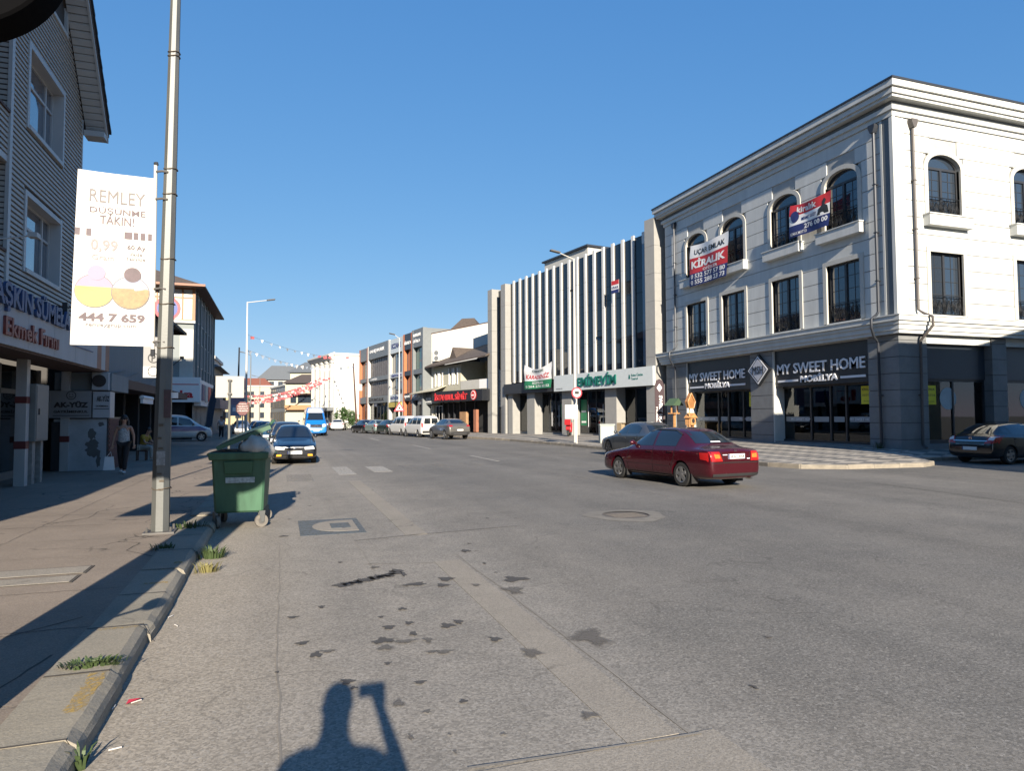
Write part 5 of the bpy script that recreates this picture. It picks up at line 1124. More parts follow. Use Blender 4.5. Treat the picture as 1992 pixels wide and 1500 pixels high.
    for key, sg in (('fplate', 1), ('rplate', -1)):
        if key in S:
            pz = S[key]; h = hit((sg*8, 0, pz), (-sg, 0, 0)); h2 = hit((sg*8, .2, pz), (-sg, 0, 0))
            if h[0]:
                x = h[0].x+sg*.008; p = MB().box(x, x+sg*.012, -.26, .26, pz-.058, pz+.058).build('number_plate', m_plate, t); xe = x+sg*.0135
                MB().box(x+sg*.012, xe, (.26 if sg < 0 else -.26), (.222 if sg < 0 else -.222), pz-.056, pz+.056).build('plate_band', m_vinb, p)
                s = plates[0 if sg > 0 else 1]
                if s:
                    tx = text(s, m_blackp, p, 0, 0, 0, .44, .075, ext=.002, bold=.02, align='c')
                    # text lies in local xz facing +y; turn it to face along x
                    tx.data.transform(Matrix.Translation((xe, -.015*sg*-1, pz-.037)) @ Matrix.Rotation(R(90 if sg < 0 else -90), 4, 'Z'))
    tm, rm, rd, sp = wheel_meshes(r, S.get('tw', .19))
    for wx in S['wx']:
        for s in (-1, 1):
            w_ = obj('wheel', tm, m_tyre, t); w_.location = (wx, s*(W-.115), r); w_.rotation_euler = (0, random.uniform(0, 1), 0 if s < 0 else math.pi)
            for nm, q, mt in (('rim', rm, rimm or m_rim), ('brake_disc', rd, m_well), ('spokes', sp, rimm or m_rim)): obj(nm, q, mt, w_)
    return t, patch, line, hit
m_ud = m_bplast
SED = dict(W=.85, r=.30, wx=(1.38, -1.24), st=[(2.23, .26, .55, .62, .64, .54), (2.21, .21, .62, .70, .75, .63), (2.08, .18, .68, .75, .82, .68), (1.7, .17, .75, .83, .85, .71), (1.15, .17, .83, .92, .855, .7), (.95, .17, .86, .98, .855, .67), (.38, .17, .89, 1.36, .855, .575), (.12, .17, .895, 1.435, .855, .565), (-.45, .17, .90, 1.46, .855, .565), (-.95, .17, .91, 1.425, .855, .56), (-1.18, .17, .915, 1.35, .85, .56), (-1.6, .19, .925, 1.05, .845, .66), (-1.72, .19, .93, 1.0, .845, .70), (-2.05, .21, .925, .985, .83, .69), (-2.19, .24, .88, .945, .79, .66), (-2.23, .28, .78, .84, .74, .6), (-2.26, .34, .6, .64, .68, .56)],
    side=[([(.80, .945), (-.10, .965)], [(.32, 1.30), (.1, 1.365), (-.10, 1.375)]), ([(-.18, .965), (-1.0, .98)], [(-.18, 1.375), (-.78, 1.355), (-1.04, 1.25)])],
    wind=([(-.60, .99), (.60, .99)], [(-.50, 1.35), (.50, 1.35)]), rearw=([(-.60, 1.06), (.60, 1.06)], [(-.5, 1.34), (.5, 1.34)]), mirror=(.72, .99),
    seams=[[(-.14, .92), (-.16, .3)], [(.86, .9), (.95, .55), (.9, .3)], [(-1.0, .95), (-.98, .7), (-.86, .45)], [(.9, .27), (-.9, .27)]], handles=[(-.02, .82), (-.85, .84)], moulding=(.95, -.85, .52), sill=(.98, -.86, .19),
    rear_lights=[([(.44, .66), (.80, .66)], [(.50, .88), (.82, .88)], m_tail), ([(.50, .73), (.66, .73)], [(.52, .83), (.68, .83)], m_tailo)], rear_lights_side=[([(-2.17, .68), (-1.92, .7)], [(-2.14, .86), (-1.88, .86)], m_tail)],
    front_lights=[([(.34, .56), (.70, .56)], [(.36, .66), (.68, .66)], m_head)], rplate=.77, fplate=.42,
    lines=[('boot_seam', 'x', -1, [(-.46, .90), (-.42, .64), (.42, .64), (.46, .90)], .012), ('bumper_seam', 'x', -1, [(-.74, .62), (.74, .62)], .016), ('boot_seam', 'z', 1, [(-1.74, -.62), (-1.74, .62)], .012), ('bonnet_seam', 'z', 1, [(.98, -.6), (1.9, -.55)], .01), ('bonnet_seam', 'z', 1, [(.98, .6), (1.9, .55)], .01)],
    patches=[('lower_valance', 'x', -1, [(-.7, .3), (.7, .3)], [(-.72, .37), (.72, .37)], m_bplast, .012)])
random.seed(5)
m_burg = paint('burgundy_paint', (.055, .003, .008), .25, .3)
SEDH = dict(SED); SEDH['mould_mat'] = m_burg
hd, hpatch, hline, hhit = car('red_sedan', 'burgundy red sedan driving away in the middle of the road', (10.0, 15.72), 7.5, SEDH, m_burg, plates=('', '34 AC 3058'), cat='car')
hpatch('brake_light', [(-.16, 1.075), (.16, 1.075)], [(-.15, 1.10), (.15, 1.10)], m_letw, 'x', -1, 6, 1, .012)
for y0 in (-.075, .0): pass
hh = hhit((-8, 0, .9), (1, 0, 0))[0]
em = MB(); 
for y in (-.028, .018): em.box(hh.x-.02, hh.x-.004, y, y+.012, .875, .925)
em.box(hh.x-.02, hh.x-.004, -.018, .02, .893, .904).build('emblem', m_chrome, hd)
hpatch('badge', [(.28, .80), (.42, .80)], [(.28, .815), (.42, .815)], m_letw, 'x', -1, 4, 1, .012); hpatch('badge', [(-.42, .70), (-.33, .70)], [(-.42, .72), (-.33, .72)], m_letw, 'x', -1, 4, 1, .012)
MB().tube([(-2.1, -.45, .24), (-2.27, -.45, .24)], .035, 10).build('exhaust_pipe', m_chrome, hd); MB().tube([(-1.0, 0, 1.4), (-1.08, 0, 1.55)], .006, 5).build('aerial', m_bplast, hd)
for s in (-1, 1): MB().box(-1.62, -1.6, s*.64, s*.83, .1, .34).build('mud_flap', m_bplast, hd); MB().box(.98, 1.0, s*.66, s*.83, .12, .34).build('mud_flap', m_bplast, hd)
for s in (1, -1): hpatch('rain_deflector', [(.30, 1.30), (.1, 1.365), (-.75, 1.355), (-1.04, 1.25)], [(.29, 1.33), (.1, 1.39), (-.75, 1.38), (-1.04, 1.28)], m_bplast, 'y', s, 14, 1, .02)
# parked grey saloon half hidden behind it
SEDG = dict(SED); SEDG['W'] = .88; SEDG['r'] = .33; SEDG['wx'] = (1.42, -1.34)
SEDG['st'] = [(x, zb, zs+.04, zt+.05, w*1.035, wt*1.06) for x, zb, zs, zt, w, wt in SED['st']]
SEDG['side'] = [([(.85, .985), (-.10, 1.0)], [(.35, 1.31), (.1, 1.37), (-.10, 1.38)]), ([(-.18, 1.0), (-1.1, 1.02)], [(-.18, 1.38), (-.75, 1.36), (-1.12, 1.24)])]; SEDG['mirror'] = (.75, 1.02); SEDG.pop('moulding')
car('grey_saloon', 'dark grey saloon parked at the right kerb behind the red sedan', (14.55, 25.3), 1, SEDG, paint('graphite_paint', (.075, .08, .085), .3, .5), group='cars parked along the right kerb', rimm=m_rimd)
# black hatchback in the side street
HAT = dict(W=.87, r=.32, wx=(1.33, -1.27), st=[(2.08, .30, .52, .58, .62, .5), (2.05, .22, .6, .66, .74, .6), (1.9, .2, .68, .76, .82, .66), (1.5, .19, .78, .88, .86, .72), (1.12, .19, .86, .98, .87, .7), (.95, .19, .88, 1.03, .87, .68), (.3, .19, .93, 1.38, .87, .58), (.05, .19, .94, 1.44, .87, .57), (-.5, .19, .95, 1.46, .87, .565), (-1.05, .19, .96, 1.43, .87, .55), (-1.4, .19, .965, 1.36, .865, .53), (-1.85, .2, .955, 1.08, .85, .6), (-1.98, .22, .93, .98, .82, .62), (-2.06, .26, .82, .86, .8, .62), (-2.09, .3, .66, .7, .76, .6), (-2.10, .36, .56, .6, .7, .56)],
    side=[([(.82, .98), (-.15, 1.0)], [(.35, 1.31), (.05, 1.38), (-.15, 1.39)]), ([(-.23, 1.0), (-1.05, 1.03)], [(-.23, 1.39), (-.9, 1.37), (-1.1, 1.3)]), ([(-1.15, 1.05), (-1.45, 1.1)], [(-1.18, 1.3), (-1.38, 1.24)])],
    wind=([(-.62, 1.06), (.62, 1.06)], [(-.52, 1.37), (.52, 1.37)]), rearw=([(-.58, 1.06), (.58, 1.06)], [(-.48, 1.33), (.48, 1.33)]), mirror=(.78, 1.02),
    seams=[[(-.19, .98), (-.2, .3)], [(.9, .95), (.98, .6), (.92, .3)], [(-1.08, 1.0), (-1.05, .75), (-.9, .45)]], handles=[(-.05, .86), (-.92, .89)], sill=(.95, -.88, .2),
    rear_lights=[([(.5, .72), (.84, .74)], [(.62, .98), (.82, 1.0)], m_tail), ([(.6, .84), (.78, .84)], [(.64, .96), (.8, .96)], m_head)], rear_lights_side=[([(-2.0, .74), (-1.7, .84)], [(-1.9, .98), (-1.62, .98)], m_tail)], front_lights=[([(.36, .62), (.76, .62)], [(.4, .76), (.74, .76)], m_head)], rplate=.55, fplate=.42,
    patches=[('chrome_strip', 'x', -1, [(-.6, .80), (.6, .80)], [(-.6, .825), (.6, .825)], m_chrome, .014), ('chrome_strip', 'x', -1, [(-.5, .68), (.5, .68)], [(-.5, .695), (.5, .695)], m_chrome, .014)],
    lines=[('tailgate_seam', 'x', -1, [(-.56, .96), (-.55, .66), (.55, .66), (.56, .96)], .012)])
t, patch, line, hit = car('black_hatchback', 'black hatchback parked in the side street beside the corner building', (25.1, 17.35), -88, HAT, paint('black_paint', (.008, .008, .009), .2, .1), cat='car')
h = hit((-8, 0, .9), (1, 0, 0))[0]; e = MB()
for k in range(16):
    a, b = 2*math.pi*k/16, 2*math.pi*(k+1)/16; e.quad(*[(h.x-.02, r_*math.cos(q), .9+r_*math.sin(q)) for r_, q in ((.055, a), (.055, b), (.043, b), (.043, a))])
e.box(h.x-.022, h.x-.015, -.06, .06, .893, .907).build('emblem', m_chrome, t)
# row of cars facing the camera along the left kerb
ACC = dict(SED); ACC['W'] = .82; ACC['st'] = [(x*.955, zb+.02, zs+.0, zt-.0, w*.965, wt*.97) for x, zb, zs, zt, w, wt in SED['st']]; ACC['wx'] = (1.3, -1.15); ACC['r'] = .285
ACC['side'] = [([(.76, .935), (-.10, .955)], [(.28, 1.265), (.1, 1.315), (-.10, 1.325)]), ([(-.18, .955), (-.92, .97)], [(-.18, 1.325), (-.7, 1.305), (-.94, 1.22)])]
ACC['front_lights'] = [([(.36, .545), (.70, .565)], [(.34, .64), (.66, .665)], m_head), ([(.46, .315), (.64, .315)], [(.46, .385), (.62, .385)], m_amber)]; ACC['fplate'] = .445; ACC['moulding'] = (.9, -.8, .5)
ACC['patches'] = [('grille', 'x', 1, [(-.32, .565), (.32, .565)], [(-.34, .615), (.34, .615)], m_well, .012), ('grille_trim', 'x', 1, [(-.34, .62), (.34, .62)], [(-.34, .632), (.34, .632)], m_chrome, .016), ('air_intake', 'x', 1, [(-.4, .31), (.4, .31)], [(-.4, .375), (.4, .375)], m_well, .01), ('bumper_trim', 'x', 1, [(-.7, .27), (.7, .27)], [(-.7, .3), (.7, .3)], m_bplast, .02)]
at, ap, al, ah = car('dark_blue_sedan', 'dark blue sedan facing the camera at the left kerb beside the green bin', (.52, 28.1), 180, ACC, paint('dark_blue_paint', (.005, .007, .012), .25, .2), group='cars parked along the left kerb', plates=('', ''))
h = ah((8, 0, .59), (-1, 0, 0))[0]; MB().ball((h.x+.02, 0, .6), (.015, .06, .03), 10, 6).build('emblem', m_chrome, at)
MB().box(.55, .56, -.03, .03, 1.05, 1.22).build('hanging_pennant', m_vinr, at)
WAG = dict(HAT); WAG['st'] = [(x-.1 if x > -1 else x-.45, zb, zs+.02, zt+(.08 if x < .2 else .05), w, wt*1.05) for x, zb, zs, zt, w, wt in HAT['st']]; WAG['wx'] = (1.25, -1.5)
WAG['side'] = [([(.7, 1.0), (-.25, 1.02)], [(.25, 1.36), (-.05, 1.44), (-.25, 1.45)]), ([(-.33, 1.02), (-1.2, 1.05)], [(-.33, 1.45), (-1.2, 1.44)]), ([(-1.3, 1.06), (-1.9, 1.1)], [(-1.3, 1.43), (-1.75, 1.34)])]
tw_, wp, _, _ = car('dark_estate_car', 'dark estate car with roof rails parked behind the dark blue sedan', (.35, 34.6), 180, WAG, paint('dark_grey_paint', (.03, .033, .037), .25, .4), group='cars parked along the left kerb', trims=False)
for s in (-1, 1): MB().tube([(.1, s*.56, 1.53), (.0, s*.56, 1.57), (-1.4, s*.54, 1.56), (-1.5, s*.54, 1.5)], .02, 6).build('roof_rail', m_chrome, tw_)
car('teal_hatchback', 'dark teal hatchback third in the row along the left kerb', (-.2, 41.5), 182, HAT, paint('teal_paint', (.02, .06, .06), .25, .4), group='cars parked along the left kerb', trims=False)
car('black_saloon', 'black saloon far along the left kerb behind the bin lid', (-1.2, 55), 184, SED, paint('black_paint', (.008, .008, .009)), group='cars parked along the left kerb', trims=False)
car('white_saloon', 'white saloon far along the left kerb beside the thin lamp post', (-1.9, 66), 184, SED, paint('white_paint', (.6, .6, .58), .3, 0), group='cars parked along the left kerb', trims=False)
car('silver_hatchback', 'silver hatchback on the pavement side left of the thin lamp post', (-3.6, 72), 184, HAT, paint('silver_paint', (.3, .31, .32), .3, .5), group='cars parked along the left kerb', trims=False)
# blue and white minibus
BUS = dict(W=.98, r=.35, tw=.22, wx=(2.1, -1.9), st=[(2.95, .34, .6, .66, .75, .62), (2.9, .28, .8, .88, .88, .76), (2.75, .26, 1.0, 1.1, .94, .82), (2.45, .25, 1.18, 1.28, .97, .86), (2.2, .25, 1.25, 1.42, .98, .86), (1.5, .25, 1.32, 2.3, .98, .80), (1.25, .25, 1.35, 2.55, .98, .78), (.8, .25, 1.35, 2.66, .98, .78), (-1, .25, 1.35, 2.68, .98, .78), (-2.6, .25, 1.35, 2.66, .98, .78), (-2.95, .27, 1.35, 2.6, .96, .76), (-3.0, .32, 1.3, 2.5, .93, .72)],
    side=[([(1.95, 1.4), (1.05, 1.4)], [(1.6, 1.95), (1.05, 2.05)]), ([(.9, 1.4), (-.7, 1.4)], [(.9, 2.05), (-.7, 2.05)]), ([(-.8, 1.4), (-2.7, 1.4)], [(-.8, 2.05), (-2.7, 2.05)])], wind=([(-.8, 1.45), (.8, 1.45)], [(-.72, 2.12), (.72, 2.12)]), rearw=([(-.6, 1.4), (.6, 1.4)], [(-.6, 2.1), (.6, 2.1)]), mirror=(1.95, 1.5), mirror_mat=m_bplast,
    front_lights=[([(.56, .80), (.84, .88)], [(.52, 1.06), (.8, 1.12)], m_head)], fplate=.5,
    patches=[('grille', 'x', 1, [(-.5, .74), (.5, .74)], [(-.5, 1.05), (.5, 1.05)], m_bplast, .012), ('grille_bar', 'x', 1, [(-.48, .82), (.48, .82)], [(-.48, .845), (.48, .845)], m_chrome, .02), ('grille_bar', 'x', 1, [(-.48, .95), (.48, .95)], [(-.48, .975), (.48, .975)], m_chrome, .02)])
m_bblue = paint('bright_blue_paint', (.01, .17, .55), .3, .1)
bt, bp, _, bh = car('blue_and_white_minibus', 'minibus with bright blue front and white roof coming towards the camera', (3.05, 66.2), 181, BUS, m_bblue, cat='minibus', trims=False)
for sg in (1, -1): bp('white_upper_panel', [(1.6, 2.08), (-2.95, 2.08)], [(1.45, 2.45), (-2.9, 2.5)], paint('white_paint', (.6, .6, .58)), 'y', sg, 16, 4, .008); bp('white_lower_panel', [(1.6, .5), (-2.95, .5)], [(1.75, 1.37), (-2.95, 1.37)], MATS['white_paint'], 'y', sg, 16, 4, .008)
bp('white_roof_front', [(-.84, 2.13), (.84, 2.13)], [(-.72, 2.63), (.72, 2.63)], MATS['white_paint'], 'x', 1, 12, 6, .008); bp('white_roof', [(1.2, -.74), (-2.9, -.74)], [(1.2, .74), (-2.9, .74)], MATS['white_paint'], 'z', 1, 14, 6, .012); bp('white_band', [(-.5, .58), (.5, .58)], [(-.5, .68), (.5, .68)], MATS['white_paint'], 'x', 1, 8, 2, .014)
e = MB(); h = bh((8, 0, .9), (-1, 0, 0))[0]
for k in range(20):
    a, b = 2*math.pi*k/20, 2*math.pi*(k+1)/20; e.quad(*[(h.x+.035, r_*math.cos(q), .9+r_*math.sin(q)) for r_, q in ((.12, a), (.12, b), (.1, b), (.1, a))])
for k in range(3): a = math.pi/2+2*math.pi*k/3; e.tube([(h.x+.035, 0, .9), (h.x+.035, .11*math.cos(a), .9+.11*math.sin(a))], .012, 4)
e.build('emblem', m_chrome, bt)
# cars parked along the right kerb beyond the office block
SUV = dict(HAT); SUV['W'] = .92; SUV['r'] = .36; SUV['wx'] = (1.4, -1.32); SUV['st'] = [(x*1.06, zb+.1, zs+.14, zt+.14, w*1.06, wt*1.08) for x, zb, zs, zt, w, wt in HAT['st']]
SUV['side'] = [([(a*1.06, z+.14) for a, z in lo], [(a*1.06, z+.13) for a, z in hi]) for lo, hi in HAT['side']]; SUV['wind'] = ([(-.64, 1.2), (.64, 1.2)], [(-.55, 1.5), (.55, 1.5)]); SUV['rearw'] = ([(-.6, 1.22), (.6, 1.22)], [(-.5, 1.46), (.5, 1.46)]); SUV['mirror'] = (.83, 1.16); SUV['rplate'] = .72; SUV['seams'] = []; SUV['lines'] = []; SUV['sill'] = (1.0, -.95, .32)
SUV['rear_lights'] = [([(.55, .98), (.88, .98)], [(.58, 1.08), (.86, 1.1)], m_tail)]; SUV['rear_lights_side'] = []; SUV['patches'] = [('bumper_trim', 'x', -1, [(-.8, .42), (.8, .42)], [(-.82, .6), (.82, .6)], m_bplast, .012), ('skid_plate', 'x', -1, [(-.5, .42), (.5, .42)], [(-.5, .48), (.5, .48)], m_chrome, .02)]
G_ = 'cars parked along the right kerb'
car('grey_crossover', 'grey crossover parked at the right kerb, nearest of the far row', (12.4, 51.2), 9, SUV, paint('warm_grey_paint', (.15, .145, .135), .3, .5), group=G_)
VAN = dict(W=.9, r=.32, wx=(1.5, -1.35), st=[(2.18, .32, .56, .62, .66, .55), (2.14, .24, .68, .76, .78, .64), (1.95, .22, .82, .92, .86, .7), (1.5, .22, .98, 1.1, .9, .76), (1.3, .22, 1.0, 1.18, .9, .75), (.7, .22, 1.05, 1.66, .9, .70), (.45, .22, 1.06, 1.78, .9, .69), (-.3, .22, 1.06, 1.83, .9, .69), (-1.4, .22, 1.06, 1.83, .9, .69), (-2.0, .22, 1.06, 1.81, .895, .68), (-2.14, .24, 1.06, 1.74, .88, .66), (-2.19, .3, 1.0, 1.55, .85, .64), (-2.2, .36, .8, 1.3, .8, .6)],
    side=[([(1.1, 1.1), (.1, 1.1)], [(.75, 1.5), (.1, 1.62)]), ([(.0, 1.1), (-.95, 1.1)], [(.0, 1.62), (-.95, 1.62)]), ([(-1.05, 1.1), (-1.9, 1.1)], [(-1.05, 1.62), (-1.85, 1.58)])], wind=([(-.66, 1.2), (.66, 1.2)], [(-.58, 1.64), (.58, 1.64)]), rearw=([(-.62, 1.12), (-.05, 1.12)], [(-.58, 1.58), (-.05, 1.6)]), mirror=(1.0, 1.14), mirror_mat=m_bplast,
    patches=[('rear_window', 'x', -1, [(.05, 1.12), (.62, 1.12)], [(.05, 1.6), (.58, 1.58)], m_cglass, .006), ('bumper_trim', 'x', -1, [(-.75, .36), (.75, .36)], [(-.78, .56), (.78, .56)], m_bplast, .015)], lines=[('rear_door_seam', 'x', -1, [(0, .6), (0, 1.72)], .016)], rear_lights=[([(.72, .85), (.84, .85)], [(.70, 1.2), (.82, 1.2)], m_tail)], front_lights=[([(.4, .72), (.76, .76)], [(.44, .92), (.74, .94)], m_head)], rplate=.86, seams=[], handles=[])
m_wp = MATS['white_paint']
car('white_van', 'white glazed van with twin rear doors, nearer of two white vans', (11.5, 57.4), 10, VAN, m_wp, group=G_, cat='van'); v2 = dict(VAN); v2['rearw'] = ([(-.62, 1.12), (.62, 1.12)], [(-.56, 1.6), (.56, 1.6)]); v2['patches'] = VAN['patches'][1:]; v2['lines'] = []
car('white_van', 'white van with one wide rear window, farther of two white vans', (10.95, 62.6), 12, v2, m_wp, group=G_, cat='van')
car('dark_green_hatchback', 'dark green hatchback squeezed between the white van and the pale car', (10.2, 67.4), 12, HAT, paint('bottle_green_paint', (.02, .04, .03), .3, .3), group=G_, trims=False)
car('pale_green_hatchback', 'pale green hatchback in the far right kerb row', (9.4, 70.5), 12, HAT, paint('pale_green_paint', (.25, .32, .3), .3, .3), group=G_, trims=False)
car('black_sedan', 'black sedan with red tail lights at the far end of the right kerb row', (8.6, 73.6), 14, SED, paint('black_paint', (.008, .008, .009)), group=G_, trims=False)
car('white_hatchback', 'white hatchback turning beside the bush in front of the ornate building', (7.2, 90), -10, HAT, m_wp, group='cars before the ornate building', trims=False); car('grey_sedan', 'grey sedan left of the white hatchback before the ornate building', (5.4, 94), 8, SED, paint('graphite_paint', (.075, .08, .085)), group='cars before the ornate building', trims=False); car('dark_sedan', 'dark sedan beside the minibus before the ornate building', (4.5, 99), 8, SED, paint('black_paint', (.008, .008, .009)), group='cars before the ornate building', trims=False)
# white and purple service van poking out on the left
vp, vpp, _, _ = car('service_van', 'white van with purple side stripe standing across the left pavement', (-6.6, 50.6), -82, VAN, m_wp, cat='van', z=.13)
m_purp = paint('purple_stripe', (.09, .03, .16), .35, 0)
for s in (1, -1): vpp('purple_stripe', [(2.0, .72), (-2.0, .66)], [(1.4, 1.0), (-2.0, 1.04)], m_purp, 'y', s, 16, 4, .007)

# ================================================================== street furniture
m_galv = mat('galvanised_steel', (.125, .13, .125), .5, .35, var=.16, scale=7, streak=.25, bump=.05); m_galvd = mat('weathered_bracket', (.12, .115, .11), .6, .4, var=.2); m_rustw = mat('rusty_wire', (.1, .08, .06), .7, .3)
m_wtube = mat('white_tube', (.5, .48, .44), .5, var=.12, streak=.3)
def octo(mb, pts, n=8, ph=.39):
    """tapered octagonal column through (x,y,z,r)"""
    vs = []; m = len(pts)
    for x, y, z, r in pts: vs += [(x+r*math.cos(2*math.pi*k/n+ph), y+r*math.sin(2*math.pi*k/n+ph), z) for k in range(n)]
    return mb.add(vs, [(i*n+k, i*n+(k+1) % n, (i+1)*n+(k+1) % n, (i+1)*n+k) for i in range(m-1) for k in range(n)]+[tuple(range(n-1, -1, -1)), tuple((m-1)*n+k for k in range(n))])
lp1 = thing('lamp_post', 'tall galvanised octagonal lamp post at the left kerb carrying the white banner', 'lamp post', (-1.585, 10.72, .125))
octo(MB(), [(0, 0, 0, .122), (.0, 0, .9, .118), (.03, 0, 4, .096), (.085, 0, 9.6, .058)]).build('column', m_galv, lp1)
MB().box(-.2, .2, -.2, .2, 0, .025).build('base_plate', m_galvd, lp1)
for x in (-.15, .15):
    for y in (-.15, .15): MB().tube([(x, y, .02), (x, y, .09)], .016, 6).build('anchor_bolt', m_galvd, lp1)
for z in (.62, 2.62, 3.25, 3.9, 4.85, 5.22, 6.9, 6.96):
    r = .123-.0066*z+.004; b = MB(); xx = .0088*z
    b.tube([(xx+r*math.cos(2*math.pi*k/16), r*math.sin(2*math.pi*k/16), z+.012*math.sin(k)) for k in range(17)], .008, 5, False); b.build('strap', m_rustw, lp1)
MB().tube([(.085, 0, 9.5), (.3, .02, 9.75), (1.6, .1, 9.95)], .03, 8).build('arm', m_galv, lp1); MB().box(1.5, 2.1, -.03, .2, 9.92, 10.0).build('lamp_head', m_galvd, lp1)
MB().box(.03, .12, -.125, -.117, 1.62, 2.02).build('sticker', mat('dark_sticker', (.05, .02, .025), .5, var=.4, scale=20), lp1); MB().box(.095, .2, -.09, -.02, 1.9, 1.98).build('sticker', m_vinw, lp1); MB().box(-.05, .06, -.121, -.116, .95, 1.15).build('sticker', mat('torn_paper', (.3, .3, .29), .8, var=.5, scale=15), lp1)
b = MB()
for k, (x, z, s) in enumerate(((-.02, 1.32, .07), (0, 1.18, .06), (-.01, .82, .06), (.02, .72, .07), (.01, .6, .06), (.0, 1.5, .09))): b.box(x-.03, x+.03, -.122, -.118, z, z+s*.4)
b.build('scrawl', m_rustw, lp1)
bn = thing('street_banner', 'tall white advertising banner hung from the near lamp post', 'banner', (-1.72, 10.68, 2.6))
MB().tube([(0, 0, .1), (-.01, 0, 2.78)], .024, 8).build('upright_tube', m_wtube, bn); MB().tube([(0, 0, 2.78), (-.01, 0, 2.82)], .03, 8).build('end_cap', m_frame, bn); MB().tube([(0, 0, .02), (0, 0, .12)], .03, 8).build('end_cap', m_frame, bn)
for z in (.22, .98, 2.28, 2.68): MB().tube([(0, -.02, z), (.08, -.03, z+.015), (.16, -.05, z)], .016, 6).build('bracket', m_galvd, bn)
m_bv = mat('banner_vinyl', (.47, .465, .45), .55, var=.03, scale=2)
BW, BH = .95, 2.42
def BP(a, b): return (-.02-BW*(1-a)*(1+.045*(1-b)), -.012*math.sin(a*5+b*3)-.02*(1-a), .16+BH*b+.035*(1-a)*(b-.2)+(.0))
b = MB()
for i in range(14):
    for j in range(24): b.quad(BP(i/14, j/24), BP((i+1)/14, j/24), BP((i+1)/14, (j+1)/24), BP(i/14, (j+1)/24))
b.build('cloth', m_bv, bn, smooth=True)
m_pv = mat('faded_violet_print', (.105, .075, .085), .6, var=.35, scale=9); m_pg = mat('faded_grey_print', (.15, .135, .135), .6, var=.3, scale=12); m_pp = mat('pale_print', (.23, .21, .21), .6, var=.15, scale=9); m_py = mat('pale_yellow_print', (.36, .33, .11), .6, var=.1); m_psand = mat('sand_print', (.28, .2, .1), .6, var=.3, scale=16); m_plil = mat('pale_lilac_print', (.3, .22, .3), .6, var=.1); m_psky = mat('pale_blue_print', (.24, .27, .36), .6, var=.1)
def bprint(s, mt, a, b_, wa, hb, bold=0.01):
    o = text(s, mt, bn, 0, 0, 0, 1, 1, ext=.001, name='print', face=-1, bold=bold)
    for q in o.data.vertices: x, y, z = BP(a+q.co.x*wa, b_+q.co.z*hb); q.co = (x, y-.006+q.co.y, z)
bprint('REMLEY', m_pg, .16, .825, .72, .072, 0); bprint('DÜŞÜNME', m_pv, .17, .752, .72, .05); bprint('TAKIN!', m_pv, .3, .70, .44, .05); bprint('0,99', m_pp, .2, .535, .34, .075, .02); bprint('Gram', m_pp, .22, .49, .28, .03); bprint('60 Ay', m_pv, .66, .555, .24, .035, .02); bprint('Vade', m_pg, .68, .528, .18, .018); bprint('Taksitle', m_pg, .64, .5, .26, .018)
bprint('444 7 659', m_pv, .09, .135, .82, .05, .04); bprint('remleygrup.com', m_pg, .18, .1, .62, .028)
def bdisc(ca, cb, r, mt, nm, off, half=None, n=30):
    """round print on the banner (r in metres); half clips it at a relative height"""
    b = MB(); pts = []
    for k in range(n):
        t = 2*math.pi*k/n; x, z = r*math.cos(t), r*math.sin(t)
        if half is not None: z = min(z, half*r)
        pts.append((x, z))
    for p, q in zip(pts, pts[1:]+pts[:1]):
        f = lambda w_: tuple(Vector(BP(ca+w_[0]/BW, cb+w_[1]/BH))+Vector((0, off, 0)))
        b.quad(f((0, 0 if half is None or half > 0 else half*r)), f(p), f(q))
    b.build(nm, mt, bn)
for ca, m1, m2, o in ((.27, m_plil, m_py, 0), (.72, m_psky, m_psand, -.004)):
    bdisc(ca, .31, .235, m_pg, 'print', -.006+o); bdisc(ca, .31, .225, m1, 'print', -.007+o); bdisc(ca, .31, .225, m2, 'print', -.008+o, .25); bdisc(ca+.02, .415, .105, m_plil if ca < .5 else m_pv, 'print', -.0095+o)
b = MB()
for a0, a1 in ((.0, .06), (.14, .2), (.62, .72), (.74, .80), (.83, .89), (.93, .98)): b.quad(*[tuple(Vector(BP(x, z))+Vector((0, -.007, 0))) for x, z in ((a0, .625), (a1, .625), (a1, .665), (a0, .665))])
b.build('print', m_pv, bn)
# traffic sign behind the lamp post
ts = thing('no_stopping_sign', 'round red rimmed sign with parking plates with shade and sun painted in on a post behind the near lamp post', 'traffic sign', (-2.74, 19.0, .13))
MB().tube([(0, 0, 0), (0, 0, 4.8)], .035, 8).build('post', m_galv, ts); m_sred = mat('sign_red', (.42, .03, .05), .5); m_sblue = mat('sign_blue', (.03, .06, .25), .5); m_sshade = mat('sign_shaded', (.2, .2, .2), .5, var=.05); m_swhite = mat('sign_white', (.55, .55, .52), .5, var=.05)
MB().disc((0, -.045, 4.4), .31, 'y', .012, 28).build('disc', m_sred, ts); MB().disc((0, -.05, 4.4), .24, 'y', .004, 28).build('face', m_sblue, ts)
MB().box(-.52, -.06, -.06, -.05, 2.62, 3.65).build('plate', m_sshade, ts); MB().box(-.515, -.065, -.066, -.061, 2.63, 2.9).build('sunlit_plate_part', m_swhite, ts)  # upper plate's shade and lower part's sunlight are put into the colours
for z in (3.12, 2.78): 
    b = MB()
    for k in range(20):
        a, c = 2*math.pi*k/20, 2*math.pi*(k+1)/20; b.quad(*[(-.29+r_*math.cos(q), -.068, z+r_*math.sin(q)) for r_, q in ((.13, a), (.13, c), (.105, c), (.105, a))])
    b.build('ring_mark', m_blackp, ts)
text('P', m_blackp, ts, -.335, -.067, 3.04, .09, .16, face=-1, bold=.02); MB().box(-.36, -.22, -.067, -.063, 3.42, 3.56).build('wheelchair_mark', m_blackp, ts)
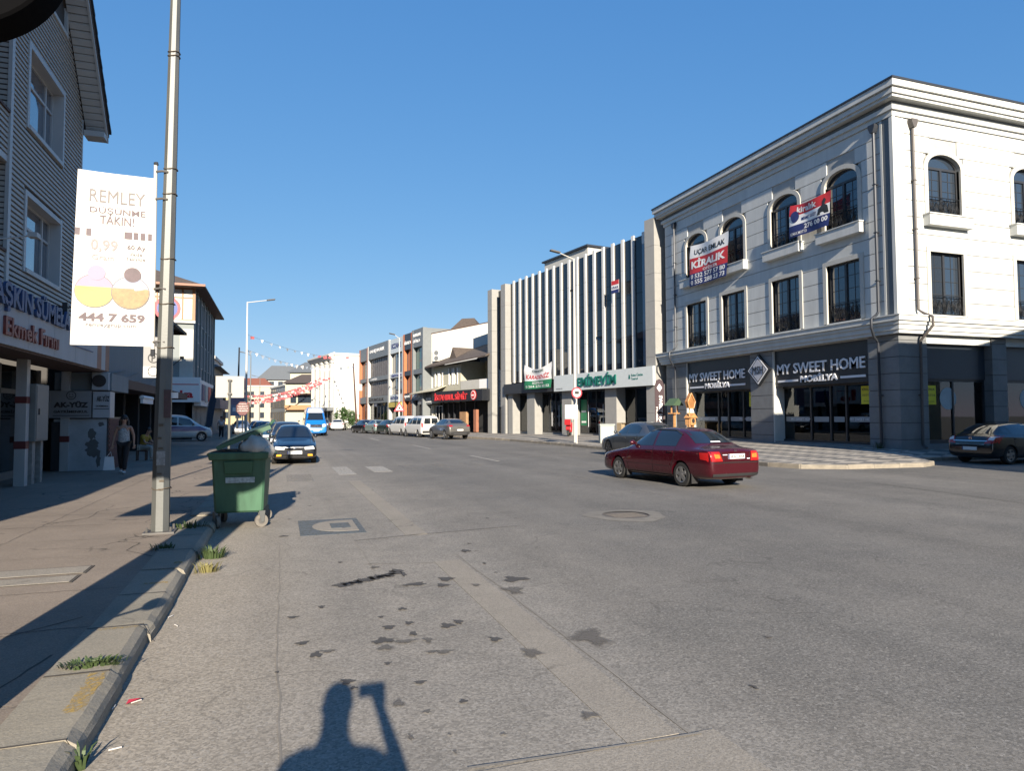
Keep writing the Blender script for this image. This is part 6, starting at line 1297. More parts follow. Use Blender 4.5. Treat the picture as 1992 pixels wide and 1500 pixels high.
# backs of signs and other posts along the left pavement
sp1 = thing('sign_seen_from_behind', 'blank pale back of a rectangular road sign behind the green bin', 'traffic sign', (-1.42, 21.6, .13)); MB().tube([(0, 0, 0), (0, 0, 2.75)], .035, 8).build('post', m_galv, sp1); MB().box(-.39, .39, .04, .05, 2.2, 2.84).build('plate', mat('sign_back', (.3, .3, .275), .5, var=.06), sp1)
for z in (2.32, 2.72): MB().box(-.06, .06, -.045, .04, z-.02, z+.02).build('clamp', m_galvd, sp1)
bs = thing('brown_sign', 'brown octagonal sign with pale lettering on a thin post', 'sign', (-1.84, 37.6, .13)); MB().tube([(0, 0, 0), (0, 0, 2.0)], .03, 8).build('post', m_frame, bs)
m_bs = mat('dark_red_brown_sign', (.10, .022, .022), .5, var=.06); MB().prism([(.34*math.cos(R(22.5+45*k)), 2.07+.37*math.sin(R(22.5+45*k))) for k in range(8)], -.05, -.03, 'y').build('plate', m_bs, bs)
for k, (s, wv) in enumerate((('NÖBETÇİ', .36), ('DENİZCİ', .46), ('KÖFTECİ', .5), ('LOKANTA', .5))): text(s, m_swhite, bs, -wv/2, -.05, 2.27-k*.12, wv, .07, face=-1, bold=.02)
def lamppost(label, x, y, z0, H, arm, mt=m_galv, group='street lamps'):
    t = thing('street_lamp', label, 'street lamp', (x, y, z0), 0, group); octo(MB(), [(0, 0, 0, .11), (0, 0, H, .05)]).build('column', mt, t)
    MB().tube([(0, 0, H-.05), (arm[0]*.85, arm[1]*.85, H+arm[2]*.8), (arm[0], arm[1], H+arm[2])], [.035, .03, .025], 8).build('arm', mt, t)
    q = Vector((arm[0], arm[1], 0)).normalized(); a = Vector((arm[0], arm[1], H+arm[2])); hd = MB().box(-.1, .55, -.14, .14, -.05, .05).build('lamp_head', m_galvd, t, bevel=.03); hd.location = a; hd.rotation_euler = (0, R(-10), math.atan2(q.y, q.x)); return t
lamppost('pale street lamp on the right pavement before the finned office block', 16.65, 36.8, .13, 11.1, (-1.0, 0, .3), m_wtube)
pl2 = lamppost('thin street lamp rising over the row of cars on the left', -2.5, 56, .13, 10.6, (1.5, .2, .25), m_wtube)
lamppost('street lamp with warning triangle before the rust panelled terrace', 12.2, 73.0, .1, 10.2, (-.6, -.1, .35), m_wtube); lamppost('small far street lamp left of the street end', -3.6, 92, .1, 9.6, (-.9, 0, .3)); lamppost('tiny far street lamp before the end houses', -3.5, 130, .0, 9.0, (-.9, 0, .2))
tr = thing('warning_sign', 'red bordered warning triangle on the far right street lamp', 'traffic sign', (12.2, 72.88, 2.3)); MB().prism([(-.62, 0), (.62, 0), (0, 1.08)], -.05, 0, 'y').build('border', m_sred, tr); MB().prism([(-.4, .13), (.4, .13), (0, .82)], -.06, -.05, 'y').build('face', m_swhite, tr); MB().disc((0, -.065, .36), .12, 'y', .004, 12).build('mark', m_blackp, tr)
ss = thing('speed_sign', 'small round sign over two white plates on a white post by the street lamp', 'traffic sign', (16.2, 35.6, .13)); MB().tube([(0, 0, 0), (0, 0, 3.2)], .04, 8).build('post', m_wtube, ss); MB().disc((0, -.05, 2.95), .33, 'y', .012, 24).build('disc', m_sred, ss); MB().disc((0, -.056, 2.95), .25, 'y', .005, 24).build('face', m_swhite, ss); MB().box(-.13, .13, -.06, -.055, 2.87, 3.03).build('mark', m_blackp, ss); MB().box(-.75, .05, -.05, -.04, 1.45, 2.25).build('plate', m_swhite, ss)
b2 = thing('street_banner', 'faded violet advertising banner on the farther left lamp post', 'banner', (-2.5, 55.9, 1.8)); MB().tube([(-.12, 0, 0), (-.12, 0, 2.9)], .03, 6).build('upright_tube', m_wtube, b2); MB().box(-1.1, -.14, -.012, .0, .9, 2.75).build('cloth', mat('violet_cloth', (.27, .19, .25), .6, var=.2), b2); MB().box(-1.1, -.14, -.012, .0, .05, .9).build('cloth', m_psky, b2); text('REMLEY', m_pp, b2, -1.0, -.013, 2.1, .8, .25, face=-1)
MB().box(-.95, -.3, -.014, -.0125, .4, .7).build('print', m_vinw, b2)
ff = thing('feather_flag', 'dark blue leaning feather flag beside the service van', 'flag', (-4.9, 54.0, .13)); MB().tube([(-.35, 0, 0), (-.1, 0, 2.5), (.35, 0, 4.2)], .03, 6).build('pole', m_galv, ff); MB().prism([(-.33, .8), (.15, .9), (.55, 3.6), (.38, 4.2), (-.05, 2.6)], -.01, .01, 'y').build('cloth', mat('dark_blue_cloth', (.015, .03, .055), .7, var=.15), ff)
# brown feather flag before the furniture shop
ff = thing('feather_flag', 'dark brown feather flag with white lettering at the corner building', 'flag', (20.1, 33.0, .32)); MB().tube([(.32, 0, 0), (.34, 0, 3.2)], .02, 6).build('pole', m_galv, ff)
MB().prism([(-.28, .35), (.31, .3), (.31, 3.1), (.2, 3.38), (.0, 3.48), (-.2, 3.38), (-.3, 3.1)], -.01, .0, 'y').build('cloth', mat('brown_cloth', (.05, .03, .035), .7, var=.12), ff)
tx = text('SWEET HOME', m_vinw, ff, 0, 0, 0, 1.9, .22, face=-1, bold=.03, name='print'); tx.data.transform(Matrix.Translation((-.04, -.012, 2.55)) @ Matrix.Rotation(R(90), 4, 'Y')); tx = text('MOBİLYA', m_vinw, ff, 0, 0, 0, 1.2, .14, face=-1, bold=.02, name='print'); tx.data.transform(Matrix.Translation((-.23, -.012, 1.9)) @ Matrix.Rotation(R(90), 4, 'Y')); MB().prism([(0, 2.75), (.17, 2.98), (0, 3.21), (-.17, 2.98)], -.014, -.01, 'y').build('print', m_letw, ff)
# electric cabinet, scooter, wooden bird houses, cardboard box
ec = thing('street_cabinet', 'pale green grey utility cabinet on the right pavement', 'cabinet', (17.75, 34.9, .15), R(-12)); MB().box(-.42, .42, -.2, .2, 0, 1.05).build('box', mat('pale_cabinet', (.3, .33, .31), .6, var=.15, scale=3), ec, bevel=.02); MB().box(-.45, .45, -.23, .23, 1.05, 1.12).build('lid', MATS['pale_cabinet'], ec); MB().box(-.36, -.02, -.212, -.2, .12, .95).build('door', m_trim, ec); MB().box(.02, .36, -.212, -.2, .12, .95).build('door', m_trim, ec)
sc = thing('red_scooter', 'bright red motor scooter standing before the office block shop', 'scooter', (20.3, 46.0, .22), R(60)); m_sc = paint('scooter_red', (.42, .01, .015), .3, .1)
for x in (-.6, .62): w_ = MB().disc((x, -.05, .24), .24, 'y', .1, 22).build('wheel', m_tyre, sc); MB().disc((x, -.06, .24), .13, 'y', .12, 16).build('rim', m_galvd, w_)
MB().prism([(.3, .3), (.55, .45), (.62, .95), (.5, 1.05), (.36, .7), (.2, .35)], -.2, .2, 'y').build('leg_shield', m_sc, sc, bevel=.03); MB().prism([(-.8, .5), (-.2, .4), (-.1, .65), (-.75, .78)], -.16, .16, 'y').build('rear_body', m_sc, sc, bevel=.04); MB().box(-.75, -.1, -.14, .14, .75, .86).build('seat', m_bplast, sc, bevel=.03); MB().box(-.2, .4, -.16, .16, .27, .33).build('footboard', m_bplast, sc); MB().tube([(.5, -.3, 1.12), (.48, 0, 1.06), (.5, .3, 1.12)], .02, 6).build('handlebar', m_bplast, sc); MB().box(-1.0, -.6, -.22, .22, .85, 1.25).build('delivery_box', m_sc, sc, bevel=.03)
m_pine = mat('varnished_pine', (.48, .25, .10), .5, var=.2, scale=6)
for i, (x, y, z, lb) in enumerate(((20.75, 31.0, 1.95, 'upper wooden lantern shaped bird house beside the furniture shop'), (20.9, 31.2, 1.2, 'lower wooden bird house under the lantern shaped one'))):
    bh_ = thing('bird_house', lb, 'bird house', (x, y, .33), R(20), 'wooden bird houses for sale')
    if i == 0:
        MB().tube([(0, .05, 0), (0, .05, 1.9)], .03, 6).build('post', m_pine, bh_); f = MB(); q = [(-.32, 2.15), (0, 2.6), (.32, 2.15), (.18, 1.8), (-.18, 1.8)]
        for a, c in zip(q, q[1:]+q[:1]): f.tube([(a[0], -.1, a[1]), (c[0], -.1, c[1])], .035, 5)
        f.build('frame', m_pine, bh_); MB().prism(q, -.06, .1, 'y').build('box', mat('dark_pine', (.3, .14, .05), .6, var=.2), bh_)
    else:
        MB().box(-.22, .22, -.18, .18, .9, 1.3).build('box', m_pine, bh_); MB().disc((0, -.185, 1.12), .13, 'y', .004, 18).build('hole', m_dark, bh_); MB().prism([(-.32, 1.28), (0, 1.55), (.32, 1.28)], -.24, .2, 'y').build('roof', m_pine, bh_); MB().box(-.2, -.14, -.1, .1, 0, .9).build('leg', m_pine, bh_); MB().box(.14, .2, -.1, .1, 0, .9).build('leg', m_pine, bh_)
kn = thing('bird_house', 'green roofed bird table left of the wooden lantern bird house', 'bird house', (20.35, 31.9, .33), R(20), 'wooden bird houses for sale'); MB().box(-.05, .05, -.05, .05, 0, 1.5).build('post', m_pine, kn); MB().box(-.3, .3, -.2, .2, 1.5, 1.55).build('tray', m_pine, kn); MB().prism([(-.5, 1.95), (0, 2.35), (.45, 1.95)], -.3, .3, 'y').build('roof', mat('moss_green_roof', (.05, .09, .05), .7), kn)
for s in (-.25, .25): MB().box(s-.03, s+.03, -.03, .03, 1.55, 1.98).build('leg', m_pine, kn)
cb = thing('cardboard_box', 'brown cardboard box standing before the office block shop', 'box', (20.6, 37.8, .35), R(15)); MB().box(-.6, .6, -.2, .2, 0, .95).build('carton', mat('cardboard', (.3, .23, .14), .8, var=.1), cb); MB().box(-.6, .6, -.36, -.2, .93, .95).build('flap', MATS['cardboard'], cb)

# ------------------------------------------------------------------ the green wheelie container
m_bin = mat('green_bin_plastic', (.045, .115, .065), .55, var=.32, scale=4, streak=.3, bump=.03); m_bind = mat('dark_green_lid', (.012, .05, .03), .5, var=.2, scale=4)
wb = thing('wheeled_bin', 'large green four wheeled rubbish bin with its lid propped open at the kerb', 'bin', (-.57, 11.95, .0), R(-4))
def frus(mb, x0, x1, y0, y1, z0, a0, a1, b0, b1, z1):
    return mb.add([(x0, y0, z0), (x1, y0, z0), (x1, y1, z0), (x0, y1, z0), (a0, b0, z1), (a1, b0, z1), (a1, b1, z1), (a0, b1, z1)], [(0, 3, 2, 1), (4, 5, 6, 7), (0, 1, 5, 4), (1, 2, 6, 5), (2, 3, 7, 6), (3, 0, 4, 7)])
frus(MB(), -.36, .36, -.42, .42, .24, -.40, .40, -.52, .52, 1.12).build('body', m_bin, wb, bevel=.03)
frus(MB(), -.43, .43, -.56, .56, 1.08, -.45, .45, -.58, .58, 1.2).build('rim', m_bin, wb, bevel=.015)
MB().box(-.41, .41, -.52, .52, 1.2, 1.21).build('rubbish_inside', m_dark, wb)
frus(MB(), -.2, .2, -.535, -.5, .86, -.22, .22, -.552, -.5, 1.06).build('recessed_panel', mat('bin_panel', (.03, .1, .048), .5, var=.15), wb, bevel=.01)
MB().box(-.19, .24, -.512, -.505, .0, .085).build('label_strip', mat('scratched_label', (.38, .42, .4), .5, var=.5, scale=25), wb).location = (0, 0, .72)
lid = MB(); n = 8
for i in range(n):
    a0, a1 = i/n, (i+1)/n; f = lambda a: (-.42+.84*a, .02*math.sin(math.pi*a))
    (x0, z0), (x1, z1) = f(a0), f(a1); lid.add([(x0, -.52, z0), (x1, -.52, z1), (x1, .52, z1), (x0, .52, z0), (x0, -.52, z0+.035), (x1, -.52, z1+.035), (x1, .52, z1+.035), (x0, .52, z0+.035)], [(0, 3, 2, 1), (4, 5, 6, 7), (0, 1, 5, 4), (1, 2, 6, 5), (2, 3, 7, 6), (3, 0, 4, 7)])
lo = lid.build('lid', m_bind, wb); lo.location = (.03, .08, 1.44); lo.rotation_euler = (R(2), R(-23), R(3))
MB().box(-.43, .43, -.545, -.5, -.03, .03).build('lid_lip', m_bin, lo)
lh = MB().tube([(.43, -.2, .03), (.5, -.15, .06), (.5, .15, .06), (.43, .2, .03)], .02, 6).build('lid_handle', m_bin, lo)
for x in (-.33, .33):
    for y in (-.36, .36):
        wv = MB().disc((0, -.03, .1), .1, 'y', .055, 24).build('castor_wheel', mat('worn_castor', (.16, .145, .125), .8, var=.25, scale=12), wb); wv.location = (x, y, 0); wv.rotation_euler = (0, 0, R(20 if x > 0 else -60))
        MB().disc((0, -.036, .1), .05, 'y', .067, 16).build('hub', m_galvd, wv); MB().prism([(-.05, .26), (.05, .26), (.03, .08), (-.01, .08)], -.05, -.038, 'y').prism([(-.05, .26), (.05, .26), (.03, .08), (-.01, .08)], .033, .045, 'y').build('fork', m_galv, wv)
for s in (-1, 1): MB().tube([(s*.45, -.12, 1.15), (s*.52, -.12, 1.15), (s*.52, .12, 1.15), (s*.45, .12, 1.15)], .016, 6).build('side_handle', m_bin, wb)
gb = thing('rubbish_bag', 'bulging white rubbish bag spilling from the green bin', 'rubbish bag', (-.36, 11.62, 1.17)); random.seed(21)
g = MB().ball((.0, 0, .1), (.25, .26, .18), 22, 14, .0); o = g.build('sack', mat('white_sacking', (.43, .41, .37), .7, var=.15, scale=7, bump=.4, bscale=14), gb, smooth=True)
for v in o.data.vertices: k = 1+.09*math.sin(v.co.x*21+v.co.z*9)+.07*math.sin(v.co.y*17-v.co.z*13)+.05*math.sin(v.co.x*44-v.co.y*38)+random.uniform(-.02, .02); v.co.x *= k; v.co.y *= k; v.co.z = v.co.z*k
MB().ball((.16, -.05, .04), (.14, .2, .12), 12, 8, .06).build('sack_fold', MATS['white_sacking'], gb, smooth=True)

# ------------------------------------------------------------------ totem sign just outside the frame on the left (only its disc edge shows)
m_tb = mat('matt_black', (.004, .004, .0045), .95, var=.1, spec=.05)
tt = thing('totem_sign', 'black totem sign whose round end juts into the top left corner', 'sign', (-1.9, 3.8, .125)); MB().box(-.27, .33, -.12, .12, 0, 3.45).build('column', m_tb, tt, bevel=.01); MB().box(-1.7, .37, -.09, .09, 3.43, 4.44).build('board', m_tb, tt, bevel=.01)
MB().disc((.37, -.1, 3.935), .5, 'y', .2, 48).build('round_end', m_tb, tt, bevel=.012); MB().box(-.9, -.2, -.08, .08, 4.44, 5.1).build('top_piece', m_tb, tt); MB().tube([(.28, 0, .95), (.5, 0, 1.06)], .015, 6).build('bracket', m_tb, tt); MB().disc((.53, -.02, 1.1), .075, 'y', .03, 18).build('small_disc', m_tb, tt)

# ------------------------------------------------------------------ leaning dark pole, flag strings, shrub
dp = thing('leaning_pole', 'thin dark leaning pole tied to the flag string on the right', 'pole', (7.95, 75, 0)); MB().tube([(0, 0, 0), (-.45, 0, 7.6)], [.11, .07], 8).build('shaft', m_brown, dp); MB().box(-.12, .5, -.1, -.05, 4.6, 5.3).build('box_sign', m_swhite, dp)
dp2 = thing('leaning_pole', 'thin dark pole rising behind the violet banner on the left', 'pole', (-3.9, 70, .1)); MB().tube([(0, 0, 0), (.1, 0, 8.4)], [.1, .07], 8).build('shaft', m_cap, dp2)
m_fr = mat('flag_red', (.36, .09, .1), .7, var=.1); m_fw = mat('flag_white', (.62, .6, .58), .7, var=.1); m_fg = mat('flag_grey_blue', (.2, .24, .3), .7, var=.2); m_str = mat('string', (.2, .2, .2), .8, var=0)
def fl(mt, kind):
    me = MB().prism([(-.14, 0), (.14, 0), (.03, -.3)] if kind else [(-.17, 0), (.17, 0), (.17, -.25), (-.17, -.25)], -.006, .006, 'y').data('flag'); me.materials.append(mt); return me
FM = {('r', 0): fl(m_fr, 0), ('r', 1): fl(m_fr, 1), ('w', 1): fl(m_fw, 1), ('w', 0): fl(m_fw, 0), ('g', 1): fl(m_fg, 1)}
random.seed(11)
def flags(label, A, B, sag, n, pat):
    t = thing('flag_string', label, 'bunting', A, 0, 'flag strings across the street'); A, B = Vector(A), Vector(B)
    P = lambda a: (B-A)*a+Vector((0, 0, -sag*4*a*(1-a)))
    MB().tube([P(k/12) for k in range(13)], .01, 4, False).build('string', m_str, t)
    for k in range(n):
        o = obj('flag', FM[random.choice(pat)], None, t); o.location = P((k+.5)/n)+Vector((0, random.uniform(-.1, .1), 0)); o.rotation_euler = (random.uniform(-.5, .5), random.uniform(-.2, .2), random.uniform(-.6, .6)); s = random.uniform(.8, 1.25); o.scale = (s, s, s)
flags('string of small pale pennants high over the street, nearest of all', (-2.5, 56, 7.0), (7.55, 75, 7.3), .75, 22, [('w', 1), ('g', 1), ('g', 1)])
flags('string of pale pennants with one red flag, second nearest', (-2.5, 56.2, 8.2), (8.5, 90, 9.6), .6, 16, [('w', 1), ('g', 1), ('w', 1), ('r', 0)])
for i, (y, z0, z1, n) in enumerate(((86, 3.9, 7.0, 30), (93, 4.6, 7.4, 32), (100, 3.8, 7.2, 32), (108, 5.0, 8.2, 32), (116, 4.4, 8.0, 30), (125, 5.6, 8.8, 30))):
    flags('dense string of red and white flags, %s of six' % ('nearest', 'second', 'third', 'fourth', 'fifth', 'farthest')[i], (-4.8, y, z0), (6.3, y+6, z1), .9, n, [('r', 0), ('r', 0), ('w', 0), ('r', 1)])
flags('string of grey pennants hung down the blank white wall', (7.4, 104, 9.2), (9.6, 104, 3.6), .1, 9, [('g', 1), ('w', 1)])
m_leaf = mat('shrub_leaves', (.05, .095, .03), .6, var=.3, scale=5)
def leafy(parent, c, r, n, size, mt, name='foliage'):
    b = MB()
    for _ in range(n):
        d = Vector((random.gauss(0, 1), random.gauss(0, 1), random.gauss(0, 1))).normalized()*random.uniform(.45, 1)**.5
        lump = 1+.25*math.sin(d.x*5+2)+.2*math.sin(d.z*7+d.y*4); p = Vector((c[0]+d.x*r[0]*lump, c[1]+d.y*r[1]*lump, c[2]+d.z*r[2]*lump))
        u = Vector((random.uniform(-1, 1), random.uniform(-1, 1), random.uniform(-1, 1))).normalized(); v = u.orthogonal().normalized(); s = size*random.uniform(.6, 1.4)
        b.quad(p-u*s, p+v*s*.5, p+u*s, p-v*s*.5)
    o = b.build(name, mt, parent); o['kind'] = 'stuff'; return o
random.seed(31)
sh = thing('shrub', 'leafy green shrub in front of the blank white side wall', 'shrub', (8.6, 96, 0))
for k in range(5): MB().tube([(0, 0, 0), (random.uniform(-.5, .5), random.uniform(-.3, .3), 1.2), (random.uniform(-1, 1), random.uniform(-.4, .4), 2.2)], [.05, .03, .01], 5).build('stem', m_brown, sh)
for k, (x, z, r) in enumerate(((-.8, 1.9, 1.0), (.3, 1.4, 1.2), (.9, 1.7, .9), (-.2, 2.4, .6), (1.3, 1.0, .8))): leafy(sh, (x, 0, z), (r, .8, r*.9), 420, .14, m_leaf)

# ------------------------------------------------------------------ weeds and litter at the kerb
m_weed = mat('weed_green', (.05, .078, .026), .6, var=.3, scale=12); m_dry = mat('dry_weed', (.2, .18, .07), .7, var=.3)
def weed(label, x, y, z, n, h, spread, mt, flat=1.0):
    t = thing('weed', label, 'weed', (x, y, z)); b = MB()
    for _ in range(n):
        a = random.uniform(0, 6.3); d = random.uniform(.0, spread); L = h*random.uniform(.5, 1.1); bx, by = d*math.cos(a)*1.4, d*math.sin(a)*.6; tx, ty = bx+math.cos(a)*L*.6*flat, by+math.sin(a)*L*.6*flat; w_ = .006+.004*random.random(); px, py = -math.sin(a)*w_, math.cos(a)*w_
        b.quad((bx-px, by-py, 0), (bx+px, by+py, 0), ((bx+tx)/2+px*.8, (by+ty)/2+py*.8, L*.7), ((bx+tx)/2-px*.8, (by+ty)/2-py*.8, L*.7)); b.quad(((bx+tx)/2-px*.8, (by+ty)/2-py*.8, L*.7), ((bx+tx)/2+px*.8, (by+ty)/2+py*.8, L*.7), (tx, ty, L*.85))
    o = b.build('blades', mt, t); o['kind'] = 'stuff'
weed('creeping dark green weed in the kerb joint beside the yellow paint', -1.13, 5.12, .135, 200, .045, .14, m_weed, 1.2); weed('grass tuft in the gutter before the bin', -.78, 9.2, .0, 130, .17, .13, m_weed); weed('yellowing grass tuft in the gutter nearer than the green one', -.76, 8.4, .0, 80, .13, .1, m_dry); weed('small grass tuft in the pavement joint', -1.33, 9.3, .125, 60, .09, .12, m_weed); weed('grass growing at the foot of the lamp post', -1.25, 11.0, .125, 70, .12, .2, m_weed); weed('sprig of weed in the gutter nearest the camera', -.92, 3.95, .0, 26, .13, .03, m_weed); weed('weeds at the foot of the corner building pipe', 23.0, 21.0, .36, 60, .35, .25, m_weed)
m_paper = mat('scrap_paper', (.55, .53, .5), .8)
for x, y, a, lb in ((-.84, 4.72, .5, 'crumpled paper scrap in the gutter'), (-.93, 4.66, 1.4, 'cigarette end upright beside the paper scrap'), (-.83, 4.1, .2, 'cigarette end lying in the gutter nearest the camera'), (-.79, 6.3, 2, 'tiny white litter in the gutter farther on'), (-.9, 6.6, 1, 'tiny white litter at the kerb foot')):
    t = thing('litter', lb, 'litter', (x, y, .006), a); MB().tube([(0, 0, .004), (.035, 0, .005), (.06, .004, .004)], .004, 6).build('stub', m_paper, t)
    if 'paper' in lb and 'crumpled' in lb: MB().quad((-.03, 0, .005), (.05, -.02, .02), (.06, .03, .008), (0, .04, .015)).build('scrap', m_sred, t)

# ================================================================== people
m_skin = mat('skin', (.38, .22, .15), .55, var=.06); m_hair = mat('dark_hair', (.018, .012, .01), .5, var=.2); m_blk = mat('black_cloth', (.015, .015, .017), .85, var=.15); m_print = mat('flowered_top', (.42, .43, .42), .8, var=.6, scale=22); m_mus = mat('mustard_cloth', (.33, .22, .03), .85, var=.12); m_beigec = mat('pale_trousers', (.35, .33, .29), .85, var=.1); m_shoe = mat('white_shoe', (.5, .5, .48), .6); m_whc = mat('white_shirt', (.5, .45, .46), .85, var=.2)
def skin(name, verts, edges, rads, mt, parent, sub=2, root=0):
    bm = bmesh.new(); lay = bm.verts.layers.skin.verify(); vs = []
    for p, r in zip(verts, rads):
        v = bm.verts.new(p); v[lay].radius = r if isinstance(r, tuple) else (r, r); vs.append(v)
    vs[root][lay].use_root = True
    for a, b in edges: bm.edges.new((vs[a], vs[b]))
    me = bpy.data.meshes.new('s'); bm.to_mesh(me); bm.free(); o = bpy.data.objects.new('s', me); C.objects.link(o); o.modifiers.new('k', 'SKIN').use_smooth_shade = True
    s = o.modifiers.new('u', 'SUBSURF'); s.levels = s.render_levels = sub
    dg = bpy.context.evaluated_depsgraph_get(); r = bpy.data.meshes.new_from_object(o.evaluated_get(dg)); bpy.data.objects.remove(o); r.name = name; r.materials.clear()
    for p in r.polygons: p.use_smooth = True
    return obj(name, r, mt, parent)
def person(label, loc, rz, J, top, bot, skinm=None, hair=None, long_hair=False, glasses=False, group=None, sleeve=.5, shoe=None, scale=1.0, bulk=1.0):
    """J: joints (person faces local -y). pelvis, chest, neck, head, and L/R shoulder elbow wrist hip knee ankle toe"""
    t = thing('person', label, 'person', loc, rz, group); t.scale = (scale,)*3; sk = skinm or m_skin
    V = []; E = []; Rd = []; ix = {}
    def add(k, p, r): ix[k] = len(V); V.append(p); Rd.append(r); return ix[k]
    def ed(a, b): E.append((ix[a], ix[b]))
    mid = lambda a, b, f=.5: tuple(Vector(J[a])*(1-f)+Vector(J[b])*f)
    add('pelvis', J['pelvis'], (.135, .11)); add('waist', mid('pelvis', 'chest', .45), (.115, .09)); add('chest', J['chest'], (.14, .1)); add('neck', J['neck'], .05); add('head', J['head'], (.075, .085)); add('crown', tuple(Vector(J['head'])+(Vector(J['head'])-Vector(J['neck'])).normalized()*.09), (.07, .08))
    ed('pelvis', 'waist'); ed('waist', 'chest'); ed('chest', 'neck'); ed('neck', 'head'); ed('head', 'crown')
    for s in 'LR':
        add(s+'sh', J[s+'sh'], .052); add(s+'el', J[s+'el'], .038); add(s+'wr', J[s+'wr'], .025); ed('chest', s+'sh'); ed(s+'sh', s+'el'); ed(s+'el', s+'wr')
        d = (Vector(J[s+'wr'])-Vector(J[s+'el'])).normalized(); sx = d.cross(Vector((0, 1, .2))).normalized()
        if sx.length < .1: sx = Vector((1, 0, 0))
        pm = Vector(J[s+'wr'])+d*.08; add(s+'pm', tuple(pm), (.035, .018)); ed(s+'wr', s+'pm')
        for k in range(4):
            q = pm+d*(.045+.008*(1-abs(k-1.5)))+sx*(.022*(k-1.5)); e = q+d*.03+Vector((0, -.018, 0)); add(s+'f%d' % k, tuple(q), .0095); add(s+'g%d' % k, tuple(e), .008); ed(s+'pm', s+'f%d' % k); ed(s+'f%d' % k, s+'g%d' % k)
        q = Vector(J[s+'wr'])+d*.045+sx*.04; add(s+'th', tuple(q), .011); add(s+'tg', tuple(q+d*.035+sx*.008), .009); ed(s+'pm', s+'th'); ed(s+'th', s+'tg')
        add(s+'hp', J[s+'hp'], .088); add(s+'kn', J[s+'kn'], .056); add(s+'an', J[s+'an'], .038); add(s+'to', J[s+'to'], (.04, .028)); ed('pelvis', s+'hp'); ed(s+'hp', s+'kn'); ed(s+'kn', s+'an'); ed(s+'an', s+'to')
    if bulk != 1: Rd = [tuple(q*bulk for q in r) if isinstance(r, tuple) else r*(bulk if r > .02 else 1) for r in Rd]
    skin('body', V, E, Rd, sk, t)
    G = 1.16
    # trousers
    K = ['pelvis']+[s+q for s in 'LR' for q in ('hp', 'kn', 'an')]; mp = {k: i for i, k in enumerate(K)}
    skin('trousers', [V[ix[k]] for k in K], [(mp['pelvis'], mp[s+'hp']) for s in 'LR']+[(mp[s+a], mp[s+b]) for s in 'LR' for a, b in (('hp', 'kn'), ('kn', 'an'))], [(.155, .13)]+[r for s in 'LR' for r in (.105, .075, .058)], bot, t)
    # top with sleeves
    K = ['pelvis', 'waist', 'chest', 'nk', 'Lsh', 'Rsh', 'Lsl', 'Rsl']; P = {'pelvis': tuple(Vector(V[ix['pelvis']])+Vector((0, 0, .06))), 'waist': V[ix['waist']], 'chest': V[ix['chest']], 'nk': mid('chest', 'neck', .62), 'Lsh': J['Lsh'], 'Rsh': J['Rsh'], 'Lsl': mid('Lsh', 'Lel', sleeve), 'Rsl': mid('Rsh', 'Rel', sleeve)}
    skin('top', [P[k] for k in K], [(0, 1), (1, 2), (2, 3), (2, 4), (2, 5)]+([(4, 6), (5, 7)] if sleeve > .1 else []), [(.165, .14), (.142, .115), (.162, .125), .062*bulk**2, .07*bulk*bulk, .07*bulk*bulk, .056*bulk, .056*bulk], top, t) if sleeve > .1 else skin('top', [tuple(Vector(P['pelvis'])+Vector((0, 0, -.16)))]+[P[k] for k in K[:4]], [(0, 1), (1, 2), (2, 3), (3, 4)], [(.17, .15), (.175, .15), (.155, .125), (.17, .13), .075], top, t)
    for s in 'LR': a, b = Vector(J[s+'an']), Vector(J[s+'to']); MB().ball(tuple(a*.45+b*.55+Vector((0, 0, -.02))), (.048, .13, .042), 12, 8).build('shoe', shoe or m_shoe, t, smooth=True)
    h = Vector(J['head'])+Vector((0, 0, .03)); hm = hair or m_hair
    MB().ball(tuple(h+Vector((0, .02, .045))), (.092, .1, .095), 16, 10).build('hair', hm, t, smooth=True)
    if long_hair:
        for s in (-1, 1): MB().tube([tuple(h+Vector((s*.07, .03, .05))), tuple(h+Vector((s*.1, .03, -.08))), tuple(h+Vector((s*.11, .0, -.24)))], [.035, .045, .02], 8).build('hair', hm, t, smooth=True)
        MB().ball(tuple(h+Vector((0, .06, -.1))), (.1, .06, .17), 12, 8).build('hair', hm, t, smooth=True)
    MB().ball(tuple(h+Vector((0, -.098, -.02))), (.014, .022, .025), 8, 6).build('nose', sk, t, smooth=True); MB().ball(tuple(h+Vector((0, -.088, -.065))), (.026, .01, .009), 8, 6).build('mouth', mat('lips', (.3, .08, .07), .5), t, smooth=True)
    for s in (-1, 1):
        MB().ball(tuple(h+Vector((s*.085, .0, -.01))), (.012, .02, .03), 8, 6).build('ear', sk, t, smooth=True)
        MB().ball(tuple(h+Vector((s*.033, -.083, .015))), (.03, .012, .022) if glasses else (.013, .008, .009), 8, 6).build('sunglass_lens' if glasses else 'eye', m_blackp, t, smooth=True)
    return t
STAND = dict(pelvis=(0, 0, .93), chest=(0, 0, 1.26), neck=(0, 0, 1.42), head=(0, -.01, 1.53))
for s, k in (('L', 1), ('R', -1)): STAND.update({s+'sh': (.17*k, 0, 1.35), s+'el': (.25*k, .02, 1.09), s+'wr': (.27*k, -.06, .86), s+'hp': (.085*k, 0, .86), s+'kn': (.09*k, -.02, .48), s+'an': (.09*k, .02, .08), s+'to': (.1*k, -.13, .04)})
W = dict(STAND); W.update(Lkn=(.07, -.12, .48), Lan=(.06, -.16, .09), Lto=(.06, -.3, .05), Ran=(-.08, .16, .12), Rto=(-.09, .04, .05), Rkn=(-.08, .0, .48))
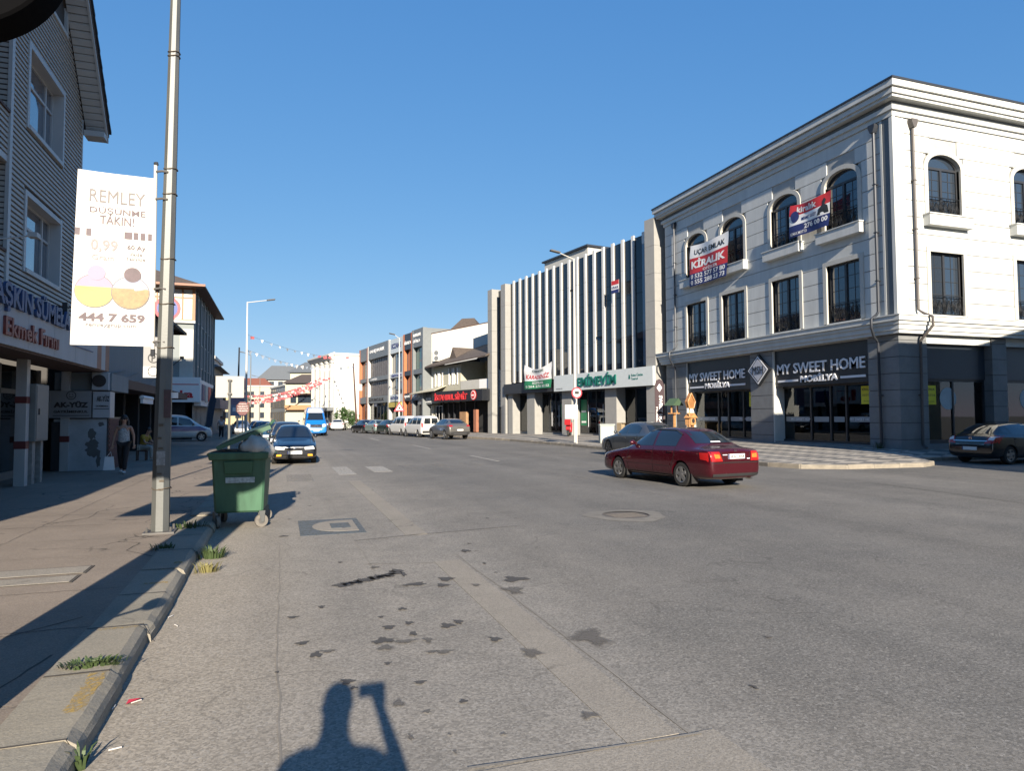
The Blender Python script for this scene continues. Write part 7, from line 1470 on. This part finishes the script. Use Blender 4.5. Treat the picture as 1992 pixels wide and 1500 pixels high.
wom = person('woman in sunglasses, flowered top and black trousers walking towards the camera', (-4.28, 22.2, .135), 0, W, m_print, m_blk, long_hair=True, glasses=True, sleeve=.0)
bag = thing('shopping_bag', 'white shopping bag hanging from the walking woman\'s hand', 'bag', (-4.62, 22.1, .25)); frus(MB(), -.14, .14, -.05, .05, 0, -.11, .11, -.02, .02, .38).build('sack', m_vinw, bag); MB().tube([(-.07, 0, .37), (.03, .02, .52), (.07, 0, .37)], .008, 5).build('handle', m_vinw, bag)
SIT = dict(pelvis=(0, .05, .5), chest=(0, -.06, .83), neck=(0, -.14, .98), head=(0, -.2, 1.08))
for s, k in (('L', 1), ('R', -1)): SIT.update({s+'sh': (.17*k, -.06, .92), s+'el': (.22*k, -.2, .68), s+'wr': (.1*k, -.4, .62), s+'hp': (.1*k, 0, .48), s+'kn': (.14*k, -.42, .5), s+'an': (.13*k, -.4, .09), s+'to': (.14*k, -.55, .05)})
person('seated man in mustard shirt and pale trousers under the arcade', (-4.85, 28.6, .14), R(65), SIT, m_mus, m_beigec, sleeve=.7)
st_ = thing('stool', 'low dark stool under the seated man in mustard shirt', 'stool', (-4.9, 28.58, .14)); MB().box(-.18, .18, -.18, .18, .34, .38).build('seat', m_brown, st_)
for x in (-.15, .15):
    for y in (-.15, .15): MB().box(x-.02, x+.02, y-.02, y+.02, 0, .34).build('leg', m_brown, st_)
W2 = dict(W); person('far pedestrian in pale shirt and dark trousers walking on the left pavement', (-4.2, 55.5, .14), R(20), W2, m_whc, m_blk, sleeve=.6)
PH = dict(STAND); PH.update(pelvis=(0, .02, 1.03), chest=(0, .02, 1.34), neck=(0, .0, 1.55), head=(0, -.03, 1.70), Rsh=(-.2, .02, 1.43), Rel=(-.36, -.02, 1.32), Rwr=(-.27, -.1, 1.63), Lsh=(.2, .02, 1.43), Lel=(.3, .03, 1.22), Lwr=(.26, -.08, .98), Lhp=(.09, .02, .95), Rhp=(-.09, .02, .95), Lkn=(.1, 0, .52), Rkn=(-.1, 0, .52), Lan=(.11, .03, .08), Ran=(-.11, .03, .08), Lto=(.12, -.13, .04), Rto=(-.12, -.13, .04))
ph = person('man in dark clothes taking the picture, seen only by his shadow', (-.2, -.2, 0), R(180), PH, m_blk, m_blk, sleeve=.9, bulk=1.3)
phn = thing('phone', 'phone held up by the man taking the picture', 'phone', (.02, -.07, 1.75)); MB().box(-.085, .085, -.006, .004, -.04, .045).build('case', m_tb, phn)
